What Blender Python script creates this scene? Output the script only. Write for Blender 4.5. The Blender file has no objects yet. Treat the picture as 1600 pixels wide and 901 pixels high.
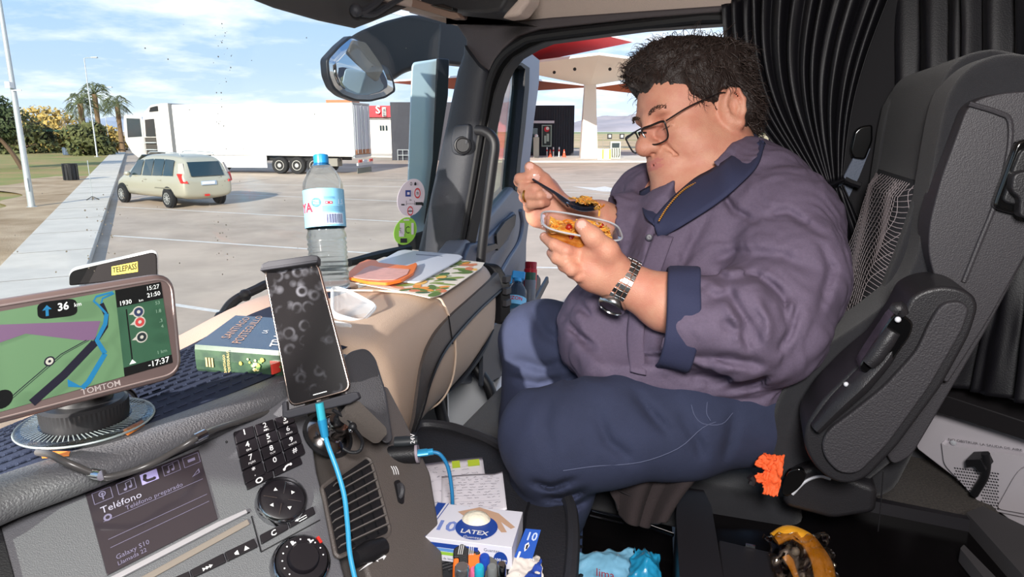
import bpy, math, random
import numpy as np
from mathutils import Vector, Matrix, noise
random.seed(7)
SC = bpy.context.scene
COL = SC.collection
# ------------------------------------------------------------------ camera, sky, sun, exposure
FPX = 24.0/36.0*1600
PITCH = math.atan((450.5-204)/FPX)
EYE = Vector((0, 0, 2.5))
cam_d = bpy.data.cameras.new('camera'); cam = bpy.data.objects.new('camera', cam_d); COL.objects.link(cam)
cam_d.lens = 24; cam_d.sensor_width = 36; cam_d.clip_start = 0.02; cam_d.clip_end = 9000
cam.location = EYE; cam.rotation_euler = (math.pi/2-PITCH, 0, 0)
SC.camera = cam
SC.view_settings.view_transform = 'Standard'; SC.view_settings.look = 'None'
SC.view_settings.gamma = 1; SC.view_settings.exposure = 0.1; SC.view_settings.use_curve_mapping = False
SC.cycles.max_bounces = 10; SC.cycles.transparent_max_bounces = 16
SC.cycles.transmission_bounces = 10; SC.cycles.caustics_refractive = False; SC.cycles.caustics_reflective = False
SC.cycles.sample_clamp_indirect = 4.0

W = bpy.data.worlds.new('world'); SC.world = W; W.use_nodes = True
nt = W.node_tree; nt.nodes.clear()
def N(t, **k):
    n = nt.nodes.new(t)
    for a, b in k.items(): setattr(n, a, b)
    return n
wo = N('ShaderNodeOutputWorld'); bg = N('ShaderNodeBackground')
tc = N('ShaderNodeTexCoord'); sep = N('ShaderNodeSeparateXYZ'); nt.links.new(tc.outputs['Generated'], sep.inputs[0])
rmp = N('ShaderNodeValToRGB'); nt.links.new(sep.outputs['Z'], rmp.inputs[0])
e = rmp.color_ramp.elements
e[0].position = 0.0; e[0].color = (.60, .70, .80, 1); e[1].position = .55; e[1].color = (.12, .27, .56, 1)
m_ = e.new(.08); m_.color = (.42, .56, .74, 1); m_ = e.new(.2); m_.color = (.29, .47, .71, 1)
# clouds: stretch direction by elevation so that they flatten towards the horizon
dv = N('ShaderNodeMath', operation='ADD'); nt.links.new(sep.outputs['Z'], dv.inputs[0]); dv.inputs[1].default_value = .16
dx = N('ShaderNodeMath', operation='DIVIDE'); dy = N('ShaderNodeMath', operation='DIVIDE')
nt.links.new(sep.outputs['X'], dx.inputs[0]); nt.links.new(dv.outputs[0], dx.inputs[1])
nt.links.new(sep.outputs['Y'], dy.inputs[0]); nt.links.new(dv.outputs[0], dy.inputs[1])
cb = N('ShaderNodeCombineXYZ'); nt.links.new(dx.outputs[0], cb.inputs[0]); nt.links.new(dy.outputs[0], cb.inputs[1])
nz = N('ShaderNodeTexNoise'); nz.inputs['Scale'].default_value = 1.25; nz.inputs['Detail'].default_value = 7; nz.inputs['Roughness'].default_value = .58
nt.links.new(cb.outputs[0], nz.inputs['Vector'])
cr = N('ShaderNodeValToRGB'); nt.links.new(nz.outputs['Fac'], cr.inputs[0])
cr.color_ramp.elements[0].position = .47; cr.color_ramp.elements[0].color = (0, 0, 0, 1)
cr.color_ramp.elements[1].position = .66; cr.color_ramp.elements[1].color = (.85, .85, .85, 1)
mx = N('ShaderNodeMixRGB'); nt.links.new(cr.outputs[0], mx.inputs[0]); nt.links.new(rmp.outputs[0], mx.inputs[1]); mx.inputs[2].default_value = (.92, .92, .93, 1)
nt.links.new(mx.outputs[0], bg.inputs[0]); bg.inputs[1].default_value = 1.5
nt.links.new(bg.outputs[0], wo.inputs[0])

SUN_AZ = math.radians(9); SUN_EL = math.radians(21)      # travel direction: from behind the left shoulder
tr = Vector((math.sin(SUN_AZ)*math.cos(SUN_EL), math.cos(SUN_AZ)*math.cos(SUN_EL), -math.sin(SUN_EL)))
sl = bpy.data.lights.new('sun', 'SUN'); sl.energy = 7.0; sl.angle = .009; sl.color = (1, .93, .82)
so = bpy.data.objects.new('sun', sl); COL.objects.link(so); so.rotation_euler = tr.to_track_quat('-Z', 'Y').to_euler(); so.location = (0, 0, 30)

# ------------------------------------------------------------------ frames of reference
YAW = math.radians(31)
U = Vector((math.sin(YAW), math.cos(YAW), 0))            # cab: towards the passenger side
V = Vector((-math.cos(YAW), math.sin(YAW), 0))           # cab: forwards
Z = Vector((0, 0, 1))
def Cp(r, f, z): return U*r + V*f + Z*z
def D(x, y):
    a = (x-800)/FPX; b = -(y-450.5)/FPX; c, s = math.cos(PITCH), math.sin(PITCH)
    return Vector((a, c+b*s, -s+b*c))
def at(x, y, t): return EYE + D(x, y)*t
def hit(x, y, pl):
    p, n = pl; d = D(x, y); return EYE + d*((p-EYE).dot(n)/d.dot(n))
def ZP(z): return (Vector((0, 0, z)), Z)
def RP(r): return (U*r, U)
def FP(f): return (V*f, V)
def P3(a, b, c):
    n = (b-a).cross(c-a).normalized()
    if n.dot(EYE-a) < 0: n = -n
    return (a, n)
def gp(x, y, z=0): return hit(x, y, ZP(z))

# the photographer's flash bounced off the headliner
def area(name, loc, target, size, power, col=(1, 1, 1)):
    l = bpy.data.lights.new(name, 'AREA'); l.energy = power; l.size = size; l.color = col; l.shape = 'DISK'
    o = bpy.data.objects.new(name, l); COL.objects.link(o); o.location = loc
    o.rotation_euler = (Vector(target)-Vector(loc)).to_track_quat('-Z', 'Y').to_euler(); return o
area('flash_lamp', Cp(-.12, -.12, 2.72), Cp(1.0, .45, 2.1), .22, 19, (1, .97, .95))

# added unseen spot, driver's side: stands in for sun patches on dashboard and knee
fl = bpy.data.lights.new('sun_patch_spot', 'SPOT'); fl.energy = 430; fl.spot_size = math.radians(25); fl.spot_blend = .06; fl.shadow_soft_size = .015; fl.color = (1, .94, .86)
fo = bpy.data.objects.new('sun_patch_spot', fl); COL.objects.link(fo); fo.location = Cp(-.80, .93, 2.66); fo.rotation_euler = (Cp(1.0, .90, 2.15)-fo.location).to_track_quat('-Z', 'Y').to_euler()

# ------------------------------------------------------------------ materials
MATS = {}
def s2l(c):
    return tuple(((v/255)/12.92 if v/255 <= .04045 else ((v/255+.055)/1.055)**2.4) for v in c)
def mat(name, rgb=None, rough=.5, metal=0, bump=0, bscale=200, var=0, vscale=5, spec=.5, trans=0, ior=1.45, alpha=1, emit=0, sheen=0, coat=0, bdetail=2, rgb2=None):
    """rgb in 0..255 sRGB."""
    if name in MATS: return MATS[name]
    m = bpy.data.materials.new(name); m.use_nodes = True; n = m.node_tree; b = n.nodes['Principled BSDF']
    c = s2l(rgb)+(1,)
    b.inputs['Base Color'].default_value = c; b.inputs['Roughness'].default_value = rough; b.inputs['Metallic'].default_value = metal
    b.inputs['Specular IOR Level'].default_value = spec; b.inputs['IOR'].default_value = ior
    b.inputs['Transmission Weight'].default_value = trans; b.inputs['Alpha'].default_value = alpha
    if sheen: b.inputs['Sheen Weight'].default_value = sheen
    if coat: b.inputs['Coat Weight'].default_value = coat
    if emit: b.inputs['Emission Color'].default_value = c; b.inputs['Emission Strength'].default_value = emit
    t = None
    if var or bump or rgb2: t = n.nodes.new('ShaderNodeTexCoord')
    if var or rgb2:
        z = n.nodes.new('ShaderNodeTexNoise'); z.inputs['Scale'].default_value = vscale; z.inputs['Detail'].default_value = 5; z.inputs['Roughness'].default_value = .6
        n.links.new(t.outputs['Object'], z.inputs['Vector'])
        r = n.nodes.new('ShaderNodeValToRGB'); n.links.new(z.outputs['Fac'], r.inputs[0])
        c2 = s2l(rgb2)+(1,) if rgb2 else tuple(min(1, v*(1+var)) for v in c[:3])+(1,)
        c1 = c if rgb2 else tuple(v*(1-var) for v in c[:3])+(1,)
        r.color_ramp.elements[0].position = .35; r.color_ramp.elements[1].position = .65
        r.color_ramp.elements[0].color = c1; r.color_ramp.elements[1].color = c2
        n.links.new(r.outputs[0], b.inputs['Base Color'])
    if bump:
        z = n.nodes.new('ShaderNodeTexNoise'); z.inputs['Scale'].default_value = bscale; z.inputs['Detail'].default_value = bdetail
        n.links.new(t.outputs['Object'], z.inputs['Vector'])
        u = n.nodes.new('ShaderNodeBump'); u.inputs['Strength'].default_value = bump; u.inputs['Distance'].default_value = .002 if bscale > 40 else .02
        n.links.new(z.outputs['Fac'], u.inputs['Height']); n.links.new(u.outputs[0], b.inputs['Normal'])
    MATS[name] = m; return m
def glass_mat(name, rgb=(255, 255, 255), refl=.08, tint=.97):
    """thin sheet of glass: mostly clear with a faint mirror-like sheen."""
    if name in MATS: return MATS[name]
    m = bpy.data.materials.new(name); m.use_nodes = True; n = m.node_tree; n.nodes.clear()
    o = n.nodes.new('ShaderNodeOutputMaterial'); mixn = n.nodes.new('ShaderNodeMixShader')
    a = n.nodes.new('ShaderNodeBsdfTransparent'); g = n.nodes.new('ShaderNodeBsdfGlossy')
    c = s2l(rgb); a.inputs[0].default_value = (c[0]*tint, c[1]*tint, c[2]*tint, 1); g.inputs['Roughness'].default_value = .03
    f = n.nodes.new('ShaderNodeLayerWeight'); f.inputs[0].default_value = .5
    pw = n.nodes.new('ShaderNodeMath'); pw.operation = 'POWER'; pw.inputs[1].default_value = 5; n.links.new(f.outputs['Facing'], pw.inputs[0])
    ad = n.nodes.new('ShaderNodeMath'); ad.operation = 'ADD'; ad.inputs[1].default_value = refl; n.links.new(pw.outputs[0], ad.inputs[0])
    n.links.new(ad.outputs[0], mixn.inputs[0]); n.links.new(a.outputs[0], mixn.inputs[1]); n.links.new(g.outputs[0], mixn.inputs[2]); n.links.new(mixn.outputs[0], o.inputs[0])
    MATS[name] = m; return m

# ------------------------------------------------------------------ objects
ROOTLOC = {}
def props(o, label=None, cat=None, group=None, kind=None):
    if label: o['label'] = label
    if cat: o['category'] = cat
    if group: o['group'] = group
    if kind: o['kind'] = kind
    return o
def thing(name, loc, label, cat, group=None, kind=None):
    o = bpy.data.objects.new(name, None); COL.objects.link(o); o.location = loc; o.empty_display_size = .05
    ROOTLOC[o.name] = Vector(loc); return props(o, label, cat, group, kind)
def cr_path(pts, n=8, closed=False):
    """Catmull-Rom through 3-D points."""
    P = [Vector(p) for p in pts]; out = []; L = len(P)
    rng = range(L) if closed else range(L-1)
    for i in rng:
        if closed: a, b, c, d = P[(i-1) % L], P[i], P[(i+1) % L], P[(i+2) % L]
        else: a = P[i-1] if i else P[0]*2-P[1]; b = P[i]; c = P[i+1]; d = P[i+2] if i+2 < L else P[-1]*2-P[-2]
        for k in range(n):
            t = k/n
            out.append(.5*((2*b)+(c-a)*t+(2*a-5*b+4*c-d)*t*t+(3*b-a-3*c+d)*t**3))
    if not closed: out.append(P[-1])
    return out
def round_poly(pts, r, n=5):
    """round the corners of a planar 3-D (or 2-D) polygon; r is a length or a list."""
    P = [Vector(p) for p in pts]; out = []; L = len(P)
    for i in range(L):
        rr = r[i] if isinstance(r, (list, tuple)) else r
        a, b, c = P[i-1], P[i], P[(i+1) % L]
        d1 = (a-b); d2 = (c-b); q = min(rr, d1.length*.49, d2.length*.49)
        if q < 1e-6: out.append(b); continue
        s = b+d1.normalized()*q; t = b+d2.normalized()*q
        for k in range(n+1):
            u = k/n; out.append((1-u)**2*s+2*u*(1-u)*b+u*u*t)
    return out
class MB:
    def __init__(s): s.v = []; s.f = []; s.m = []; s.mats = []
    def mi(s, m):
        if m not in s.mats: s.mats.append(m)
        return s.mats.index(m)
    def add(s, vs, fs, m):
        o = len(s.v); s.v += [tuple(v) for v in vs]; k = s.mi(m)
        for f in fs: s.f.append(tuple(i+o for i in f)); s.m.append(k)
        return s
    def poly(s, pts, m): return s.add(pts, [tuple(range(len(pts)))], m)
    def prism(s, pts, vec, m, mside=None):
        n = len(pts); P = [Vector(p) for p in pts]; vec = Vector(vec)
        nr = Vector((0, 0, 0))
        for i in range(n): nr += P[i].cross(P[(i+1) % n])
        if nr.dot(vec) < 0: P = P[::-1]
        Q = [p+vec for p in P]
        s.add(P, [tuple(range(n-1, -1, -1))], m); s.add(Q, [tuple(range(n))], m)
        s.add(P+Q, [(i, (i+1) % n, n+(i+1) % n, n+i) for i in range(n)], mside or m)
        return s
    def box(s, c, ex, ey, ez, m):
        """centre and three half-extent vectors"""
        c, ex, ey, ez = map(Vector, (c, ex, ey, ez))
        return s.prism([c-ex-ey-ez, c+ex-ey-ez, c+ex+ey-ez, c-ex+ey-ez], ez*2, m)
    def loft(s, rings, m, cap=True, closed=True):
        n = len(rings[0]); v = []; f = []
        for r in rings: v += [tuple(p) for p in r]
        for i in range(len(rings)-1):
            for j in range(n if closed else n-1):
                k = (j+1) % n; f.append((i*n+j, i*n+k, (i+1)*n+k, (i+1)*n+j))
        if cap and closed: f.append(tuple(range(n-1, -1, -1))); f.append(tuple((len(rings)-1)*n+j for j in range(n)))
        return s.add(v, f, m)
    def tube(s, pts, r, m, n=10, smooth=6, closed=False, cap=True, flat=None):
        P = cr_path(pts, smooth, closed) if smooth > 1 and len(pts) > 2 else [Vector(p) for p in pts]
        L = len(P); rings = []; prev = None
        if isinstance(r, (list, tuple)):
            xs = np.linspace(0, 1, len(r)); R = np.interp(np.linspace(0, 1, L), xs, r)
        else: R = [r]*L
        for i in range(L):
            if closed: t = (P[(i+1) % L]-P[i-1])
            else: t = P[min(i+1, L-1)]-P[max(i-1, 0)]
            t = t.normalized() if t.length > 1e-9 else Vector((0, 0, 1))
            if prev is None:
                a = Vector((0, 0, 1)) if abs(t.z) < .9 else Vector((1, 0, 0)); u = t.cross(a).normalized()
            else: u = (prev-t*prev.dot(t)).normalized()
            prev = u; w = t.cross(u)
            fl = flat or 1
            rings.append([P[i]+(u*math.cos(2*math.pi*k/n)+w*math.sin(2*math.pi*k/n)*fl)*R[i] for k in range(n)])
        if closed: rings.append(rings[0])
        return s.loft(rings, m, cap=(cap and not closed))
    def lathe(s, prof, base, axis, m, n=32, cap=True, xdir=None):
        axis = Vector(axis).normalized(); a = Vector(xdir) if xdir is not None else (Vector((1, 0, 0)) if abs(axis.x) < .9 else Vector((0, 1, 0)))
        u = axis.cross(a).normalized(); w = axis.cross(u); base = Vector(base)
        rings = [[base+axis*h+(u*math.cos(2*math.pi*k/n)+w*math.sin(2*math.pi*k/n))*r for k in range(n)] for r, h in prof]
        return s.loft(rings, m, cap=cap)
    def ball(s, c, r, m, n=12, ax=None):
        c = Vector(c); A = ax or (Vector((1, 0, 0)), Vector((0, 1, 0)), Z)
        if not isinstance(r, (list, tuple)): r = (r, r, r)
        rings = []
        for i in range(1, n//2+1):
            th = math.pi*(i-.0)/(n//2+1)
            rings.append([c+A[0]*r[0]*math.sin(th)*math.cos(2*math.pi*k/n)+A[1]*r[1]*math.sin(th)*math.sin(2*math.pi*k/n)+A[2]*r[2]*math.cos(th) for k in range(n)])
        top = c+A[2]*r[2]; bot = c-A[2]*r[2]; v = [top]+[p for q in rings for p in q]+[bot]; f = []
        L = len(rings)
        for k in range(n):
            f.append((0, 1+k, 1+(k+1) % n)); f.append((len(v)-1, 1+(L-1)*n+(k+1) % n, 1+(L-1)*n+k))
            for i in range(L-1): f.append((1+i*n+k, 1+(i+1)*n+k, 1+(i+1)*n+(k+1) % n, 1+i*n+(k+1) % n))
        return s.add(v, f, m)
    def grid(s, fn, nu, nv, m):
        v = [tuple(fn(i/nu, j/nv)) for i in range(nu+1) for j in range(nv+1)]
        f = [(i*(nv+1)+j, (i+1)*(nv+1)+j, (i+1)*(nv+1)+j+1, i*(nv+1)+j+1) for i in range(nu) for j in range(nv)]
        return s.add(v, f, m)
    def text(s, txt, fn, m, size=1, x0=0, y0=0, align='LEFT', bold=0, sx=1, shear=0):
        """fn maps text plane (x,y) to 3-D"""
        cu = bpy.data.curves.new('t', 'FONT'); cu.body = txt; cu.size = size; cu.align_x = align; cu.resolution_u = 2; cu.offset = bold*size; cu.shear = shear
        ob = bpy.data.objects.new('t', cu); COL.objects.link(ob)
        me = bpy.data.meshes.new_from_object(ob)
        vs = [fn(x0+v.co.x*sx, y0+v.co.y) for v in me.vertices]; fs = [tuple(p.vertices) for p in me.polygons]
        bpy.data.objects.remove(ob); bpy.data.curves.remove(cu); bpy.data.meshes.remove(me)
        if vs: s.add(vs, fs, m)
        return s
    def build(s, name, parent=None, bevel=0, seg=2, smooth=True, sharp=40, sub=0, solid=0, label=None, cat=None, group=None, kind=None, wn=False, origin=None):
        me = bpy.data.meshes.new(name)
        if parent is not None: base = ROOTLOC[parent.name]
        else:
            a = np.array(s.v); base = Vector(origin) if origin is not None else Vector(((a[:, 0].min()+a[:, 0].max())/2, (a[:, 1].min()+a[:, 1].max())/2, a[:, 2].min()))
        me.from_pydata([(v[0]-base[0], v[1]-base[1], v[2]-base[2]) for v in s.v], [], s.f)
        for m in s.mats: me.materials.append(m)
        me.polygons.foreach_set('material_index', s.m)
        me.validate()
        if smooth:
            me.polygons.foreach_set('use_smooth', [True]*len(me.polygons))
            if not bevel and not sub and sharp < 180: me.set_sharp_from_angle(angle=math.radians(sharp))
        me.update()
        o = bpy.data.objects.new(name, me); COL.objects.link(o)
        ROOTLOC[o.name] = base
        if parent is not None: o.parent = parent
        else: o.location = base
        if solid: md = o.modifiers.new('solid', 'SOLIDIFY'); md.thickness = solid; md.offset = 0
        if bevel:
            md = o.modifiers.new('weld', 'WELD'); md.merge_threshold = .00002
            md = o.modifiers.new('bevel', 'BEVEL'); md.width = bevel; md.segments = seg; md.limit_method = 'ANGLE'; md.angle_limit = math.radians(35); md.harden_normals = True; md.use_clamp_overlap = True
        if sub: md = o.modifiers.new('sub', 'SUBSURF'); md.levels = sub; md.render_levels = sub
        return props(o, label, cat, group, kind)
def copy_tree(o, parent=None):
    c = o.copy(); COL.objects.link(c)
    if parent is not None: c.parent = parent
    ROOTLOC[c.name] = ROOTLOC.get(o.name, Vector((0, 0, 0)))
    for ch in list(o.children): copy_tree(ch, c)
    return c
class Face:
    """a four-cornered face; (u,v) in 0..1, off = distance towards the viewer side"""
    def __init__(s, p00, p10, p11, p01):
        s.c = [Vector(p) for p in (p00, p10, p11, p01)]
        n = (s.c[1]-s.c[0]).cross(s.c[3]-s.c[0]).normalized()
        s.n = n if n.dot(EYE-s.c[0]) > 0 else -n
        s.w = (s.c[1]-s.c[0]).length; s.h = (s.c[3]-s.c[0]).length
    def p(s, u, v, off=0):
        a, b, c, d = s.c
        return a*(1-u)*(1-v)+b*u*(1-v)+c*u*v+d*(1-u)*v+s.n*off
    def poly(s, mb, uv, m, off=.0004): mb.poly([s.p(u, v, off) for u, v in uv], m)
    def rect(s, mb, u0, v0, u1, v1, m, off=.0004): s.poly(mb, [(u0, v0), (u1, v0), (u1, v1), (u0, v1)], m, off)
    def disc(s, mb, u, v, ru, m, off=.0004, n=24, r0=0, rv=None):
        rv = rv or ru*s.w/s.h
        if r0:
            k = 2*math.pi/n
            for i in range(n): s.poly(mb, [(u+ru*q*math.cos(a), v+rv*q*math.sin(a)) for q, a in ((r0, i*k), (1, i*k), (1, (i+1)*k), (r0, (i+1)*k))], m, off)
        else: s.poly(mb, [(u+ru*math.cos(2*math.pi*i/n), v+rv*math.sin(2*math.pi*i/n)) for i in range(n)], m, off)
    def line(s, mb, pts, w, m, off=.0004):
        """polyline in uv; w = width in metres"""
        P = [Vector((u*s.w, v*s.h)) for u, v in pts]; L = []; R = []
        for i in range(len(P)):
            t = (P[min(i+1, len(P)-1)]-P[max(i-1, 0)]).normalized(); nn = Vector((-t.y, t.x))*w/2
            L.append(P[i]+nn); R.append(P[i]-nn)
        for i in range(len(P)-1):
            s.poly(mb, [(q.x/s.w, q.y/s.h) for q in (L[i], R[i], R[i+1], L[i+1])], m, off)
    def text(s, mb, txt, u, v, h, m, off=.0005, align='LEFT', bold=0, rot=0, sx=1):
        """h = letter size in metres"""
        c, q = math.cos(rot), math.sin(rot)
        mb.text(txt, lambda x, y: s.p(u+(x*sx*c-y*q)/s.w, v+(x*sx*q+y*c)/s.h, off), m, size=h, align=align, bold=bold)
def pp(pl, pts): return [hit(x, y, pl) for x, y in pts]
def pxprism(mb, pl, pts, thick, m, off=0, r=0, rn=5):
    """pixel outline laid on a plane, raised towards the viewer by off..off+thick"""
    Q = pp(pl, pts)
    if r: Q = round_poly(Q, r, rn)
    n = pl[1] if pl[1].dot(EYE-pl[0]) > 0 else -pl[1]
    mb.prism([q+n*off for q in Q], n*thick, m)
# ================================================================== OUTSIDE
ASPH = mat('asphalt', (184, 166, 148), .9, var=.12, vscale=.6, bump=.5, bscale=60, bdetail=6)
def ground_mats():
    m = ASPH; n = m.node_tree; b = n.nodes['Principled BSDF']
    t = n.nodes.new('ShaderNodeTexCoord'); z = n.nodes.new('ShaderNodeTexNoise'); z.inputs['Scale'].default_value = .09; z.inputs['Detail'].default_value = 8; z.inputs['Roughness'].default_value = .7
    n.links.new(t.outputs['Object'], z.inputs['Vector'])
    r = n.nodes.new('ShaderNodeValToRGB'); r.color_ramp.elements[0].position = .36; r.color_ramp.elements[0].color = (.72, .72, .72, 1); r.color_ramp.elements[1].position = .5; r.color_ramp.elements[1].color = (1, 1, 1, 1)
    n.links.new(z.outputs['Fac'], r.inputs[0]); mm = n.nodes.new('ShaderNodeMixRGB'); mm.blend_type = 'MULTIPLY'; mm.inputs[0].default_value = 1
    src = b.inputs['Base Color'].links[0].from_socket; n.links.new(src, mm.inputs[1]); n.links.new(r.outputs[0], mm.inputs[2]); n.links.new(mm.outputs[0], b.inputs['Base Color'])
ground_mats()
PAINT = mat('road_paint', (215, 210, 202), .8, var=.12, vscale=8)
CONC = mat('concrete', (206, 198, 186), .9, var=.08, vscale=1.2, bump=.4, bscale=50)
DRY = mat('dry_grass', (168, 140, 96), .95, bump=.8, bscale=30, rgb2=(128, 138, 72), vscale=.35)
SOIL = mat('dry_soil', (196, 172, 142), .95, bump=.7, bscale=30, rgb2=(150, 124, 92), vscale=.5)
STEEL = mat('galvanised_steel', (190, 196, 198), .45, metal=.5)
WHITEP = mat('white_paint', (238, 238, 236), .35)
BLK = mat('black_plastic_outdoor', (26, 27, 30), .5)
TYRE = mat('tyre_rubber', (34, 34, 35), .85, bump=.3, bscale=90)
RIM = mat('painted_rim', (196, 192, 184), .4, metal=.3)
DGLASS = mat('dark_vehicle_glass', (36, 52, 56), .06, spec=.9, coat=.4)

g = MB(); g.add([(-900, -300, 0), (900, -300, 0), (900, 1500, 0), (-900, 1500, 0)], [(0, 1, 2, 3)], ASPH)
ground = g.build('ground', kind='structure', label='worn grey-brown asphalt of the truck park', smooth=False, origin=(0, 0, 0))
# painted lines are markings on the asphalt
def line_px(x0, y0, x1, y1, w=.12, ext=0):
    a = gp(x0, y0, .004); b = gp(x1, y1, .004); d = (b-a).normalized(); n = Vector((-d.y, d.x, 0))*w/2
    a = a-d*ext; b = b+d*ext; q = MB(); q.add([a-n, b-n, b+n, a+n], [(0, 1, 2, 3)], PAINT)
    q.build('painted_line', parent=ground, smooth=False)
for l in [(183, 323, 640, 347), (175, 368, 620, 398), (215, 467, 470, 506), (356, 287, 1100, 300), (360, 303, 660, 316), (600, 281, 1000, 286), (345, 270, 900, 272),
          (700, 350, 800, 356), (745, 415, 900, 419), (880, 300, 1100, 311)]: line_px(*l)
q = MB(); a = [gp(*p, .005) for p in ((894, 291), (930, 293), (945, 291), (985, 300), (942, 299), (928, 297))]; q.poly(a, PAINT); q.build('painted_arrow', parent=ground, smooth=False)

# raised pavement with its kerb, and the verge beyond it
a, b = gp(14, 400, .15), gp(173, 241, .15); c, d = gp(141, 400, .15), gp(191, 252, .15)
kd = (d-c).normalized(); kn = Vector((kd.y, -kd.x, 0)); wd = abs((a-c).dot(kn))
s0 = c-kd*12; s1 = c+kd*75
q = MB(); q.prism([s0-Z*.15, s1-Z*.15, s1-Z*.15-kn*wd, s0-Z*.15-kn*wd], Z*.15, CONC)
pave = q.build('pavement', kind='structure', label='pale concrete pavement with kerb', bevel=.02)
q = MB()
for i in range(28):
    t = c-kd*8+kd*3*i; q.box(t-kn*wd/2+Z*.002, kn*wd/2, kd*.008, Z*.002, mat('joint_dark', (120, 112, 104), .9))
q.build('expansion_joint', parent=pave, smooth=False)
q = MB()
def verge(u, v):
    p = s0-kn*wd + kd*(110*u) - kn*(70*v**1.5)
    return Vector((p.x, p.y, .10+.05*noise.noise(p*.25)))
q.grid(verge, 80, 50, DRY)
q.build('verge', kind='structure', label='dry patchy grass verge beside the pavement')
def soilp(u, v):
    p = s0-kn*(wd-.02) + kd*(40*u) - kn*((2.4+.9*math.sin(u*17)+.5*math.sin(u*41))*v)
    return Vector((p.x, p.y, .145+.10*noise.noise(p*.25)*v+.03*v))
q = MB(); q.grid(soilp, 80, 8, SOIL); q.build('soil_strip', kind='structure', label='bare sandy soil along the pavement')

def gx(x, depth):                                     # ground point under a pixel column at a given distance
    d = D(x, 204); return Vector((d.x/d.y*depth, depth, 0))
def lamp_post(px, ytop, ybase, zb, arm, label, r0=.09, grp='street lamps along the verge'):
    b = gp(px, ybase, zb); dd = b.y
    h = None
    for zz in np.arange(3, 14, .05):                  # height from its top pixel
        p = Vector((b.x, b.y, zz)); 
        c_, s_ = math.cos(PITCH), math.sin(PITCH); yy = (p-EYE).y; z2 = (p-EYE).z
        py = 450.5-FPX*(yy*s_+z2*c_)/(yy*c_-z2*s_)
        if py <= ytop: h = zz; break
    h = h or 12
    o = thing('street_lamp', b, label, 'street lamp', grp)
    q = MB(); q.lathe([(r0*1.5, 0), (r0*1.5, .05), (r0, .06), (r0*.55, h-zb)], b, Z, STEEL, 14); q.build('pole', o)
    q = MB(); q.box(b+Z*.012, (.2, 0, 0), (0, .2, 0), (0, 0, .012), STEEL); q.build('base_plate', o)
    q = MB(); q.box(b+Vector((.02, -r0-.005, .75)), (.05, 0, 0), (0, .01, 0), (0, 0, .2), STEEL); q.build('service_hatch', o)
    q = MB(); t = Vector((b.x, b.y, h)); q.tube([t, t+Vector((.3*arm, 0, .06)), t+Vector((.8*arm, 0, .08))], .03, STEEL, 8); q.build('arm', o)
    q = MB(); q.box(t+Vector((.95*arm, 0, .08)), (.28, 0, 0), (0, .12, 0), (0, 0, .05), STEEL); q.build('lamp_head', o, bevel=.02)
    return o, b, h
o, b, h = lamp_post(50, -60, 325, .1, -1, 'tall grey lamp post at the very left, nearest of the lamp posts', .1)
q = MB(); q.box(b+Vector((.02, -.16, 3.75)), (.07, 0, 0), (0, .1, 0), (0, 0, .09), WHITEP); q.box(b+Vector((.16, -.1, 3.6)), (.15, 0, 0), (0, .02, 0), (0, 0, .015), WHITEP); q.build('camera_box', o)
lamp_post(152, 92, 245, .1, 1, 'slim grey lamp post beside the far end of the pavement, in front of the palms', .07)
lamp_post(172, 138, 236, .1, 1, 'thin distant lamp post left of the parked lorry', .05)

# ---- trees
def leafy(mb, centre, R, n, size, m, seed, squash=.8, clumps=9):
    rnd = random.Random(seed); cl = []
    for i in range(clumps):
        d = Vector((rnd.gauss(0, 1), rnd.gauss(0, 1), rnd.gauss(0, .8))).normalized()
        cl.append((centre+Vector((d.x*R*.62, d.y*R*.62, d.z*R*.55*squash)), R*rnd.uniform(.35, .6)))
    cl.append((centre, R*.6)); vs = []; fs = []
    for i in range(n):
        c, r = rnd.choice(cl); d = Vector((rnd.gauss(0, 1), rnd.gauss(0, 1), rnd.gauss(0, 1))).normalized()
        p = c+Vector((d.x, d.y, d.z*squash))*r*rnd.uniform(.7, 1.02)
        a = Vector((rnd.gauss(0, 1), rnd.gauss(0, 1), rnd.gauss(0, 1))).normalized(); b_ = a.cross(d).normalized() if a.cross(d).length > .1 else Vector((1, 0, 0))
        s_ = size*rnd.uniform(.6, 1.3); k = len(vs)
        vs += [p-a*s_, p+b_*s_*.45, p+a*s_, p-b_*s_*.45]; fs.append((k, k+1, k+2, k+3))
    mb.add(vs, fs, m)
def tree(name, base, h, R, m, label, cat='tree', n=1800, size=.16, lean=0, trunk=.12, seed=1, squash=.8, grp=None, mtr=None, crown=None):
    o = thing(name, base, label, cat, grp)
    top = base+Vector((lean, 0, h-R*squash)); tm = mtr or mat('bark', (92, 74, 58), .9, bump=.6, bscale=30)
    q = MB(); q.tube([base-Z*.1, base+Vector((lean*.35, 0, (h-R)*.5)), top], [trunk*1.2, trunk, trunk*.6], tm, 8)
    for i in range(5):
        a = i*1.3+seed; q.tube([base.lerp(top, .6+.05*i), top+Vector((math.cos(a)*R*.5, math.sin(a)*R*.5, R*.2*math.sin(i)))], [trunk*.5, trunk*.2], tm, 5, 1)
    q.build('trunk', o)
    q = MB(); leafy(q, top, R, n, size, m, seed, squash); q.build('foliage', o, smooth=False)
    return o
PINE = mat('pine_leaf', (62, 74, 44), .8, var=.45, vscale=2); GR1 = mat('olive_leaf', (84, 88, 50), .8, var=.4, vscale=2); GR2 = mat('dark_leaf', (44, 58, 46), .8, var=.4, vscale=2); YEL = mat('autumn_leaf', (176, 150, 84), .8, var=.3, vscale=2)
tree('pine_tree', gp(37, 265, .1), 4.7, 2.3, PINE, 'large leaning pine cut off by the left edge of the photo', n=6500, size=.13, lean=-1.9, trunk=.13, seed=3)
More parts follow.
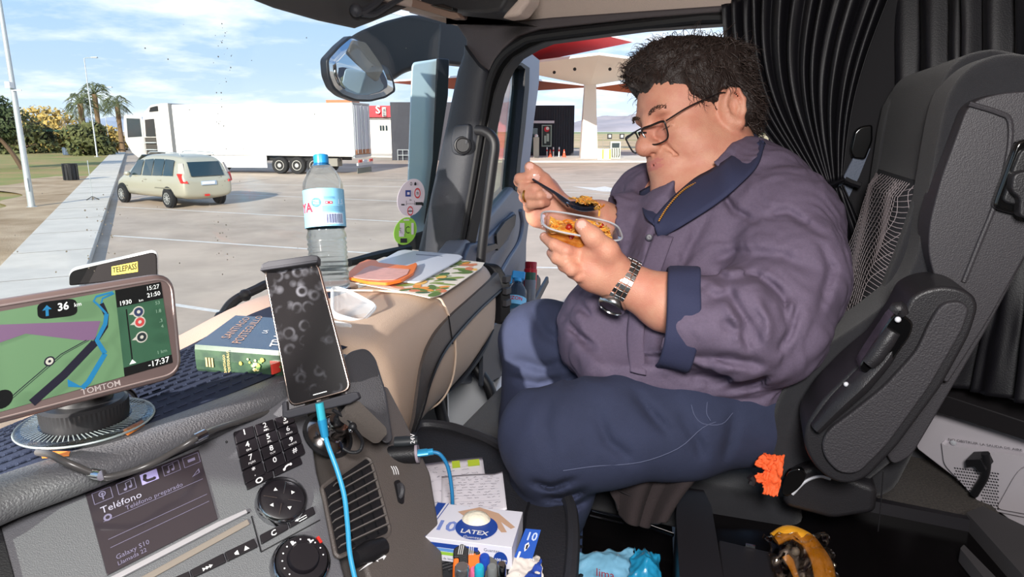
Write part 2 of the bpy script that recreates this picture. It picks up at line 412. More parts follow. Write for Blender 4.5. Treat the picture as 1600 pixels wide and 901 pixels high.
tree('round_tree', gp(62, 238, .1), 3.3, 1.8, GR2, 'dark round tree on the verge, right of the leaning pine', n=3000, size=.15, seed=5, trunk=.12)
tree('round_tree', gp(86, 236, .1), 3.0, 1.4, GR2, 'small dark round tree left of the green pergola', n=2400, size=.14, seed=6, trunk=.1)
k = 0
for x, dd, h, R, m, lab in [(30, 75, 4.2, 4.0, GR1, 'olive green bush far behind the leaning pine'), (75, 92, 6.0, 5.5, YEL, 'yellowing broad tree far behind the round dark tree'), (104, 85, 4.6, 4.2, YEL, 'yellow-green tree behind the pergola'),
                         (20, 110, 6, 6, GR2, 'dark distant tree line at the left horizon'), (128, 100, 4.2, 4.5, mat('rust_leaf', (170, 116, 74), .8, var=.3, vscale=2), 'rust-brown shrubs behind the pergola posts'), (140, 70, 3.6, 2.4, GR1, 'dense green shrub under the palm trees'), (166, 90, 3.6, 3, YEL, 'pale shrub left of the lorry door')]:
    k += 1; tree('distant_tree', gx(x, dd), h, R, m, lab, n=1500, size=.34, seed=20+k, trunk=.2)
# bare sapling
bs = gp(116, 236, .1); q = MB(); rnd = random.Random(4)
def twig(p, d, l, r, lev):
    e_ = p+d*l; q.tube([p, e_], [r, r*.6], mat('pale_bark', (170, 158, 140), .9), 5, 1)
    if lev:
        for i in range(3): twig(p.lerp(e_, .6+.2*i), (d+Vector((rnd.uniform(-.7, .7), rnd.uniform(-.7, .7), rnd.uniform(0, .3)))).normalized(), l*.7, r*.55, lev-1)
twig(bs, Z, 1.6, .05, 4); q.build('bare_sapling', label='pale leafless sapling in front of the yellow trees', cat='tree')
# palms
def palm(px, dd, h, label, seed, R=1.6):
    b = gx(px, dd); o = thing('palm_tree', b, label, 'palm tree', 'palm trees beyond the pavement'); rnd = random.Random(seed)
    q = MB(); q.tube([b, b+Z*h*.5, b+Z*h], [.35, .25, .28], mat('palm_bark', (120, 98, 74), .95, bump=.8, bscale=20), 9); q.build('trunk', o)
    q = MB(); G = mat('palm_leaf', (92, 100, 66), .7, var=.4, vscale=1)
    for i in range(46):
        a = rnd.uniform(0, 6.28); el = rnd.uniform(-.7, 1.3); d = Vector((math.cos(a)*math.cos(el), math.sin(a)*math.cos(el), math.sin(el)))
        L = R*rnd.uniform(.8, 1.1); c0 = b+Z*h; c1 = c0+d*L*.6; c2 = c0+d*L+Vector((0, 0, -.35*L)); sd = d.cross(Z).normalized()
        for j in range(9):
            s_ = (j-4)/4; q.add([c1, c1+d*.05, c2+sd*s_*L*.35-Z*abs(s_)*.2*L, c2+sd*(s_*.35+.03)*L-Z*abs(s_)*.2*L], [(0, 1, 3, 2)], G)
        q.tube([c0, c1], .03, G, 4, 1)
    q.build('fronds', o, smooth=False)
palm(131, 72, 5.2, 'short palm just left of the slim lamp post', 1, 1.7); palm(155, 78, 6.4, 'tallest palm, right behind the slim lamp post', 2, 2.1); palm(188, 84, 5.6, 'palm showing above the lorry cab', 3, 1.7)
# litter bins
def bin_(px, py, w, h, label, m=BLK):
    b = gp(px, py, .1); o = thing('litter_bin', b, label, 'litter bin', 'litter bins on the verge')
    q = MB(); q.lathe([(w*.46, 0), (w*.5, .04), (w*.5, h-.05), (w*.54, h-.04), (w*.54, h), (w*.44, h), (w*.42, .1)], b, Z, m, 20, cap=False); q.build('bin_body', o)
    q = MB()
    for i in range(12):
        a = i*math.pi/6; p = b+Vector((math.cos(a)*w*.51, math.sin(a)*w*.51, h*.5)); q.box(p, Vector((-math.sin(a), math.cos(a), 0))*w*.08, Vector((math.cos(a), math.sin(a), 0))*.015, Z*h*.42, m)
    q.build('slats', o)
bin_(112, 283, .62, .85, 'black slatted litter bin close to the pavement, nearest of the bins')
bin_(106, 242, .8, .75, 'small bluish bin under the green pergola', mat('bluegrey_plastic', (92, 106, 128), .6))
bin_(161, 240, .7, .9, 'dark blue bin beside the far end of the pavement', mat('navy_plastic', (38, 48, 78), .6))
# pergola
b = gp(128, 238, .1); o = thing('pergola', b, 'green metal pergola on thin posts over the verge', 'pergola'); GP = mat('green_metal', (70, 104, 84), .5)
for i in range(4):
    q = MB(); p = b+Vector((.7*i-.4, .7*i, 0)); q.box(p+Z*1.2, (.05, 0, 0), (0, .05, 0), (0, 0, 1.2), GP); q.build('post', o)
q = MB()
for i in range(9): q.box(b+Vector((-4+.5*i+.6, .5*i-1, 2.45)), (.03, 0, 0), (0, 1.5, 0), (0, 0, .05), GP)
q.box(b+Vector((-1.2, -.8, 2.38)), (2.8, 0, 0), (0, .05, 0), (0, 0, .05), GP); q.box(b+Vector((-1.2, 1.4, 2.38)), (2.8, 0, 0), (0, .05, 0), (0, 0, .05), GP)
q.build('roof_slats', o)
# little signpost standing on the pavement
b = gp(145, 312, .15); o = thing('thin_sign_stand', b, 'thin wire stand with splayed feet on the pavement', 'stand')
q = MB(); q.tube([b, b+Z*1.35], .012, STEEL, 6, 1); q.build('pole', o)
q = MB()
for a in (0, 1.05, 2.1, 3.14, 4.2, 5.2): q.tube([b+Z*.12, b+Vector((math.cos(a)*.22, math.sin(a)*.22, .0))], .012, mat('dark_iron', (70, 66, 62), .6), 5, 1)
q.build('feet', o)

# ---- wheels
def wheel(c, ax, r, w, name, parent, rimr=.6, rimm=RIM, spokes=0):
    q = MB(); ax = Vector(ax).normalized()
    q.lathe([(r*rimr, -w/2), (r*.93, -w/2), (r, -w*.36), (r, w*.36), (r*.93, w/2), (r*rimr, w/2)], c, ax, TYRE, 28)
    t = q.build('wheel', parent)
    q = MB(); q.lathe([(r*rimr, -w*.53), (r*rimr*.9, -w*.53), (r*rimr*.8, -w*.36), (r*.3, -w*.30), (r*.24, -w*.5), (0.001, -w*.52)], c, ax, rimm, 24, cap=False)
    if spokes:
        u = ax.orthogonal().normalized(); v_ = ax.cross(u)
        for i in range(spokes):
            a = 2*math.pi*i/spokes; d = u*math.cos(a)+v_*math.sin(a); q.box(c+d*r*.45-ax*w*.46, d*r*.2, ax.cross(d)*r*.05, ax*w*.05, rimm)
    q.build('rim', t)
# ---- people carrier
def van():
    rl = gp(270.8, 324); fl = gp(199.7, 315.6); h = (fl-rl).normalized(); n = Vector((h.y, -h.x, 0))      # n points to the car's right side
    BODY = mat('champagne_paint', (184, 180, 162), .32, metal=.35, coat=.3)
    wb = (fl-rl).length; o = thing('people_carrier', rl+h*wb/2+n*.8, 'champagne silver people carrier parked nose to the kerb', 'car')
    def L(x, y, z): return rl+h*x+n*(.80+y)+Z*z                    # x forward from rear axle, y to the right of centre line
    # stations: x, z_low, z_belt, z_roof, halfwidth belt, halfwidth roof
    st = [(-.93, .42, .88, .90, .78, .70), (-.88, .32, .98, 1.02, .86, .72), (-.72, .26, 1.02, 1.52, .92, .66), (-.52, .25, 1.02, 1.68, .93, .67), (.2, .24, 1.0, 1.73, .94, .69), (1.2, .24, .98, 1.74, .94, .69),
          (2.0, .24, .96, 1.68, .94, .68), (2.5, .24, .95, 1.42, .93, .66), (2.95, .24, .94, 1.10, .91, .66), (3.35, .25, .86, .93, .88, .6), (3.7, .30, .68, .76, .78, .5), (3.80, .38, .6, .64, .66, .4)]
    rings = []
    for x, zl, zb, zr, wb_, wr in st:
        half = [(wb_*.90, zl), (wb_*1.0, zl+(zb-zl)*.28), (wb_*1.0, zl+(zb-zl)*.7), (wb_*.975, zb), (wb_*.6+wr*.4, zb+(zr-zb)*.42), (wr, zb+(zr-zb)*.86), (wr*.8, zr-.005), (wr*.4, zr+.012)]
        rings.append([L(x, y, z) for y, z in half]+[L(x, -y, z) for y, z in half[::-1]])
    q = MB(); q.loft(rings, BODY); q.build('body', o, sub=2)
    def side(y_s, pts, name, m, off=.012):
        q = MB(); P = []
        for x, z in pts:
            # width at this height
            i = max(k for k in range(len(st)) if st[k][0] <= x); i = min(i, len(st)-2); t = (x-st[i][0])/(st[i+1][0]-st[i][0]); s_ = [st[i][k]*(1-t)+st[i+1][k]*t for k in range(6)]
            f = max(0, min(1, (z-s_[2])/(s_[3]-s_[2]+1e-6))); w = s_[4]*.985*(1-f)+s_[5]*1.03*f if z > s_[2] else s_[4]
            P.append(L(x, y_s*(w+off), z))
        q.poly(P, m); q.build(name, o, smooth=False)
    def panel(pts, nm, m, sdd=-1): side(sdd, pts, nm, m)
    for sd in (-1, 1):
        panel([(.95, 1.03), (1.55, 1.02), (1.52, 1.54), (.95, 1.58)], 'rear_door_window', DGLASS, sd)
        panel([(1.66, 1.02), (2.5, 1.0), (2.3, 1.3), (2.02, 1.52), (1.63, 1.54)], 'front_window', DGLASS, sd)
        panel([(-.38, 1.06), (.22, 1.05), (.22, 1.58), (-.28, 1.56)], 'quarter_window', DGLASS, sd)
        panel([(.27, 1.05), (.89, 1.03), (.89, 1.58), (.27, 1.58)], 'rear_side_window', DGLASS, sd)
        panel([(-.2, .62), (3.0, .60), (3.0, .64), (-.2, .66)], 'side_trim', mat('grey_trim', (120, 118, 104), .5), sd)
        for x in (1.5, .55): panel([(x, .88), (x-.2, .88), (x-.2, .91), (x, .91)], 'door_handle', BODY, sd)
    # wheel arches and wheels
    for x in (0, wb):
        for sd in (-1, 1):
            q = MB(); q.lathe([(.37, -.05), (.37, .012), (.33, .014)], L(x, sd*.925, .33), n*sd, BLK, 24); q.build('wheel_arch', o)
            wheel(L(x, sd*.89, .31), -n*sd, .31, .2, 'w', o, .62, mat('silver_rim', (190, 190, 186), .35, metal=.6), 10)
    def tail(pts, nm, m, th=.02):
        q = MB(); q.prism([L(*p) for p in pts], -h*th, m); return q.build(nm, o, bevel=.008)
    tail([(-.885, -.58, 1.04), (-.885, .58, 1.04), (-.66, .56, 1.5), (-.66, -.56, 1.5)], 'rear_window', DGLASS, .045)
    pl = tail([(-.90, -.27, .74), (-.90, .27, .74), (-.89, .27, .88), (-.89, -.27, .88)], 'plate_recess', mat('plate_blue', (150, 168, 190), .4), .06)
    tail([(-.95, -.25, .77), (-.95, .2, .77), (-.95, .2, .86), (-.95, -.25, .86)], 'number_plate', WHITEP, .02)
    tail([(-.94, -.2, .38), (-.94, -.02, .38), (-.94, -.02, .45), (-.94, -.2, .45)], 'fog_reflector', mat('lamp_red', (200, 50, 44), .3), .03)
    for sd in (-1, 1):
        q = MB(); q.prism([L(-.92, sd*.70, .82), L(-.80, sd*.90, .84), L(-.66, sd*.93, 1.14), L(-.76, sd*.74, 1.12)], -h*.04-n*sd*-.03, mat('lamp_red', (200, 50, 44), .3)); t = q.build('tail_lamp', o, bevel=.01)
        q = MB(); q.prism([L(-.80, sd*.72, 1.12), L(-.70, sd*.90, 1.14), L(-.58, sd*.80, 1.46), L(-.66, sd*.68, 1.46)], -h*.035+n*sd*.02, mat('lamp_clear', (188, 178, 170), .2)); q.build('clear_lens', t, bevel=.01)
        q = MB(); q.tube([L(-.4, sd*.58, 1.70), L(-.2, sd*.6, 1.78), L(1.3, sd*.6, 1.80), L(1.6, sd*.6, 1.74)], .018, STEEL, 6); q.build('roof_rail', o)
        q = MB(); q.ball(L(2.35, sd*1.03, 1.06), (.10, .10, .08), BODY); q.build('door_mirror', o)
    q = MB(); q.prism([L(3.75, -.35, .46), L(3.75, .35, .46), L(3.68, .35, .6), L(3.68, -.35, .6)], h*.03, BLK); q.build('grille', o)
    q = MB(); q.prism([L(2.5, -.58, 1.40), L(2.5, .58, 1.40), L(2.02, .6, 1.66), L(2.02, -.6, 1.66)], h*.04+Z*.03, DGLASS); q.build('windscreen', o)
van()
# ---- lorry: tractor unit and white refrigerated trailer
def lorry():
    wr = gp(482.5, 273); wf = gp(421, 273.4); 
    near = gx(553, wr.y+.1); hd = Vector((-.985, .172, 0)).normalized(); n = Vector((-hd.y, hd.x, 0)); n = n if n.y > 0 else -n   # n: away from the camera
    S = 1.0
    TW = mat('trailer_white', (240, 240, 238), .4); o = thing('semi_trailer', near+hd*6+n*1.2, 'long white box trailer hitched to the white lorry', 'trailer')
    def L(x, y, z): return near+hd*x+n*y+Z*z
    q = MB(); q.prism([L(.12, 0, 1.02), L(11.45, 0, 1.1), L(11.45, 0, 4.02), L(.12, 0, 4.05)], n*2.5, TW); bx = q.build('box_body', o, bevel=.04)
    q = MB(); q.prism([L(0, -.01, .98), L(.14, -.01, .98), L(.14, -.01, 4.08), L(0, -.01, 4.08)], n*.12, STEEL); q.prism([L(0, 2.4, .98), L(.14, 2.4, .98), L(.14, 2.4, 4.08), L(0, 2.4, 4.08)], n*.12, STEEL)
    q.prism([L(0, -.01, 3.98), L(.14, -.01, 3.98), L(.14, -.01, 4.08), L(0, -.01, 4.08)], n*2.53, STEEL); q.prism([L(0, -.01, .95), L(.14, -.01, .95), L(.14, -.01, 1.12), L(0, -.01, 1.12)], n*2.53, STEEL); q.build('rear_frame', o)
    for y0 in (.12, 1.28):
        q = MB(); q.prism([L(.03, y0, 1.4), L(.03, y0+1.1, 1.4), L(.03, y0+1.1, 3.95), L(.03, y0, 3.95)], -hd*.05, mat('door_grey', (196, 198, 204), .5)); dr = q.build('rear_door', o)
        q = MB(); q.prism([L(-.02, y0, 1.15), L(-.02, y0+1.1, 1.15), L(-.02, y0+1.1, 1.42), L(-.02, y0, 1.42)], -hd*.03, mat('rust_plate', (178, 120, 84), .7, var=.3, vscale=6)); q.build('kick_plate', dr)
        q = MB()
        for yy in (y0+.2, y0+.85): q.tube([L(-.06, yy, 1.2), L(-.06, yy, 3.9)], .02, STEEL, 6, 1)
        q.build('lock_rod', dr)
    q = MB(); q.prism([L(1.1, .4, .75), L(11.2, .4, .75), L(11.2, .4, 1.03), L(1.1, .4, 1.03)], n*.12, BLK); q.prism([L(1.1, 2.0, .75), L(11.2, 2.0, .75), L(11.2, 2.0, 1.03), L(1.1, 2.0, 1.03)], n*.12, BLK); q.build('chassis_rail', o)
    q = MB(); q.prism([L(5.6, .06, .35), L(9.2, .06, .35), L(9.2, .06, 1.05), L(5.6, .06, 1.05)], n*.06, TW); q.build('side_skirt', o)
    q = MB(); q.prism([L(1.2, .2, .45), L(1.9, .2, .45), L(1.9, .2, .92), L(1.2, .2, .92)], n*.7, mat('grey_box', (136, 132, 124), .7)); q.build('tool_box', o, bevel=.03)
    q = MB(); q.prism([L(2.0, .15, .55), L(2.8, .15, .5), L(2.8, .15, .62), L(2.0, .15, .65)], n*.05, STEEL); q.prism([L(2.0, .15, .8), L(2.8, .15, .75), L(2.8, .15, .87), L(2.0, .15, .9)], n*.05, STEEL); q.build('side_guard', o)
    for x in (2.58, 3.68, 4.78):
        for y in (.18, 2.3): wheel(L(x, y, .5), n if y < 1 else -n, .5, .36, 'w', o, .58)
        q = MB(); q.tube([L(x, .2, .5), L(x, 2.3, .5)], .07, BLK, 8, 1); q.build('axle', o)
    q = MB(); q.prism([L(-.02, .1, .5), L(-.02, 2.4, .5), L(-.02, 2.4, .66), L(-.02, .1, .66)], -hd*.1, STEEL); q.build('rear_bumper', o)
    q = MB(); q.prism([L(-.02, .15, .05), L(-.02, 2.35, .05), L(-.02, 2.35, .36), L(-.02, .15, .36)], -hd*.02, mat('mudflap_grey', (120, 122, 112), .8)); q.build('mud_flap', o)
    q = MB()
    for y in (.2, .5, 1.9, 2.2): q.prism([L(-.1, y, .68), L(-.1, y+.2, .68), L(-.1, y+.2, .84), L(-.1, y, .84)], -hd*.04, mat('lamp_red', (200, 50, 44), .3))
    q.prism([L(-.1, .95, .66), L(-.1, 1.5, .66), L(-.1, 1.5, .82), L(-.1, .95, .82)], -hd*.03, mat('plate_pale', (200, 205, 215), .5)); q.build('rear_lamps', o)
    q = MB(); q.prism([L(3.9, -.02, 1.08), L(3.93, -.02, 1.08), L(3.93, -.02, 1.1), L(3.9, -.02, 1.1)], -n*.01, BLK)
    q = MB(); q.tube([L(9.0, .6, 0), L(9.0, .6, 1.0)], .06, STEEL, 6, 1); q.build('landing_leg', o)
    # tractor
    TC = mat('lorry_cream', (232, 226, 220), .35, coat=.3); o2 = thing('lorry_tractor', L(12.9, 1.2, 0), 'white lorry tractor unit with its near door hanging open', 'lorry')
    prof = [(11.75, 1.0), (11.75, 4.1), (12.0, 4.12), (12.9, 4.0), (13.4, 3.6), (13.62, 3.0), (13.70, 2.2), (13.75, .55), (13.2, .5), (13.15, 1.0), (12.85, 1.22), (12.35, 1.22), (12.1, 1.0)]
    q = MB(); q.prism([L(x, .08, z) for x, z in prof], n*2.35, TC); q.build('cab_shell', o2, bevel=.05)
    q = MB(); q.prism([L(12.75, .05, 2.15), L(13.42, .05, 2.15), L(13.36, .05, 3.15), L(12.75, .05, 3.2)], -n*-.02-n*.04, mat('cab_dark', (40, 42, 44), .6)); q.build('door_opening', o2)
    q = MB(); q.prism([L(12.75, .05, .85), L(13.5, .05, .85), L(13.5, .05, 2.1), L(12.75, .05, 2.1)], -n*.02, mat('step_dark', (70, 66, 62), .7)); st_ = q.build('step_well', o2)
    for i in range(3): q = MB(); q.box(L(13.1, -.05, .95+.42*i), hd*.35, n*.09, Z*.03, STEEL); q.build('step', st_)
    q = MB(); q.prism([L(12.4, .05, 3.65), L(13.0, .05, 3.6), L(12.9, .05, 3.86), L(12.4, .05, 3.95)], -n*.03, BLK); q.build('side_air_vent', o2)
    q = MB(); q.prism([L(11.5, .2, 1.05), L(11.75, .1, 1.05), L(11.75, .1, 4.1), L(11.6, .2, 4.05)], n*2.1, mat('deflector_grey', (90, 92, 96), .5)); q.build('air_deflector', o2)
    # open door, swung forward
    hg = L(13.55, .05, 1.0); dd = (hd*.62-n*.78).normalized(); tn = dd.cross(Z)
    out = [(0, 0), (0, 2.35), (.25, 2.42), (.95, 2.4), (1.02, 1.9), (1.05, .9), (.75, .2), (.45, -.1)]
    q = MB(); q.prism([hg+dd*x+Z*z for x, z in out], tn*.08, mat('door_paint', (206, 206, 204), .4)); dr = q.build('open_door', o2, bevel=.02)
    q = MB(); q.prism([hg+dd*x+Z*z-tn*.005 for x, z in [(.12, 1.15), (.12, 2.2), (.85, 2.22), (.9, 1.1)]], tn*.09, DGLASS); q.build('door_window', dr)
    q = MB(); q.box(L(12.7, -.1, .9), hd*.02, n*.02, Z*.02, TC)
    for x in (12.62,):
        for y in (.2, 2.2): wheel(L(x, y, .52), n if y < 1 else -n, .52, .34, 'w', o2, .58)
    for y in (.2, 2.2): wheel(L(9.75, y, .5), n if y < 1 else -n, .5, .36, 'w', o2, .58)
    q = MB(); q.prism([L(9.0, .7, .6), L(13, .7, .6), L(13, .7, .95), L(9.0, .7, .95)], n*1.1, BLK); q.build('frame', o2)
lorry()
# ---- service buildings
def pbox(o, name, x0, x1, ytop, depth, thick, m, zb=0, parent=None, nrm=None, **k):
    """upright box whose front face spans pixel columns x0..x1 at a distance and whose top reaches ytop"""
    a = gx(x0, depth); b = gx(x1, depth); top = hit((x0+x1)/2, ytop, (Vector((0, depth, 0)), Vector((0, 1, 0)))).z
    q = MB(); q.prism([a+Z*zb, b+Z*zb, b+Z*top, a+Z*top], (0, thick, 0), m); return q.build(name, parent, smooth=False, **k)
def zof(y, depth): return hit(800, y, (Vector((0, depth, 0)), Vector((0, 1, 0)))).z
DK = mat('anthracite_cladding', (40, 42, 54), .6, var=.1, vscale=3); WALL = mat('white_render', (232, 226, 220), .8); REDS = mat('sign_red', (214, 36, 52), .5)
b = gx(600, 74); o = thing('service_building', b, 'low white building with a red sign, behind the trailer doors', 'building')
pbox(o, 'white_wall', 560, 636, 184, 74, 6, WALL, parent=o); pbox(o, 'fascia', 560, 636, 181, 73.8, .2, mat('grey_fascia', (150, 146, 140), .6), zof(186, 74), parent=o)
pb = pbox(o, 'red_sign', 560, 611, 165, 73.5, .3, REDS, zof(183, 73.5), parent=o)
pbox(o, 'white_sign', 598.5, 604.5, 167.5, 73.3, .1, WALL, zof(182, 73.3), parent=pb)
q = MB(); fn = lambda x, y: Vector((gx(588, 73.2).x+x, 73.2, zof(177, 73.2)+y)); q.text('S', fn, WALL, size=1.1, bold=.02)
fn2 = lambda x, y: Vector((gx(603.8, 73.1).x-y, 73.1, zof(181.5, 73.1)+x)); q.text('ETIK', fn2, DK, size=.42, bold=.02); q.build('sign_letters', pb, smooth=False)
for x in (595, 599, 604): pbox(o, 'window', x-1.4, x+1.4, 196, 73.9, .15, DGLASS, zof(204, 73.9), parent=o)
pbox(o, 'orange_roof', 512, 552, 156, 80, 4, mat('roof_orange', (200, 116, 78), .6), zof(164, 80), parent=o)
q = MB(); a = gx(545, 69); c = gx(760, 60); q.prism([a, c, c+Vector((0, 9, 0)), a+Vector((0, 9, 0))], Z*.15, CONC); q.build('forecourt_kerb', kind='structure', label='pale concrete apron in front of the service buildings')
b = gx(650, 60); o = thing('dark_kiosk', b, 'tall dark clad kiosk left of the long lorry mirror', 'building')
pbox(o, 'cladding', 611, 742, 159.5, 60, 8, DK, parent=o)
q = MB()
for x in (620, 628, 637):
    a = gx(x, 59.6); q.tube([a, a+Z*.9], .03, STEEL, 6, 1)
q.tube([gx(620, 59.6)+Z*.9, gx(637, 59.6)+Z*.9], .03, STEEL, 6, 1); q.tube([gx(620, 59.6)+Z*.45, gx(637, 59.6)+Z*.45], .03, STEEL, 6, 1); q.build('hand_rail', o)
b = gx(860, 68); o = thing('filling_station_shop', b, 'dark clad filling station shop behind the red and white pillars', 'building')
pbox(o, 'cladding', 742, 897, 164.5, 68, 8, DK, parent=o)
q = MB()
for i in range(40): x = gx(744+i*3.9, 67.95); q.box(x+Z*2.4, (.02, 0, 0), (0, .03, 0), (0, 0, 2.38), mat('seam_dark', (28, 30, 40), .6))
q.build('cladding_seams', o)
pbox(o, 'light_strip', 745, 866, 188.5, 67.6, .3, mat('strip_white', (214, 208, 216), .5), zof(192.5, 67.6), parent=o)
ps = pbox(o, 'poster_case', 846.5, 862, 195, 67.5, .2, mat('poster_pale', (176, 190, 176), .4), zof(229, 67.5), parent=o)
q = MB(); FC = Face(gx(848, 67.4)+Z*zof(227, 67.4), gx(860.5, 67.4)+Z*zof(227, 67.4), gx(860.5, 67.4)+Z*zof(196.5, 67.4), gx(848, 67.4)+Z*zof(196.5, 67.4))
FC.rect(q, 0, 0, 1, 1, mat('poster_dark', (48, 54, 50), .5), 0); FC.disc(q, .5, .83, .33, REDS, .01); FC.disc(q, .6, .87, .2, WALL, .02); FC.rect(q, .2, .1, .45, .5, ps.data.materials[0], .01); FC.rect(q, .5, .2, .8, .6, ps.data.materials[0], .01); q.build('poster', ps, smooth=False)
pbox(o, 'shop_window', 748, 775, 196, 67.8, .1, DGLASS, zof(238, 68), parent=o); pbox(o, 'shop_window', 812, 840, 200, 67.8, .1, DGLASS, zof(238, 68), parent=o)
a = gx(742, 64); c = gx(1250, 64); q = MB(); q.prism([a-Vector((0, 8, 0)), c-Vector((0, 8, 0)), c+Vector((0, 4, 0)), a+Vector((0, 4, 0))], Z*.12, CONC); q.build('station_island', kind='structure', label='pale concrete forecourt under the canopies')
# canopies: inverted pyramids on tapering columns
def canopy(name, base, corners, zap, ztop, m, mc, label, w0, w1, mtop=None):
    o = thing(name, base, label, 'canopy', 'filling station canopies'); ap = Vector((base.x, base.y, zap)); C = [Vector(c) for c in corners]
    q = MB(); q.add(C+[ap], [(i, (i+1) % 4, 4) for i in range(4)]+[(3, 2, 1, 0)], m)
    q.build('canopy_roof', o, smooth=False)
    q = MB()
    for i in range(4):
        a = C[i]; b_ = C[(i+1) % 4]; q.prism([a, b_, b_+Z*.18, a+Z*.18], (0, .1, 0), WHITEP)
    q.build('canopy_rim', o, smooth=False)
    q = MB(); q.loft([[base+Vector((sx*w*.5, sy*w*.5, zz)) for sx, sy in ((-1, -1), (1, -1), (1, 1), (-1, 1))] for w, zz in ((w0, 0), (w1, zap+.15))], mc); q.build('column', o, smooth=False)
    return o
def cz(x, y, z): return hit(x, y, ZP(z))
WC = mat('canopy_white', (236, 226, 214), .7); RC = mat('canopy_red', (208, 48, 54), .6); OC = mat('canopy_orange', (214, 96, 40), .6)
base = gp(919, 249); 
cw = canopy('white_canopy', base, [cz(936, 86, 7.5), cz(1085, 106, 7.6), Vector((base.x+1, base.y+6, 7.6)), cz(779, 105, 7.6)], zof(134, base.y), 7.5, WC, WC, 'white filling station canopy on a tapering white pillar', 1.5, .95)
q = MB()
for x, y in ((898, 108), (953, 108), (866, 113)): p = cz(x, y, 6.95); q.ball(p, .13, BLK, 8)
q.build('downlights', cw)
base = gp(793, 250)
canopy('red_canopy', base, [cz(760, 10, 9.0), cz(989, 66, 9.4), Vector((base.x+1, base.y+9, 9.4)), Vector((base.x-9, base.y, 9.4))], zof(106, base.y), 9, RC, RC, 'red filling station canopy and red pillar behind the door window', 1.75, 1.3)
base = gx(770, 74)
canopy('orange_canopy', base, [Vector((base.x, base.y-9, 7.4)), cz(929, 136, 7.45), Vector((base.x, base.y+9, 7.4)), Vector((base.x-11, base.y, 7.4))], 6.3, 7, OC, mat('pillar_orange', (230, 130, 40), .6), 'orange canopy left of the white pillar, on an orange pillar', 1.6, 1.1)
base = gx(1036, 80)
canopy('orange_canopy', base, [Vector((base.x, base.y-9, 7.9)), Vector((base.x+10, base.y, 7.9)), Vector((base.x, base.y+9, 7.9)), cz(920, 138, 7.9)], 6.2, 7, OC, OC, 'orange canopy right of the white pillar, partly behind the man', 1.5, 1.0)
# pumps, bollards, cones
def pump(px, dd, label, w=.9, h=2.0, top=True):
    b = gx(px, dd)+Z*.12; o = thing('fuel_pump', b, label, 'fuel pump', 'fuel pumps under the white canopy'); PG = mat('pump_grey', (176, 180, 168), .5)
    q = MB(); q.box(b+Z*.75, (w*.5, 0, 0), (0, .3, 0), (0, 0, .75), PG); q.build('pump_body', o, bevel=.04)
    q = MB(); q.box(b+Vector((0, -.31, 1.15)), (w*.36, 0, 0), (0, .01, 0), (0, 0, .2), DGLASS); q.build('display', o)
    q = MB()
    for s_ in (-.3, -.1, .1, .3): q.tube([b+Vector((s_, -.32, .9)), b+Vector((s_, -.5, .4)), b+Vector((s_*.8, -.34, .15))], .03, BLK, 5)
    q.build('hoses', o)
    if top:
        for s_ in (-.5, .55): q = MB(); q.box(b+Vector((s_, 0, 1.9)), (.2, 0, 0), (0, .06, 0), (0, 0, .22), BLK); q.box(b+Vector((s_, -.07, 1.92)), (.1, 0, 0), (0, .01, 0), (0, 0, .1), WHITEP); q.build('number_sign', o)
    return o
pump(962, 60, 'grey fuel pump with dark number signs beside the white pillar')
for px, lab, m in ((939, 'white and yellow block at the foot of the white pillar', WHITEP), (950, 'pale cabinet between the white pillar and the fuel pump', mat('cream', (226, 214, 196), .6))):
    b = gx(px, 59)+Z*.12; q = MB(); q.box(b+Z*.45, (.28, 0, 0), (0, .3, 0), (0, 0, .45), m); q.box(b+Vector((.18, -.31, .45)), (.07, 0, 0), (0, .01, 0), (0, 0, .4), mat('yellow_p', (226, 176, 60), .6)); q.build('service_cabinet', bevel=.02, label=lab, cat='cabinet')
for px, lab in ((810, 'white cabinet at the foot of the red pillar'),(803, 'small white dispenser just right of the red pillar')):
    b = gx(px, 58)+Z*.12; q = MB(); q.box(b+Z*.55, (.3, 0, 0), (0, .25, 0), (0, 0, .55), WHITEP); q.box(b+Z*1.25, (.08, 0, 0), (0, .08, 0), (0, 0, .18), REDS); q.build('service_cabinet', bevel=.02, label=lab, cat='cabinet')
b = gx(838, 63)+Z*.12; q = MB(); q.box(b+Z*.9, (.25, 0, 0), (0, .25, 0), (0, 0, .9), mat('pump_grey')); q.ball(b+Z*1.9, .18, WHITEP); q.build('air_unit', label='grey air and water unit beside the dark shop', cat='dispenser')
for px, lw in ((855, 'left'), (865, 'middle'), (874, 'right')):
    b = gx(px, 65)+Z*.12; q = MB(); q.lathe([(.06, 0), (.06, .85), (.0, .9)], b, Z, WHITEP, 10); q.lathe([(.065, .5), (.065, .65)], b, Z, REDS, 10); q.build('bollard', label=lw+' one of three short white bollards with red bands before the dark shop', cat='bollard', group='bollards in front of the shop')
for i, (px, lab) in enumerate(((860, 'left traffic cone in front of the dark shop'), (882, 'right traffic cone in front of the dark shop'))):
    b = gx(px, 64)+Z*.12; o = thing('traffic_cone', b, lab, 'traffic cone', 'traffic cones'); CO = mat('cone_orange', (224, 84, 48), .5)
    q = MB(); q.lathe([(.17, .03), (.12, .3), (.03, .7)], b, Z, CO, 14); q.build('cone', o); q = MB(); q.lathe([(.122, .28), (.08, .48)], b, Z, WHITEP, 14); q.build('band', o); q = MB(); q.box(b+Z*.015, (.2, 0, 0), (0, .2, 0), (0, 0, .015), CO); q.build('foot', o)
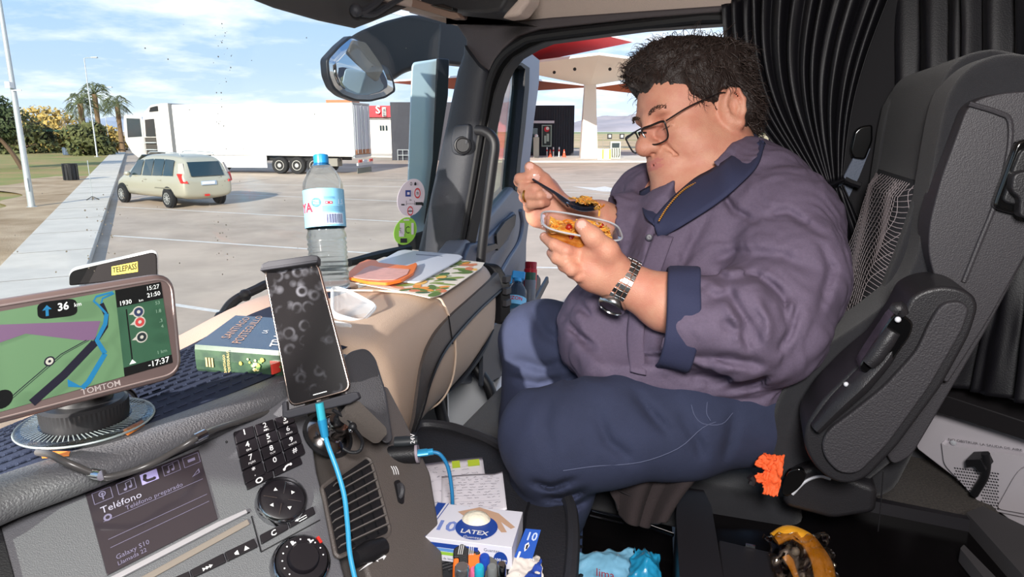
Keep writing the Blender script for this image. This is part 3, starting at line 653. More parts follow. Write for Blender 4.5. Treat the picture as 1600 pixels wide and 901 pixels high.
# fields, fence and mountains
q = MB(); q.prism([(10, 95, 0), (250, 95, 0), (420, 520, 0), (-40, 520, 0)], Z*.05, mat('field_ochre', (206, 176, 140), .95, rgb2=(160, 150, 96), vscale=.02)); q.build('field', kind='structure', label='ochre field beyond the forecourt')
q = MB(); q.prism([(-60, 525, 0), (620, 525, 0), (800, 1300, 0), (-100, 1300, 0)], Z*.08, mat('field_green', (142, 150, 104), .95)); q.build('far_field', kind='structure', label='green farmland in the distance')
q = MB(); FEN = mat('fence_grey', (140, 136, 128), .7)
for i in range(46): b = Vector((12+i*2.6, 92, 0)); q.tube([b, b+Z*1.8], .03, FEN, 5, 1)
for z_ in (.3, .9, 1.4, 1.78): q.tube([(12, 92, z_), (130, 92, z_)], .012, FEN, 4, 1)
q.build('wire_fence', label='wire fence between forecourt and ochre field', cat='fence')
def mtn(seed, x0, x1, yy, hmax, m, lab):
    def fn(u, v):
        x = x0+(x1-x0)*u; h = hmax*(.35+.65*abs(noise.fractal(Vector((x*.0011, seed, v*.5)), 1.0, 2.0, 5))*1.5)*min(1, u*5)*min(1, (1-u)*6)
        return Vector((x, yy+v*500, h*math.sin(v*math.pi/2)**.7+noise.noise(Vector((x*.01, v*6, seed)))*12*v))
    q = MB(); q.grid(fn, 160, 24, m); q.build('mountain', kind='structure', label=lab)
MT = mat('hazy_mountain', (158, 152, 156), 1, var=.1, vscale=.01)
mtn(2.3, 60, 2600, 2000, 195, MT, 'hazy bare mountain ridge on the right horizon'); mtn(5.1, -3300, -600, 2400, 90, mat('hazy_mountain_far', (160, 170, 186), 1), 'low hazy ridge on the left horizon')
# ================================================================== THE CAB
GRAIN = dict(bump=.35, bscale=700)
PLD = mat('dark_grained_plastic', (62, 62, 66), .55, **GRAIN)
PLK = mat('black_plastic', (24, 24, 27), .45, bump=.2, bscale=700)
PIL = mat('pillar_plastic', (48, 50, 56), .5, **GRAIN)
RUB = mat('rubber_seal', (20, 20, 22), .6)
BEI = mat('beige_plastic', (186, 162, 142), .6, bump=.3, bscale=600)
HDL = mat('headliner_beige', (176, 160, 150), .95, bump=.5, bscale=500)
PANEL = mat('panel_grey', (92, 92, 97), .5, bump=.4, bscale=900)
PANELB = mat('panel_brown_grey', (86, 80, 77), .45, bump=.35, bscale=800)
GLOSS = mat('gloss_black', (10, 10, 11), .12, coat=.5)
CHROME = mat('chrome', (215, 215, 218), .12, metal=1)
MESHW = mat('print_white', (226, 226, 228), .6)
GREYD = mat('door_grey', (120, 126, 140), .5)
DOORG = mat('door_inner_grey', (104, 108, 118), .5, bump=.3, bscale=600)
DOORB = mat('door_inner_blue_grey', (58, 66, 84), .5)
PAINTW = mat('cab_paint_white', (224, 226, 230), .3, coat=.3)
R0 = 1.5
WS = (Cp(0, 1.17, 2.1), (V*1.0+Z*.12).normalized())                # windscreen plane, leaning back slightly
# ---- side wall: pillar, header, seal
seal_in = [(724, 400), (729, 377), (745, 300), (760, 210), (773, 147), (781, 124), (789, 107), (803, 90), (829, 75), (851, 66), (1000, 46), (1131, 37), (1144, 56), (1168, 110), (1205, 200), (1240, 290)]
seal_out = [(708, 400), (713, 385), (728, 300), (743, 210), (753, 140), (758, 116), (766, 97), (780, 78), (803, 59), (840, 49), (1000, 33), (1150, 18), (1185, 60), (1195, 110), (1200, 200), (1215, 300)]
q = MB(); pl = RP(R0); A = pp(pl, seal_in); B = pp(pl, seal_out)
for i in range(len(A)-1): q.prism([A[i], A[i+1], B[i+1], B[i]], U*.05, RUB)
q.build('door_seal', kind='structure', label='black rubber seal round the passenger door opening', bevel=.004)
q = MB(); mid = [(a+b)/2-U*.006 for a, b in zip(A, B)]; q.tube(mid[:13], .011, RUB, 8, 3); q.build('seal_bead', kind='structure', label='ribbed bead of the door seal')
pil_l = [(650, 400), (655, 393), (690, 240), (717, 111), (726, 85), (727, 60), (718, 40)]
pil_r = [(716, 400), (720, 385), (735, 300), (750, 210), (760, 140), (764, 116), (772, 97)]
q = MB(); C1 = pp(RP(R0-.02), pil_l[:5]+[(727, 70)]); C2 = pp(RP(R0-.01), pil_r[:6])
rings = []
for i in range(6):
    a, b = C1[i], C2[i]; m1 = a.lerp(b, .35)-U*.018; m2 = a.lerp(b, .75)-U*.02
    rings.append([a+U*.02+V*.004, a-U*.004, a.lerp(b, .12)-U*.012, m1, m2, b-U*.004, b+U*.04, a.lerp(b, .5)+U*.09])
q.loft(rings, PIL); wallp = q.build('wall_right', kind='structure', sharp=55, label='dark grey windscreen pillar on the passenger side')
# base of the pillar down to the dashboard, and cab side below
q = MB(); q.prism(pp(RP(R0), [(650, 398), (718, 398), (705, 480), (640, 470)]), U*.05, PIL); q.build('wall_right', kind='structure')
# header and corner gusset
q = MB(); q.prism(pp(RP(R0-.015), [(700, 20), (728, 62), (727, 90), (740, 96), (764, 112), (772, 94), (786, 76), (808, 57), (842, 46), (1000, 29), (1200, 14), (1250, 2), (1130, 8), (1000, 17), (860, 27), (790, 34), (700, 34)]), U*.05, mat('header_plastic', (72, 66, 68), .6, **GRAIN)); q.build('trim_1', kind='structure', bevel=.006, label='dark header over the passenger door')
q = MB(); q.prism(pp(RP(R0+.002), [(640, 20), (700, 37), (790, 37), (860, 30), (1000, 20), (1130, 11), (1260, 5), (1420, -4), (1460, -90), (600, -90)]), U*.04, HDL); q.build('ceiling', kind='structure', label='beige headliner edge over the passenger door')
# ---- roof, rear wall, driver side (what shades the cab)
RF, RB, RL = 1.2, -.95, -.95
q = MB()
q.prism([Cp(RL, RF-.1, 2.80), Cp(1.56, RF-.1, 2.80), Cp(1.56, RB, 2.95), Cp(RL, RB, 2.95)], Z*.08, HDL)
roof = q.build('ceiling', kind='structure', label='beige cloth headliner')
q = MB(); q.prism([Cp(RL, RB, 1.2), Cp(1.56, RB, 1.2), Cp(1.56, RB, 3.0), Cp(RL, RB, 3.0)], -V*.06, HDL); q.build('wall_back', kind='structure')
q = MB()
q.prism([Cp(RL, RB, 1.2), Cp(RL, RF, 1.2), Cp(RL, RF, 2.02), Cp(RL, RB, 2.02)], -U*.08, PLD)
q.prism([Cp(RL, RB, 2.72), Cp(RL, RF, 2.72), Cp(RL, RF, 3.0), Cp(RL, RB, 3.0)], -U*.08, PLD)
q.prism([Cp(RL, RB, 1.9), Cp(RL, -.02, 1.9), Cp(RL, -.06, 2.8), Cp(RL, RB, 2.8)], -U*.08, PLD)
q.prism([Cp(RL, 1.02, 1.9), Cp(RL, 1.2, 1.9), Cp(RL, 1.12, 2.8), Cp(RL, .98, 2.8)], -U*.08, PLD)
q.build('wall_left', kind='structure', label='driver side door wall')
q = MB(); q.prism([Cp(RL, -.02, 2.02), Cp(RL, 1.02, 2.02), Cp(RL, .98, 2.72), Cp(RL, -.06, 2.72)], -U*.006, glass_mat('cab_glass', (236, 244, 240), .02, .98)); q.build('window_1', kind='structure')
q = MB(); q.prism([Cp(1.5, RB, 1.2), Cp(1.5, -.12, 1.2), Cp(1.5, .12, 2.0), Cp(1.5, .12, 2.98), Cp(1.5, RB, 2.98)], U*.06, PLD); q.build('wall_right', kind='structure')
FLC = mat('cab_carpet', (66, 62, 60), .98, bump=1, bscale=400, bdetail=6, rgb2=(92, 86, 80), vscale=260)
q = MB(); q.prism([Cp(RL, RB, 1.44), Cp(1.5, RB, 1.44), Cp(1.5, 1.1, 1.44), Cp(RL, 1.1, 1.44)], Z*.03, FLC); q.build('floor', kind='structure', label='dark carpeted cab floor')
q = MB(); q.prism([Cp(RL, 1.12, 1.4), Cp(1.5, 1.12, 1.4), Cp(1.5, 1.12, 2.04), Cp(RL, 1.12, 2.04)], V*.05, PLK); q.build('wall_front', kind='structure')
# header box above the windscreen and over-door cover
def pxbar(name, pl, top, bot, vec, m, parent=None, **k):
    q = MB(); q.prism(pp(pl, list(top)+list(bot)[::-1]), vec, m); return q.build(name, parent, **k)
q = MB(); q.prism([Cp(RL, 1.02, 2.765), Cp(1.5, 1.02, 2.765), Cp(1.5, 1.16, 2.79), Cp(RL, 1.16, 2.79)], Z*.09, HDL); q.build('trim_2', kind='structure', bevel=.01, label='header above the windscreen')
bk = mat('visor_cover', (40, 40, 42), .5, **GRAIN)
q = MB(); P = pp(RP(1.42), [(632, -8), (660, 4), (730, 26), (800, 33), (826, 30), (838, 10), (838, -40), (600, -40)]); q.prism(P, -U*.12, bk); st = q.build('overhead_locker', bevel=.01, label='dark overhead shelf end above the windscreen pillar', cat='shelf')
q = MB(); P = pp(RP(1.29), [(556, -30), (600, -6), (655, 14), (715, 32), (728, 30), (722, 22), (660, 2), (620, -14), (600, -30)]); q.prism(P, -U*.02, mat('brown_edge', (120, 98, 86), .6)); q.build('shelf_edge', st, bevel=.003)
q = MB(); P = pp(RP(1.28), [(680, 10), (690, 13), (715, 20), (716, 14), (700, 8)]); q.prism(P, -U*.02, GLOSS); q.build('shelf_clip', st, bevel=.002)
q = MB(); P = pp(RP(1.28), [(800, 34), (828, 31), (846, 8), (850, -40), (838, -40), (826, 6)]); q.prism(P, -U*.05, HDL); q.build('shelf_end_cap', st, bevel=.01)
# sun visor
VIS = mat('visor_smoke', (60, 58, 58), .4, alpha=.93)
o = thing('sun_visor', hit(520, 10, FP(1.0)), 'smoky dark sun visor across the top of the windscreen', 'sun visor')
q = MB(); q.prism(pp(FP(1.04), [(380, -8), (430, 12), (500, 32), (556, 44), (585, 33), (650, 6), (640, -50), (380, -60)]), V*.008, VIS); q.build('visor_panel', o, bevel=.003)
q = MB(); q.tube(pp(FP(1.02), [(550, 14), (565, 18), (585, 6), (600, -8)]), .008, PIL, 8); q.tube(pp(FP(1.02), [(565, 22), (585, 22), (608, 8), (640, -10)]), .006, PIL, 8); q.ball(hit(556, 16, FP(1.015)), .013, PIL); q.build('visor_bracket', o)
# ---- windscreen glass with two stickers
def wsp(x, y, off=0): return hit(x, y, WS)-WS[1]*off
q = MB(); n = WS[1]
def wpt(r, z): p = Cp(r, 0, z); return p+V*((WS[0]-p).dot(n)/V.dot(n))
q.prism([wpt(-.92, 2.05), wpt(1.47, 2.05), wpt(1.47, 2.76), wpt(-.92, 2.76)], n*.006, glass_mat('windscreen_glass', (250, 252, 251), .02, .99))
q.build('windscreen', label='windscreen of the lorry cab, lightly marked with dirt', cat='windscreen')
q = MB(); DIRT = mat('glass_dirt', (120, 116, 104), .9); rnd = random.Random(11)
for i in range(150):
    x = rnd.choice([rnd.uniform(20, 640), rnd.gauss(165, 14), rnd.gauss(345, 10)]); y = rnd.uniform(20, 430) if x > 200 else rnd.uniform(300, 430)
    s_ = rnd.uniform(.0005, .0017); c = wsp(x, y, .001); q.poly([c+U*s_*math.cos(a)+Z*s_*math.sin(a) for a in (0, 1.2, 2.5, 3.8, 5)], DIRT)
q.build('dirt_specks', kind='stuff', label='tiny insect and dust specks on the windscreen', cat='dirt')
def sticker(cx, cy, w, h, m, label, draw):
    c = wsp(cx, cy, .002); Fc = Face(wsp(cx-w, cy+h, .002), wsp(cx+w, cy+h, .002), wsp(cx+w, cy-h, .002), wsp(cx-w, cy-h, .002)); q = MB()
    n_ = 40; q.prism([Fc.p(.5+.5*math.cos(2*math.pi*i/n_)+.10*math.sin(2*math.pi*i/n_), .5+.5*math.sin(2*math.pi*i/n_)) for i in range(n_)], Fc.n*.0008, m)
    draw(q, Fc); q.build('sticker', smooth=False, label=label, cat='sticker')
SW = mat('sticker_white', (206, 196, 206), .6); SG = mat('sticker_green', (142, 196, 74), .6); SK = mat('sticker_black', (40, 42, 44), .6); SB = mat('sticker_blue', (44, 62, 130), .6); SR = mat('sticker_red', (190, 50, 56), .6)
def dr1(q, F_):
    o_ = .0015
    F_.disc(q, .48, .87, .04, SK, o_, 12, .6); F_.disc(q, .64, .87, .04, SK, o_, 12); F_.rect(q, .60, .83, .68, .88, SK, o_)
    F_.rect(q, .27, .53, .47, .70, SB, o_); F_.rect(q, .33, .58, .42, .65, SW, o_*1.3); F_.disc(q, .72, .62, .12, SR, o_, 20, .72); F_.text(q, '70', .72, .58, F_.h*.10, SK, o_, 'CENTER', .02)
    F_.rect(q, .64, .30, .92, .38, SK, o_); F_.rect(q, .88, .28, .95, .36, SK, o_); F_.text(q, '50m', .46, .42, F_.h*.055, SK, o_, 'CENTER', .02); F_.rect(q, .12, .29, .24, .33, SK, o_)
    for i in range(5): F_.rect(q, .33+.06*i, .33, .36+.06*i, .345, SK, o_)
    F_.rect(q, .30, .30, .315, .42, SK, o_); F_.rect(q, .60, .30, .615, .42, SK, o_)
    F_.disc(q, .45, .14, .11, SR, o_, 20, .75); F_.rect(q, .37, .12, .53, .15, SK, o_)
sticker(641, 308, 21, 29, SW, 'oval pale sticker with speed limit and lorry symbols, upper of two on the windscreen', dr1)
def dr2(q, F_):
    o_ = .0015
    F_.text(q, 'C', .58, .42, F_.h*.38, SK, o_, 'CENTER', .0)
    F_.rect(q, .24, .40, .44, .80, SW, o_); F_.rect(q, .2, .30, .42, .52, SW, o_); F_.rect(q, .75, .38, .86, .80, SW, o_)
    F_.rect(q, .40, .88, .66, .93, SW, o_); F_.rect(q, .26, .08, .56, .24, SK, o_)
    F_.text(q, 'LEZ', .29, .44, F_.h*.12, SK, o_*1.5, rot=math.pi/2)
sticker(632, 360.5, 17.5, 21.5, SG, 'small green oval emission sticker with a large C, lower of two on the windscreen', dr2)
# ---- mirrors outside
def mirror_surface(name, rgb=(200, 205, 210)): return mat(name, rgb, .02, metal=1)
o = thing('wide_angle_mirror', hit(610, 95, FP(1.6)), 'black wide-angle kerb mirror on a thick arm outside the windscreen', 'mirror')
FM = FP(1.62)
ou = [(512, 92), (520, 75), (560, 48), (600, 32), (640, 22), (690, 24), (735, 34), (745, 60), (745, 104), (700, 99), (655, 104), (630, 112), (614, 124), (560, 130), (520, 120)]
q = MB(); q.prism(round_poly(pp(FM, ou), .03), (U*.76+V*.68)*.10, mat('mirror_shell', (26, 29, 34), .5, spec=.3)); q.build('mirror_arm', o, bevel=.02, seg=3)
q = MB(); gl = [(510, 92), (512, 118), (520, 138), (534, 150), (556, 158), (580, 159), (604, 153), (619, 143), (617, 128), (608, 106), (590, 96), (572, 78), (560, 60), (548, 55), (530, 70)]
q.prism(round_poly(pp(FP(1.61), gl), .012), V*.03, mat('mirror_rim', (18, 24, 34), .4)); b_ = q.build('mirror_housing', o, bevel=.004)
cx, cy = 562, 112; gi = [((x-cx)*.93+cx, (y-cy)*.93+cy) for x, y in gl]; Pg = round_poly(pp(FP(1.605), gi), .012)
cc = sum(Pg, Vector())/len(Pg)-V*.012+Z*.0; rings = [[cc+(p-cc)*s_-V*(.003-.003*s_*s_) for p in Pg] for s_ in (1, .75, .5, .25, .02)]
q = MB(); q.loft(rings, mirror_surface('mirror_glass'), cap=True); q.build('mirror_glass', b_, sharp=180)
q = MB(); q.prism(round_poly(pp(FP(1.59), [(552, 62), (572, 66), (592, 94), (600, 108), (590, 128), (574, 118), (556, 96), (545, 80)]), .01), V*.01, mat('mirror_shade', (90, 88, 84), .25, alpha=.7)); q.build('reflector_cover', o, bevel=.003)
# long main mirror housing
o = thing('main_mirror', hit(668, 230, FP(1.42)), 'tall pale blue and black main mirror housing outside the windscreen pillar', 'mirror')
q = MB(); q.prism(round_poly(pp(FP(1.42), [(643, 97), (690, 90), (686, 200), (670, 330), (660, 385), (646, 390), (636, 300)]), .02), (U*.79+V*.61)*.12, mat('mirror_white', (176, 200, 214), .25, coat=.5)); q.build('housing', o, bevel=.025, seg=3)
q = MB(); q.prism(round_poly(pp(FP(1.40), [(682, 90), (702, 92), (700, 150), (680, 280), (668, 350), (662, 352), (676, 250)]), .01), (U*.79+V*.61)*.12, mat('mirror_shell')); q.build('inner_edge', o, bevel=.01)
q = MB(); q.prism(pp(FP(1.41), [(648, 366), (668, 360), (664, 392), (650, 390)]), V*.08, PLK); q.build('lower_bracket', o, bevel=.008)
# ---- grab handle and the round knob on the pillar
q = MB(); q.tube(pp(RP(1.44), [(745, 203), (757, 205), (768, 213), (773, 228), (769, 262), (760, 330), (752, 400), (750, 450), (760, 468)]), .0125, PLK, 12, 8); q.build('grab_handle', label='black grab handle on the windscreen pillar', cat='handle')
o = thing('pillar_speaker', hit(722, 226, RP(1.46)), 'round black knob on a raised mount on the pillar', 'knob')
q = MB(); q.prism(round_poly(pp(RP(1.475), [(716, 195), (740, 193), (738, 222), (730, 244), (712, 240), (710, 215)]), .012), -U*.02, PIL); q.build('mount', o, bevel=.006)
c = hit(723, 227, RP(1.455)); ax = (EYE-c).normalized(); q = MB(); q.lathe([(.022, -.012), (.023, 0), (.021, .008), (.018, .009), (.016, .005), (0, .005)], c, ax, PLK, 28); q.build('knob', o)
# ---- open passenger door
H = Cp(1.56, 1.06, 0); dd = (U*.896+V*.31).normalized(); dn = dd.cross(Z).normalized(); dn = dn if dn.dot(EYE-H) > 0 else -dn
DP = (H, dn)
def dp(pts, off=0): return [p+dn*off for p in pp(DP, pts)]
o = thing('passenger_door', H+dd*.5+Z*1.2, 'open passenger door with grey inner panel and clear window', 'door')
fr_out = [(752, 150), (768, 95), (785, 84), (828, 82), (843, 94), (842, 130), (834, 190), (828, 250), (829, 300)]
fr_in = [(775, 150), (788, 108), (793, 103), (812, 102), (819, 108), (818, 140), (812, 200), (806, 260), (803, 296)]
q = MB()
A = dp(fr_out, 0); B = dp(fr_in, 0)
for i in range(len(A)-1): q.prism([A[i], A[i+1], B[i+1], B[i]], -dn*.05, mat('frame_grey', (108, 116, 134), .45))
q.build('window_frame', o)
q = MB(); fi2 = [(770, 150), (785, 106), (792, 99), (814, 98), (826, 106), (825, 140), (819, 200), (812, 256), (809, 300)]; B2 = dp(fi2, .004); B3 = dp(fr_in, .004)
for i in range(len(B2)-1): q.prism([B2[i], B2[i+1], B3[i+1], B3[i]], -dn*.04, RUB)
q.build('window_rubber', o)
q = MB(); q.prism(dp([(700, 470), (729, 378), (740, 300), (760, 200), (775, 140), (792, 100), (822, 102), (820, 140), (813, 200), (806, 296), (760, 360)], -.02), -dn*.005, glass_mat('door_glass', (226, 236, 226), .05, .93)); q.build('window_glass', o)
q = MB(); q.prism(dp([(715, 395), (729, 376), (765, 338), (806, 289), (829, 262), (829, 330), (823, 380), (822, 470), (800, 520), (770, 560), (745, 600), (690, 600), (690, 430)], 0), -dn*.06, DOORG); pan = q.build('inner_panel', o, bevel=.012, seg=2)
q = MB(); q.prism(dp([(720, 402), (729, 380), (750, 376), (776, 352), (800, 330), (800, 350), (790, 375), (764, 400), (752, 430), (730, 450), (715, 450)], .012), -dn*.02, DOORB); arm_ = q.build('arm_rest', o, bevel=.008)
q = MB(); q.prism(round_poly(dp([(766, 365), (780, 346), (798, 334), (796, 352), (778, 380), (768, 392)], .02), .01), -dn*.01, PLK); q.build('handle_recess', arm_, bevel=.004)
q = MB(); q.tube(dp([(800, 328), (803, 350), (797, 378), (780, 405), (768, 425), (760, 440)], .03), .008, mat('handle_grey', (86, 92, 108), .4), 8); q.build('pull_handle', arm_)
q = MB(); q.prism(round_poly(dp([(738, 386), (760, 380), (766, 386), (742, 396)], .03), .004), -dn*.014, PLK); sw = q.build('window_switch', arm_, bevel=.003)
# door pocket
q = MB(); q.prism(dp([(822, 430), (823, 440), (800, 478), (786, 492), (762, 560), (735, 585), (700, 600), (700, 520), (755, 480), (795, 470)], .09), -dn*.012, mat('pocket_dark', (46, 50, 58), .5)); pk = q.build('door_pocket', o, bevel=.004)
q = MB(); q.prism(dp([(822, 428), (826, 434), (826, 470), (800, 525), (760, 585), (765, 560), (800, 478)], .05), -dn*.1, mat('pocket_dark')); q.build('pocket_end', pk, bevel=.004)
q = MB(); q.prism(round_poly(dp([(758, 556), (768, 552), (772, 557), (760, 563)], .102), .004), -dn*.01, mat('door_lamp', (220, 150, 90), .3, alpha=1)); q.build('door_lamp', pk)
# things standing in the pocket
def dpt(x, y, off): return dp([(x, y)], off)[0]
b = dpt(779, 494, .05); t_ = dpt(789, 418, .05); ax = (t_-b).normalized(); hh = (t_-b).length
CLR = mat('clear_plastic', (235, 245, 250), .05, trans=1, ior=1.2, alpha=.75); BLU = mat('liquid_blue', (110, 190, 230), .15, alpha=.85)
o = thing('spray_bottle', b, 'clear spray bottle of blue liquid with a blue head in the door pocket', 'spray bottle')
hs = hh*.72; q = MB(); q.lathe([(.0, 0), (.034, .002), (.036, hs*.5), (.034, hs*.75), (.022, hs*.9), (.012, hs)], b, ax, CLR, 24); q.build('bottle_body', o)
q = MB(); q.lathe([(.0, .003), (.032, .004), (.034, hs*.40), (0, hs*.40)], b, ax, BLU, 24); q.build('liquid', o)
q = MB(); q.lathe([(.0362, hs*.28), (.0362, hs*.52)], b, ax, mat('label_blue', (120, 190, 225), .5), 24, cap=False); lb = q.build('bottle_label', o)
q = MB(); c = b+ax*hs*.44; e_ = (EYE-c); e_ = (e_-ax*e_.dot(ax)).normalized(); sd = ax.cross(e_).normalized(); sd = sd if sd.dot(Vector((1, 0, 0))) > 0 else -sd
def curved(c, sd, ax, e_, R): return lambda x, y: c+ax*y+(e_*math.cos(x/R)+sd*math.sin(x/R))*(R+.0006)
q.text('EZON', curved(c-ax*.006, sd, ax, e_, .0362), mat('text_red', (206, 40, 60), .5), size=.017, align='CENTER', bold=.02); q.build('label_text', lb, smooth=False)
q = MB(); q.lathe([(.013, hs*.97), (.014, hs*1.08), (.009, hs*1.1)], b, ax, mat('trigger_blue', (60, 160, 220), .4), 16)
hd_ = b+ax*hs*1.18; q.box(hd_, sd*.022, ax*.014, e_*.009, mat('trigger_blue')); q.box(hd_-sd*.022-ax*.018, sd*.004, ax*.016, e_*.005, mat('trigger_blue')); q.build('spray_head', o, bevel=.004)
def can(x0, y0, x1, y1, r, m, mc, name, label, off=.05):
    b = dpt(x0, y0, off); t_ = dpt(x1, y1, off); ax = (t_-b).normalized(); h = (t_-b).length; o = thing(name, b, label, 'spray can')
    q = MB(); q.lathe([(0, 0), (r*.95, 0), (r, .006), (r, h*.72), (r*.85, h*.76)], b, ax, m, 22); q.build('can_body', o); q = MB(); q.lathe([(r*.9, h*.75), (r*.92, h*.97), (r*.85, h), (0, h)], b, ax, mc, 22, cap=False); q.build('cap', o)
can(807, 450, 809, 408, .024, mat('can_red', (196, 28, 40), .35), mat('cap_red', (170, 20, 34), .35), 'red_spray_can', 'red spray can with a red cap in the door pocket')
can(797, 470, 799, 424, .02, mat('can_grey', (110, 112, 118), .4), mat('cap_green', (50, 90, 70), .4), 'small_grey_bottle', 'grey bottle with a dark green cap between the spray bottle and the red can', .07)
# white sill and step below the doorway
q = MB(); q.prism([Cp(1.5, .15, 1.40), Cp(1.5, 1.1, 1.40), Cp(1.72, 1.1, 1.40), Cp(1.72, .15, 1.40)], Z*.05, PAINTW); q.prism([Cp(1.52, .95, 1.45), Cp(1.52, 1.14, 1.45), Cp(1.52, 1.14, 2.1), Cp(1.52, 1.0, 2.1)], U*.10, PAINTW)
q.build('trim_3', kind='structure', bevel=.01, label='white painted door sill')
q = MB(); q.prism(pp(RP(1.53), [(700, 640), (720, 600), (789, 535), (792, 560), (764, 640), (745, 672), (720, 680)]), U*.02, PAINTW); sl_ = q.build('door_sill', bevel=.006, label='white painted metal sill flange between dashboard and knee', cat='sill')
q = MB(); q.ball(hit(762, 586, RP(1.525)), .004, PLK, 8); q.ball(hit(745, 640, RP(1.525)), .004, PLK, 8); q.build('bolt', sl_)
q = MB(); q.prism([Cp(1.5, .2, 1.2), Cp(1.5, 1.0, 1.2), Cp(1.85, 1.0, 1.2), Cp(1.85, .2, 1.2)], Z*.03, mat('step_tread', (96, 104, 112), .7, bump=1, bscale=60)); q.build('trim_4', kind='structure', label='grey entry step outside the door')

# ================================================================== DASHBOARD
dash = thing('dashboard', Cp(.6, 1.0, 1.6), 'dark grey dashboard with a beige passenger side and angled radio console', 'dashboard')
def onz(x, y, z): return hit(x, y, ZP(z))
# beige passenger side
def fe(r): return .755+.30*(r-.95)+(.0 if r > .9 else -(.9-r)*.15)
prof = [(None, 2.185), (.06, 2.188), (.02, 2.182), (.0, 2.165), (-.013, 2.135), (-.018, 2.10), (-.016, 2.05), (-.006, 2.0), (.02, 1.955), (.07, 1.925), (.16, 1.91)]
rs = [.70, .76, .83, .9, 1.0, 1.1, 1.2, 1.28, 1.34, 1.38, 1.402]
def bpt(r, i, off=0):
    f_, z_ = prof[i]; k = min(i+1, len(prof)-1); j = max(i-1, 0)
    f = 1.14 if f_ is None else fe(r)+f_+(.03*max(0, (r-1.37)/.03)**2 if f_ is not None else 0)
    return Cp(r, f-off, z_-(.004*max(0, (r-1.38)/.02)))
q = MB(); q.loft([[bpt(r, i) for i in range(len(prof))]+[Cp(r, 1.14, 1.91)] for r in rs], BEI)
bei = q.build('beige_passenger_fascia', dash, sub=1)
def bsurf(r, z, off=0):                                            # point on the rear-facing side of the fascia at height z
    for i in range(3, len(prof)-1):
        (fa, za), (fb, zb) = prof[i], prof[i+1]
        if za >= z >= zb: t = (za-z)/(za-zb); return Cp(r, fe(r)+fa*(1-t)+fb*t-off, z)
    return Cp(r, fe(r)+prof[3][0]-off, z)
TRIM = mat('fascia_trim', (74, 68, 66), .45, bump=.2, bscale=500)
up = [(1.40, 2.158), (1.35, 2.155), (1.2, 2.15), (1.05, 2.145), (.95, 2.135), (.88, 2.11), (.845, 2.07), (.832, 2.02), (.83, 1.96), (.835, 1.93)]
lo = [(1.40, 2.118), (1.35, 2.118), (1.2, 2.115), (1.05, 2.105), (.97, 2.09), (.915, 2.06), (.885, 2.02), (.865, 1.98), (.86, 1.95), (.862, 1.93)]
q = MB(); U1 = cr_path([bsurf(r, z, .006) for r, z in up], 4); L1 = cr_path([bsurf(r, z, .006) for r, z in lo], 4)
for i in range(len(U1)-1): q.add([U1[i], U1[i+1], L1[i+1], L1[i], U1[i]+V*.012, U1[i+1]+V*.012, L1[i+1]+V*.012, L1[i]+V*.012], [(0, 1, 2, 3), (0, 4, 5, 1), (3, 2, 6, 7)], TRIM)
q.build('curved_trim_strip', dash, sharp=60)
q = MB(); q.tube([bsurf(r, z, .007) for r, z in lo], .0035, PLK, 6, 4); q.tube([bsurf(1.035, 2.15, .008), bsurf(1.03, 2.095, .008)], .0015, PLK, 5, 1); q.build('trim_groove', dash)
SEAM = mat('beige_seam', (206, 184, 164), .5)
q = MB(); q.tube([Cp(.94, 1.0, 2.191), Cp(.99, .9, 2.192), Cp(1.03, .80, 2.186), bsurf(1.045, 2.165, .001), bsurf(1.05, 2.13, .001)], .0022, SEAM, 6); q.tube([bsurf(r, z, .001) for r, z in ((1.06, 2.10), (1.065, 2.05), (1.06, 2.0), (1.045, 1.96), (1.02, 1.93))], .002, SEAM, 6); q.build('seam', dash)
q = MB(); q.tube([bsurf(1.34, 2.03, .003), bsurf(1.27, 2.0, .003), bsurf(1.18, 1.96, .003), bsurf(1.1, 1.94, .003)], [.002, .006, .006, .002], PLK, 8); q.build('glove_box_latch_slot', dash)
# end vent by the door
q = MB(); q.prism(round_poly([Cp(1.408, fe(1.40)+.02, 2.175), Cp(1.408, fe(1.40)-.012, 2.13), Cp(1.408, fe(1.40)-.012, 2.02), Cp(1.408, fe(1.40)+.04, 2.03), Cp(1.408, fe(1.40)+.09, 2.175)], .015), U*.015-V*.02, PLK); ev = q.build('end_vent', dash, bevel=.004)
q = MB()
for i in range(3): q.box(Cp(1.40, fe(1.40)-.034, 2.145-.03*i), U*.012, V*.006, Z*.008, PLD)
q.build('end_vent_slat', ev, bevel=.002)
# looped footwell handle under the glovebox
q = MB(); q.tube([Cp(1.35, .93, 1.93), Cp(1.36, .88, 1.86), Cp(1.36, .86, 1.74), Cp(1.35, .87, 1.665), Cp(1.31, .89, 1.645), Cp(1.25, .91, 1.665), Cp(1.24, .92, 1.74), Cp(1.23, .95, 1.88)], .0145, PLK, 10); q.build('looped_grip', dash)
q = MB(); q.prism([Cp(.86, .98, 1.45), Cp(1.18, .98, 1.45), Cp(1.24, 1.0, 1.93), Cp(.86, .92, 1.93)], V*.06, PLK); q.prism([Cp(.9, .80, 1.50), Cp(1.2, .86, 1.47), Cp(1.22, .96, 1.50), Cp(.9, .96, 1.6)], Z*.12, mat('footwell_grey', (58, 66, 78), .7)); q.build('footwell_panel', dash, bevel=.01)
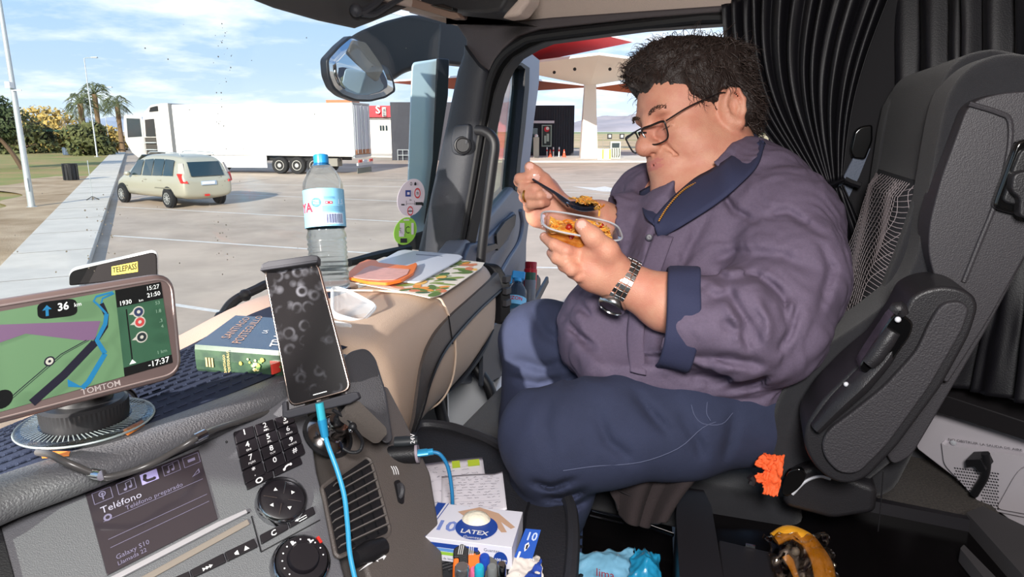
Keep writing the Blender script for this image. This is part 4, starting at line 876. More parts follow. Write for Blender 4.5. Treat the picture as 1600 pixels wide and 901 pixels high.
# dark textured dash top
MATD = mat('dash_mat', (34, 40, 58), .85, spec=.2, bump=.3, bscale=400); 
front = [(-120, 815, 2.17), (0, 766, 2.172), (130, 712, 2.175), (260, 657, 2.178), (400, 598, 2.18), (500, 558, 2.18), (560, 536, 2.175)]
far = [(-120, 745, 2.03), (0, 682, 2.06), (95, 637, 2.085), (200, 586, 2.11), (290, 541, 2.13), (417, 477, 2.15), (548, 446, 2.165)]
FR = cr_path([onz(*p) for p in front], 6); FA = cr_path([hit(x, y, FP(1.12)) for x, y, z in far], 6)
FA = [Cp(p.dot(U), 1.12, p.z) for p in FA]
q = MB(); n_ = len(FR)-1
def dtop(u, v): i = min(int(u*n_), n_-1); t = u*n_-i; a = FR[i].lerp(FR[i+1], t); b = FA[i].lerp(FA[i+1], t); p = a.lerp(b, v); p.z = a.z*(1-v**2)+b.z*v**2-.012*math.sin(v*math.pi)*0; return p
q.grid(dtop, 60, 16, MATD); q.build('textured_dash_top', dash)
q = MB()
for i in range(26):
    for j in range(15):
        u = .12+.66*i/26+(j % 2)*.012; v = .05+.80*j/15
        if u > .78: continue
        a = dtop(u, v); b = dtop(u+.018, v); q.tube([a+Z*.0015, b+Z*.0015], .0012, MATD, 4, 1)
q.build('anti_slip_ribs', dash, kind='stuff')
q = MB(); RIMC = mat('windscreen_rim_beige', (186, 160, 146), .6, bump=.2, bscale=500); rings = []
for p in FA: rings.append([p+Z*.0+V*.04, p+Z*.012+V*.03, p+Z*.014, p-V*.022+Z*.004, p-V*.026-Z*.01, p+V*.02-Z*.02])
q.loft(rings, RIMC); q.build('windscreen_ledge', dash)
# padded roll along the rear edge
q = MB(); rl = [(-130, 845), (0, 784), (130, 737), (260, 686), (400, 630), (470, 600), (540, 572)]; cen = cr_path([onz(x, y, 2.162) for x, y in rl], 8); rings = []
for i, p in enumerate(cen):
    t = (cen[min(i+1, len(cen)-1)]-cen[max(i-1, 0)]).normalized(); s_ = t.cross(Z).normalized(); s_ = s_ if s_.dot(EYE-p) > 0 else -s_
    rings.append([p+s_*(.026*math.cos(a))*(1 if math.cos(a) > 0 else 1.6)+Z*(.019*math.sin(a)) for a in [2*math.pi*k/16 for k in range(16)]])
q.loft(rings, mat('soft_grain_plastic', (84, 84, 88), .42, bump=.6, bscale=450)); q.build('padded_roll', dash)
# console plane with radio, screen and keys
PA, PB_, PC = at(0, 800, .66), at(440, 645, .86), at(520, 901, .745)
CPL = P3(PA, PB_, PC); cn = CPL[1]
def cpl(off): return (CPL[0]+cn*off, cn)
q = MB(); pxprism(q, cpl(-.03), [(-80, 800), (0, 772), (440, 612), (470, 640), (487, 757), (525, 905), (540, 960), (-80, 960)], .03, PANEL); con = q.build('radio_panel', dash, bevel=.003)
def cpx(name, pts, th, m, off=0, parent=None, r=0, bev=.0008, **k):
    q = MB(); pxprism(q, cpl(0), pts, th, m, off, r); return q.build(name, parent or dash, bevel=bev, **k)
# left dark border
cpx('panel_edge', [(-80, 840), (0, 820), (22, 901), (30, 960), (-80, 960)], .006, PLK, 0)
# display
LCD = mat('radio_screen', (52, 46, 52), .12, coat=.6, spec=.8)
PRP = mat('screen_print', (112, 106, 132), .5, emit=.06); PRW = mat('screen_white', (160, 156, 176), .5, emit=.12)
disp = cpx('radio_display', [(133, 773), (310, 704), (340, 812), (167, 900)], .003, LCD, 0)
FD = Face(*[hit(x, y, cpl(.0035)) for x, y in ((167, 900), (340, 812), (310, 704), (133, 773))])
q = MB()
for u0 in (.05, .25, .45, .65, .84):
    if u0 == .45: FD.rect(q, u0, .84, u0+.15, .98, mat('tab_purple', (150, 140, 190), .5, emit=.25), .0003)
    else:
        for a in [((u0, .84), (u0+.15, .84)), ((u0, .98), (u0+.15, .98)), ((u0, .84), (u0, .98)), ((u0+.15, .84), (u0+.15, .98))]: FD.line(q, a, .0006, PRP, .0003)
for v in (.60, .38, .28): FD.line(q, [(.08, v), (.97, v)], .0005, PRP, .0003)
FD.text(q, 'Teléfono', .08, .70, .0105, PRW, .0004); FD.text(q, 'Teléfono preparado', .27, .62, .007, PRP, .0004); FD.text(q, 'Galaxy S10', .10, .12, .007, PRP, .0004); FD.text(q, 'Llamada 22', .10, .05, .006, PRP, .0004)
# tab icons: mast, note, handset, note with wave, plug
FD.line(q, [(.125, .86), (.125, .93)], .0012, PRP, .0005); FD.disc(q, .125, .93, .03, PRP, .0005, 12, .7); FD.disc(q, .125, .93, .012, PRP, .0005, 10)
for u in (.31, .69): FD.disc(q, u, .875, .014, PRP, .0005, 10); FD.disc(q, u+.045, .885, .014, PRP, .0005, 10); FD.line(q, [(u+.012, .875), (u+.012, .95), (u+.057, .96), (u+.057, .885)], .001, PRP, .0005)
FD.line(q, [(.49, .94), (.48, .90), (.50, .87), (.56, .865)], .0035, LCD, .0006); FD.disc(q, .49, .945, .018, LCD, .0006, 8); FD.disc(q, .56, .868, .018, LCD, .0006, 8)
FD.rect(q, .88, .89, .95, .93, PRP, .0005); FD.poly(q, [(.88, .68), (.96, .70), (.96, .76)], PRP, .0004); FD.poly(q, [(.90, .692), (.95, .705), (.95, .74)], LCD, .0005)
FD.disc(q, .12, .63, .035, PRP, .0005, 12); FD.disc(q, .12, .63, .018, LCD, .0006, 12)
q.build('screen_graphics', disp, smooth=False)
# silver strip and slot under the display
cpx('slot_lip', [(165, 908), (340, 818), (383, 799), (386, 804), (342, 826), (176, 912)], .004, mat('silver_strip', (176, 172, 180), .35, metal=.4), .002)
cpx('card_slot', [(215, 905), (386, 812), (390, 820), (235, 906)], .002, mat('slot_tan', (120, 110, 104), .6), .001)
# keypad
KEY = mat('key_black', (26, 23, 28), .4)
KA = [hit(x, y, cpl(.004)) for x, y in ((384, 766), (480, 714), (457, 645), (363, 676))]; FK = Face(*KA)
lab = [['*', '0', '#'], ['7', '8', '9'], ['4', '5', '6'], ['1', '2', '3']]; sub = {'2': 'ABC', '3': 'DEF', '4': 'GHI', '5': 'JKL', '6': 'MNO', '7': 'PQRS', '8': 'TUV', '9': 'WXYZ', '*': '+'}
for i in range(4):
    for j in range(3):
        u0, v0 = j/3+.012, .08+.23*i+.008; u1, v1 = (j+1)/3-.012, .08+.23*(i+1)-.008
        q = MB(); q.prism([FK.p(a, b, -.003) for a, b in ((u0, v0), (u1, v0), (u1, v1), (u0, v1))], FK.n*.006, KEY); k_ = q.build('number_key', dash, bevel=.0012)
        q = MB(); um = (u0+u1)/2; vm = v0*.55+v1*.45; FK.text(q, lab[i][j], um, vm, .0105, MESHW, .0034, 'CENTER', .01)
        if lab[i][j] in sub: FK.text(q, sub[lab[i][j]], um, v0+.03, .0038, MESHW, .0034, 'CENTER')
        q.build('key_print', k_, smooth=False)
def key(name, pts, draw=None, th=.004, m=KEY):
    o_ = cpx(name, pts, th, m, .0005, bev=.001); Fx = Face(*[hit(x, y, cpl(.0008+th)) for x, y in pts])
    if draw: q = MB(); draw(q, Fx); q.build('key_print', o_, smooth=False)
    return o_
def i_phone(q, F_): F_.line(q, [(.38, .35), (.45, .6), (.55, .68), (.64, .62)], .0022, MESHW, .0002); F_.disc(q, .38, .38, .05, MESHW, .0002, 8); F_.disc(q, .64, .62, .05, MESHW, .0002, 8)
key('hang_up_key', [(386, 767), (427, 747), (424, 734), (382, 752)], lambda q, F_: (F_.disc(q, .5, .5, .14, MESHW, .0002, 14, .6, rv=.3)))
key('call_key', [(429, 746), (472, 726), (467, 713), (426, 732)], i_phone)
key('clear_key', [(408, 852), (450, 828), (447, 816), (405, 838)], lambda q, F_: F_.text(q, 'C', .5, .3, .009, MESHW, .0002, 'CENTER', .02))
key('back_key', [(452, 827), (492, 804), (488, 793), (449, 814)], lambda q, F_: (F_.line(q, [(.35, .55), (.7, .55), (.7, .25), (.4, .25)], .0008, MESHW, .0002), F_.poly(q, [(.25, .55), (.38, .75), (.38, .35)], MESHW, .0002)))
key('skip_key', [(300, 905), (353, 880), (348, 866), (296, 893)], lambda q, F_: [F_.poly(q, [(.35+.1*i, .3), (.35+.1*i, .7), (.45+.1*i, .5)], MESHW, .0002) for i in range(3)])
key('mute_warning_key', [(355, 879), (402, 856), (396, 843), (350, 865)], lambda q, F_: (F_.poly(q, [(.6, .35), (.78, .35), (.69, .8)], MESHW, .0002), F_.poly(q, [(.3, .4), (.3, .6), (.42, .75), (.42, .25)], MESHW, .0002)))
cpx('rocker_key', [(245, 930), (298, 905), (294, 894), (240, 918)], .004, KEY)
q = MB(); c = hit(354, 686+4, cpl(.003)); q.ball(c, .0014, PLK, 8); q.build('pin_hole', con)
# round selector pad
def dial(x, y, r, name, parts=True):
    c = hit(x, y, cpl(0)); q = MB(); q.lathe([(r, -.002), (r, .005), (r*.97, .011), (r*.90, .013), (r*.86, .010), (r*.86, .004)], c, cn, mat('dark_chrome', (176, 176, 182), .16, metal=1), 48); return c, q.build(name, dash, sharp=60)
c, d1 = dial(438.5, 786, .0285, 'selector_ring')
q = MB(); q.lathe([(.0245, .0), (.0245, .009), (.022, .0105), (.006, .0085), (0, .008)], c, cn, KEY, 40, cap=False); q.build('selector_pad', d1)
ex = (hit(480, 770, cpl(0))-hit(440, 790, cpl(0))).normalized(); ey = cn.cross(ex).normalized(); ey = ey if ey.z > 0 else -ey
q = MB()
for a in (0, 90, 180, 270):
    a = math.radians(a+6); p = c+(ex*math.cos(a)+ey*math.sin(a))*.0135+cn*.0112; q.poly([p+(ex*math.cos(a+b)+ey*math.sin(a+b))*.0026 for b in (math.pi/2, math.pi/2+2.1, math.pi/2-2.1)], MESHW)
for a in (45, 135, 225, 315):
    a = math.radians(a+6); d_ = ex*math.cos(a)+ey*math.sin(a); s_ = cn.cross(d_)*.0005; q.poly([c+d_*.006+cn*.0112+s_, c+d_*.021+cn*.0112+s_, c+d_*.021+cn*.0112-s_, c+d_*.006+cn*.0112-s_], mat('dark_chrome'))
q.build('selector_print', d1, smooth=False)
c, d2 = dial(468, 884, .0315, 'temperature_ring')
q = MB(); q.lathe([(.0268, .0), (.0268, .016), (.0255, .018), (.017, .0185), (.0165, .022), (.015, .024), (0, .024)], c, cn, KEY, 44, cap=False); q.build('temperature_knob', d2, sharp=50)
q = MB()
for i in range(11):
    a = math.radians(200-22*i); p = c+(ex*math.cos(a)+ey*math.sin(a))*.0215+cn*.0188; q.poly([p+(ex*math.cos(b)+ey*math.sin(b))*.0009 for b in np.linspace(0, 6.28, 9)[:-1]], MESHW)
a = math.radians(20); p = c+(ex*math.cos(a)+ey*math.sin(a))*.027+cn*.016; q.box(p, ex*.0016, ey*.004, cn*.003, mat('lamp_red'))
for a0 in (95, 40): p = c+(ex*math.cos(math.radians(a0))+ey*math.sin(math.radians(a0)))*.0205+cn*.019; q.box(p, ex*.0009, ey*.0025, cn*.0002, MESHW); q.box(p+ex*.002-ey*.001, ex*.002, ey*.0008, cn*.0002, MESHW)
q.build('temperature_print', d2, smooth=False)
for x, y in ((362, 660), (438, 645)): pass
# thin joints of the radio panel
q = MB()
for a, b in (((393, 806), (408, 862)), ((408, 862), (500, 812)), ((390, 800), (340, 822))): q.tube([hit(*a, cpl(.0005)), hit(*b, cpl(.0005))], .0008, PLK, 5, 1)
q.build('panel_joint', con)
# ---- vent tower right of the radio
VPL = P3(at(487, 757, .80), at(585, 700, .90), at(655, 905, .80)); vn = VPL[1]
def vpl(off): return (VPL[0]+vn*off, vn)
q = MB(); pxprism(q, vpl(-.06), [(462, 655), (482, 640), (520, 632), (575, 640), (600, 690), (638, 775), (652, 880), (655, 960), (540, 960), (525, 905), (487, 757)], .06, PANELB, r=.006); vt = q.build('vent_tower', dash, bevel=.006, seg=3)
q = MB(); P = [at(*p) for p in ((535, 560, .95), (548, 548, .97), (572, 543, .98), (586, 558, .98), (603, 612, .93), (614, 689, .88), (600, 694, .87), (575, 655, .88), (540, 620, .90))]; q.prism(round_poly(P, .01), (P[4]-EYE).normalized()*.06, PLD); q.build('tower_hood', dash, bevel=.008, seg=3)
vo = [(502, 762), (515, 752), (570, 714), (578, 718), (584, 735), (609, 828), (606, 836), (530, 870), (524, 866), (506, 775)]
q = MB(); pxprism(q, vpl(.0), vo, .0015, PLK, r=.004); vb = q.build('vent_cavity', dash)
q = MB(); P = round_poly(pp(vpl(.001), vo), .004); q.tube(P, .0028, PANELB, 6, 1, closed=True); q.build('vent_surround', dash)
FV = Face(*[hit(x, y, vpl(.002)) for x, y in ((528, 868), (608, 832), (576, 714), (502, 758))])
for i in range(8):
    v = .08+.115*i; u0, u1 = (0.02, .98) if v < .75 else (.02+(v-.75)*1.2, .98)
    q = MB(); q.prism([FV.p(a, b, .001) for a, b in ((u0, v), (u1, v), (u1, v+.02), (u0, v+.02))], FV.n*.007, mat('vent_blade', (104, 100, 98), .4)); q.build('vent_slat', dash, bevel=.0008)
q = MB()
for u in (.3, .55, .78): q.prism([FV.p(a, b, .0) for a, b in ((u, .04), (u+.02, .04), (u+.02, .9), (u, .9))], FV.n*.003, PLK)
q.build('vent_vanes', vb)
q = MB(); c = hit(577, 862, vpl(.0)); ax = (hit(600, 850, vpl(0))-hit(550, 872, vpl(0))).normalized(); q.lathe([(.0, -.024), (.010, -.022), (.013, 0), (.010, .022), (0, .024)], c, ax, PLK, 22); wh = q.build('vent_wheel', dash)
q = MB(); FW = Face(*[hit(x, y, vpl(.0015)) for x, y in ((560, 890), (610, 872), (604, 850), (556, 868))]); FW.poly(q, [(.0, -.1), (.45, .15), (.45, .35)], MESHW, .0002); FW.poly(q, [(.5, .25), (.62, .45), (.62, .05)], MESHW, .0002); FW.poly(q, [(.9, .25), (.78, .45), (.78, .05)], MESHW, .0002); FW.rect(q, .6, .2, .8, .3, MESHW, .0002); q.build('vent_symbol', dash, smooth=False)
q = MB(); q.prism(round_poly(pp(vpl(.0005), [(615, 752), (623, 750), (631, 768), (630, 788), (622, 785)]), .003), vn*.002, PLK); sd_ = q.build('side_wheel_recess', dash)
q = MB(); c = hit(623, 768, vpl(0)); a2 = vn.cross((hit(626, 790, vpl(0))-c)).normalized(); q.lathe([(.010, -.003), (.012, 0), (.010, .003)], c, a2, PLD, 22); q.build('side_wheel', sd_)
q = MB()
for i in range(3): a = hit(611+i*3.5, 728, vpl(.001)); b = hit(616+i*3.5, 741, vpl(.001)); q.tube([a, a.lerp(b, .5)+(ex*.001), b], .0006, MESHW, 4, 2)
q.build('demist_symbol', dash)
# ---- tray table with raised rim
TZ = 1.975; TR = mat('tray_black', (38, 38, 42), .5, bump=.4, bscale=350)
tray_px = [(640, 685), (652, 664), (700, 668), (760, 688), (830, 730), (876, 764), (893, 795), (896, 850), (890, 930), (660, 960), (640, 800)]
P = round_poly([onz(x, y, TZ) for x, y in tray_px], .03, 5)
q = MB(); q.prism([p-Z*.03 for p in P], Z*.03, TR); tr_ = q.build('centre_tray', dash, bevel=.006)
q = MB(); q.tube([p+Z*.004 for p in P], .009, mat('tray_rim', (46, 46, 50), .45, **GRAIN), 8, 1, closed=True); q.build('tray_rim', tr_)
q = MB(); q.tube([onz(840, 745, TZ+.001), onz(822, 800, TZ+.001), onz(812, 900, TZ+.001)], .002, PLK, 5, 1)
for i in range(9): q.tube([onz(655+i*9, 880+i*2, TZ+.001), onz(700+i*10, 862+i*3, TZ+.001)], .0012, TR, 4, 1)
q.build('tray_grooves', tr_)
q = MB(); q.prism([p-Z*.35 for p in P], Z*.32, PLK); q.build('tray_pedestal', dash)
# twelve-volt plug and usb adapter on the tower's right side
o = thing('usb_adapter', at(640, 705, .93), 'black power socket plug with a blue usb lead in the side of the console', 'charger')
q = MB(); a = at(622, 710, .92); b = at(652, 708, .92); q.tube([a-(b-a)*.5, b], .0125, PLK, 16, 1); q.build('adapter_body', o)
q = MB(); q.tube([at(650, 708, .92), at(654, 707.5, .92)], .013, mat('adapter_grey', (150, 140, 150), .4), 16, 1); q.build('adapter_ring', o)
q = MB(); c = at(634, 689, .92); d_ = (at(653, 688, .92)-c); q.tube([c-d_*.9, c, c+d_], [.008, .0085, .007], mat('plug_dark', (40, 44, 48), .5), 12, 1, flat=.8); sk = q.build('socket_flap', o)
q = MB(); fn = lambda x, y: c+d_.normalized()*(.012-y*1.0)*1+ (at(634, 679, .92)-c).normalized()*(x-.004)+(EYE-c).normalized()*.009; q.text('24V', fn, MESHW, size=.0085); q.build('flap_text', sk, smooth=False)
# ---- centre console, drawer, footwell things
DG = mat('drawer_gloss', (12, 10, 11), .22, spec=.35); DS = mat('drawer_satin', (30, 28, 32), .5)
o = thing('console_drawer', onz(1300, 850, 1.75), 'open glossy black drawer console between the seats', 'drawer console')
def zq(mb, z, pts, h, m, r=0): 
    P = [onz(x, y, z) for x, y in pts]; P = round_poly(P, r) if r else P; mb.prism(P, Z*h, m)
q = MB(); zq(q, 1.90, [(1085, 738), (1390, 800), (1620, 846), (1640, 960), (1140, 960)], -.02, DG); zq(q, 1.90, [(1090, 738), (1620, 846), (1625, 853), (1095, 746)], .02, DS); q.build('drawer_floor', o)
q = MB(); zq(q, 1.93, [(1064, 745), (1085, 735), (1112, 790), (1140, 960), (1065, 960), (1056, 800)], -.35, DS, .01); q.build('drawer_side', o, bevel=.006)
q = MB(); zq(q, 1.92, [(1122, 842), (1215, 864), (1240, 960), (1135, 960)], -.06, DS, .006); q.build('drawer_tray', o, bevel=.005)
q = MB(); zq(q, 1.925, [(1510, 800), (1535, 790), (1620, 830), (1640, 900), (1600, 900)], -.05, mat('bracket_grey', (66, 64, 66), .5), .004); zq(q, 1.93, [(1500, 856), (1506, 850), (1560, 905), (1540, 905)], -.02, mat('bracket_grey'), .003); q.build('drawer_bracket', o, bevel=.004)
q = MB(); c = onz(1172, 852, 1.922); q.tube([onz(1165, 851, 1.923), onz(1180, 854, 1.923)], .003, CHROME, 8, 1); q.build('drawer_latch', o)
# black bin in the footwell with folds of blue bag
o = thing('footwell_bin', onz(990, 850, 1.7), 'glossy black storage bin in the footwell below the jacket', 'bin')
q = MB(); zq(q, 1.80, [(912, 786), (1050, 820), (1056, 960), (905, 960)], -.02, DG); q.build('bin_floor', o)
q = MB(); q.tube([onz(914, 792, 1.83), onz(968, 806, 1.83), onz(1052, 836, 1.83)], .004, CHROME, 8, 1); q.tube([onz(922, 805, 1.82), onz(975, 818, 1.82)], .002, CHROME, 6, 1); q.build('bin_rail', o)
q = MB(); zq(q, 1.85, [(896, 790), (912, 788), (905, 960), (890, 960)], -.3, mat('blue_shaft', (52, 66, 96), .6), 0); 
q.build('ribbed_bellows', o)
q = MB()
for i in range(9): q.box(onz(903, 795+i*15, 1.852), U*.006+V*-.004, V*.002, Z*.002, PLK)
q.build('bellows_ribs', o)
q = MB(); q.ball(onz(939, 866, 1.81), .004, CHROME, 10); q.build('bin_screw', o)
q = MB(); q.prism([onz(860, 770, 1.6), onz(1240, 760, 1.6), onz(1240, 1000, 1.6), onz(860, 1000, 1.6)], -Z*.05, PLK); q.build('engine_tunnel', kind='structure', label='black engine tunnel between the footwells')
# ================================================================== SEAT, CURTAINS, BUNK
CLO = mat('seat_cloth', (33, 33, 37), .95, bump=.6, bscale=900, sheen=.15, var=.08, vscale=30)
SHL = mat('seat_shell', (52, 50, 54), .5, bump=.3, bscale=700)
SHK = mat('seat_plastic', (32, 31, 34), .42, bump=.25, bscale=700)
TH = math.radians(12); SU = (U*math.cos(TH)+V*math.sin(TH)).normalized(); SV = (V*math.cos(TH)-U*math.sin(TH)).normalized()
def SP(d): return (SU*d, SU)
seat = thing('passenger_seat', SU*1.2+SV*.0+Z*1.5, 'black passenger seat with a patterned backrest and a raised armrest', 'seat')
def slab(name, outline, d0, d1, m, bev, parent=seat, seg=4, ref=None, r=0, taper=None):
    """side outline in pixels at distance ref, spread between d0 and d1 across the seat"""
    P = pp(SP(ref if ref is not None else d0), outline)
    P = [p+SU*(d0-p.dot(SU)) for p in P]
    if r: P = round_poly(P, r)
    q = MB(); q.prism(P, SU*(d1-d0), m); return q.build(name, parent, bevel=bev, seg=seg)
core = [(1530, 80), (1500, 88), (1476, 110), (1460, 150), (1450, 200), (1441, 262), (1430, 300), (1408, 370), (1380, 440), (1352, 520), (1324, 600), (1300, 700), (1290, 770), (1390, 770), (1440, 670), (1500, 560), (1590, 400), (1700, 230), (1700, 130), (1620, 92), (1550, 78)]
slab('backrest', core, 1.04, 1.42, CLO, .05, ref=1.06, seg=5, r=.03)
bol = [(1620, 92), (1570, 84), (1530, 92), (1495, 115), (1474, 150), (1462, 200), (1452, 260), (1438, 340), (1428, 400), (1400, 455), (1340, 500), (1270, 545), (1222, 600), (1201, 655), (1203, 710), (1225, 752), (1262, 768), (1330, 760), (1430, 680), (1510, 545), (1585, 420), (1680, 220), (1670, 130)]
slab('side_bolster', bol, .975, 1.075, CLO, .035, ref=1.0, seg=5, r=.03)
P = [(x, y) for x, y in bol]; slab('side_bolster', P, 1.37, 1.45, CLO, .03, ref=1.0, seg=3)
# patterned centre panel: fine thread lines on the front of the backrest
THR = mat('pattern_thread', (150, 140, 142), .8)
fa = [(p.dot(SV), p.z) for p in pp(SP(1.06), [(1441, 262), (1430, 300), (1419, 335), (1408, 370), (1394, 405), (1380, 440), (1366, 480), (1352, 520), (1338, 560), (1324, 600)])]
def front(d, s, off=.0):
    k = min(int(s*(len(fa)-1)), len(fa)-2); t = s*(len(fa)-1)-k
    f = fa[k][0]*(1-t)+fa[k+1][0]*t; z = fa[k][1]*(1-t)+fa[k+1][1]*t; e_ = min(d-1.04, 1.42-d); f -= .03*max(0, (1-e_/.05))**2 if e_ < .05 else 0
    return SU*d+SV*(f+off)+Z*z
q = MB(); q.grid(lambda u, v: front(1.055+.32*u, .06+.9*v, .012*min(1, 10*min(u, 1-u, v, 1-v))+.001), 26, 26, mat('panel_cloth', (30, 30, 34), .95, bump=.5, bscale=800)); pc = q.build('patterned_panel', seat, sharp=180)
q = MB()
for i in range(44):
    pts = []
    for j in range(25):
        u = .02+.96*j/24; v = -.1+1.2*i/43+.05*math.sin(u*9+i*.16)+.09*math.sin(u*3.1+i*.055+1)
        if .02 < v < .98: pts.append(front(1.055+.32*u, .06+.9*v, .0135*min(1, 10*min(u, 1-u, v, 1-v))+.001))
        else:
            if len(pts) > 3: q.tube(pts, .00055, THR, 4, 1)
            pts = []
    if len(pts) > 3: q.tube(pts, .00055, THR, 4, 1)
for i in range(26):
    pts = []
    for j in range(25):
        v = .02+.96*j/24; u = -.3+1.5*i/25+.30*v+.05*math.sin(v*12+i*.3)
        if .02 < u < .98: pts.append(front(1.055+.32*u, .06+.9*v, .0135*min(1, 10*min(u, 1-u, v, 1-v))+.001))
        else:
            if len(pts) > 3: q.tube(pts, .00045, THR, 4, 1)
            pts = []
    if len(pts) > 3: q.tube(pts, .00045, THR, 4, 1)
q.build('woven_lines', pc, kind='stuff')
# outer shell of the backrest and its grip
she = [(1514, 160), (1560, 145), (1640, 140), (1720, 150), (1700, 240), (1605, 395), (1545, 500), (1480, 600), (1470, 590), (1500, 500), (1462, 440), (1450, 395), (1452, 350), (1470, 280)]
slab('backrest_shell', she, .94, 1.0, SHL, .02, ref=.94, seg=4, r=.015)
q = MB(); A = pp(SP(.938), [(1514, 162), (1560, 176), (1578, 190), (1576, 240), (1558, 310), (1530, 380), (1506, 440)]); q.tube(A, .003, SHL, 8, 5); q.build('shell_ridge', seat)
slab('grip_frame', [(1590, 218), (1640, 215), (1640, 340), (1580, 334), (1552, 325), (1556, 310), (1578, 250)], .925, .94, GLOSS, .004, r=.008)
gh = slab('grip_recess', [(1596, 232), (1640, 230), (1640, 325), (1580, 320), (1566, 315), (1584, 260)], .921, .93, PLK, .003, r=.006)
slab('seat_release_grip', [(1583, 272), (1600, 266), (1640, 268), (1640, 345), (1592, 340), (1594, 310), (1580, 300)], .905, .925, SHK, .006, r=.006)
# lower trim of the backrest behind the armrest
slab('backrest_side_trim', [(1380, 700), (1500, 510), (1580, 400), (1606, 396), (1545, 510), (1425, 712), (1395, 728)], .96, 1.02, mat('trim_dark', (50, 48, 52), .55, **GRAIN), .01, ref=.96, r=.01)
# armrest folded upright
arm = [(1413, 478), (1420, 462), (1440, 450), (1470, 443), (1500, 448), (1520, 460), (1525, 478), (1512, 520), (1468, 600), (1400, 692), (1352, 742), (1325, 752), (1296, 745), (1270, 722), (1255, 692), (1256, 662), (1282, 622), (1330, 574), (1372, 540), (1400, 500)]
ar = slab('armrest', arm, .86, .95, SHK, .022, ref=.87, seg=5, r=.012)
pad = [(1470, 470), (1500, 468), (1512, 480), (1500, 515), (1450, 600), (1385, 690), (1340, 735), (1310, 735), (1288, 712), (1282, 690), (1292, 668), (1330, 640), (1380, 600), (1430, 545), (1450, 500)]
slab('armrest_pad', pad, .851, .875, mat('armrest_soft', (46, 44, 48), .6, bump=.5, bscale=500), .010, parent=ar, seg=4, ref=.86, r=.012)
cov = [(1390, 490), (1402, 482), (1425, 500), (1420, 520), (1374, 584), (1360, 584), (1338, 572), (1346, 556)]
rc = slab('armrest_control_panel', cov, .838, .87, GLOSS, .004, parent=ar, ref=.85, r=.006)
q = MB(); A = pp(SP(.836), [(1356, 568), (1368, 556), (1385, 532), (1396, 517)]); q.tube(A, [.008, .0095, .0095, .008], SHK, 12, 4, flat=1); q.build('adjuster_bar', rc)
q = MB(); A = pp(SP(.84), [(1396, 488), (1404, 482), (1412, 492)]); q.tube(A, [.007, .009, .006], SHK, 12, 4); q.ball(hit(1403, 499, SP(.832)), .0035, GREYD, 8); q.build('height_button', ar)
q = MB(); A = pp(SP(.852), [(1275, 668), (1310, 630), (1345, 596), (1385, 552), (1400, 520)]); q.tube(A, [.012, .018, .02, .016, .008], SHK, 12, 6, flat=.6); q.build('armrest_flank', ar)
q = MB(); q.ball(hit(1322, 600, SP(.845)), .003, GREYD, 8); q.build('armrest_screw', ar)
# cushion and seat base
def zprism(mb, z, pts, h, m, r=0):
    P = [hit(x, y, ZP(z)) for x, y in pts]; P = round_poly(P, r) if r else P; mb.prism(P, Z*h, m)
def cush(fr, bk, d0, d1, z0, z1): return [SU*a+SV*f+Z*z for a, f, z in ()]
q = MB(); q.prism([SU*1.04-SV*.12+Z*1.93, SU*1.42-SV*.12+Z*1.93, SU*1.42+SV*.50+Z*1.955, SU*1.04+SV*.50+Z*1.955], -Z*.09, CLO); q.build('cushion', seat, bevel=.035, seg=4)
q = MB(); q.prism([SU*1.0+SV*.02+Z*1.74, SU*1.40+SV*.02+Z*1.74, SU*1.40+SV*.5+Z*1.76, SU*1.0+SV*.5+Z*1.76], -Z*.26, SHK); q.build('seat_base', seat, bevel=.02)
slab('side_control_box', [(1222, 760), (1240, 735), (1270, 724), (1330, 745), (1372, 760), (1368, 800), (1300, 810), (1225, 790)], .955, 1.02, SHK, .01, ref=.96, r=.01)
cb_ = slab('control_recess', [(1222, 752), (1232, 734), (1252, 730), (1262, 742), (1250, 762), (1230, 775), (1221, 770)], .948, .957, GLOSS, .003, ref=.95, r=.006)
q = MB(); q.tube(pp(SP(.95), [(1238, 772), (1258, 752), (1280, 744), (1298, 748)]), .002, GREYD, 6); q.build('edge_line', seat)
q = MB(); q.tube(pp(SP(.947), [(1380, 735), (1376, 790), (1372, 830)]), .001, PLK, 5)
zprism(q, 1.66, [(1310, 735), (1378, 740), (1368, 800), (1300, 810)], -.15, SHK); q.build('base_bracket', seat, bevel=.008)
# ---- seat belt with its pillar guide
o = thing('seat_belt', hit(1310, 300, SP(1.40)), 'grey seat belt running down from a black pillar guide behind the man', 'seat belt')
q = MB(); A = pp(SP(1.46), [(1352, 235), (1338, 262), (1318, 300), (1300, 338), (1288, 370)])
rings = [[a-SV*.0+p for p in (SU*.0+Z*.0+Vector((-.018, 0, -.008)), Vector((-.018, .003, -.008)), Vector((.018, .003, .008)), Vector((.018, 0, .008)))] for a in A]
q.loft(rings, mat('belt_webbing', (112, 120, 136), .6, bump=.6, bscale=300)); q.build('webbing', o)
q = MB(); q.prism(round_poly(pp(SP(1.45), [(1335, 205), (1345, 197), (1364, 194), (1364, 220), (1352, 250), (1332, 248), (1328, 235)]), .006), SU*.03, GLOSS); q.build('pillar_guide', o, bevel=.006)
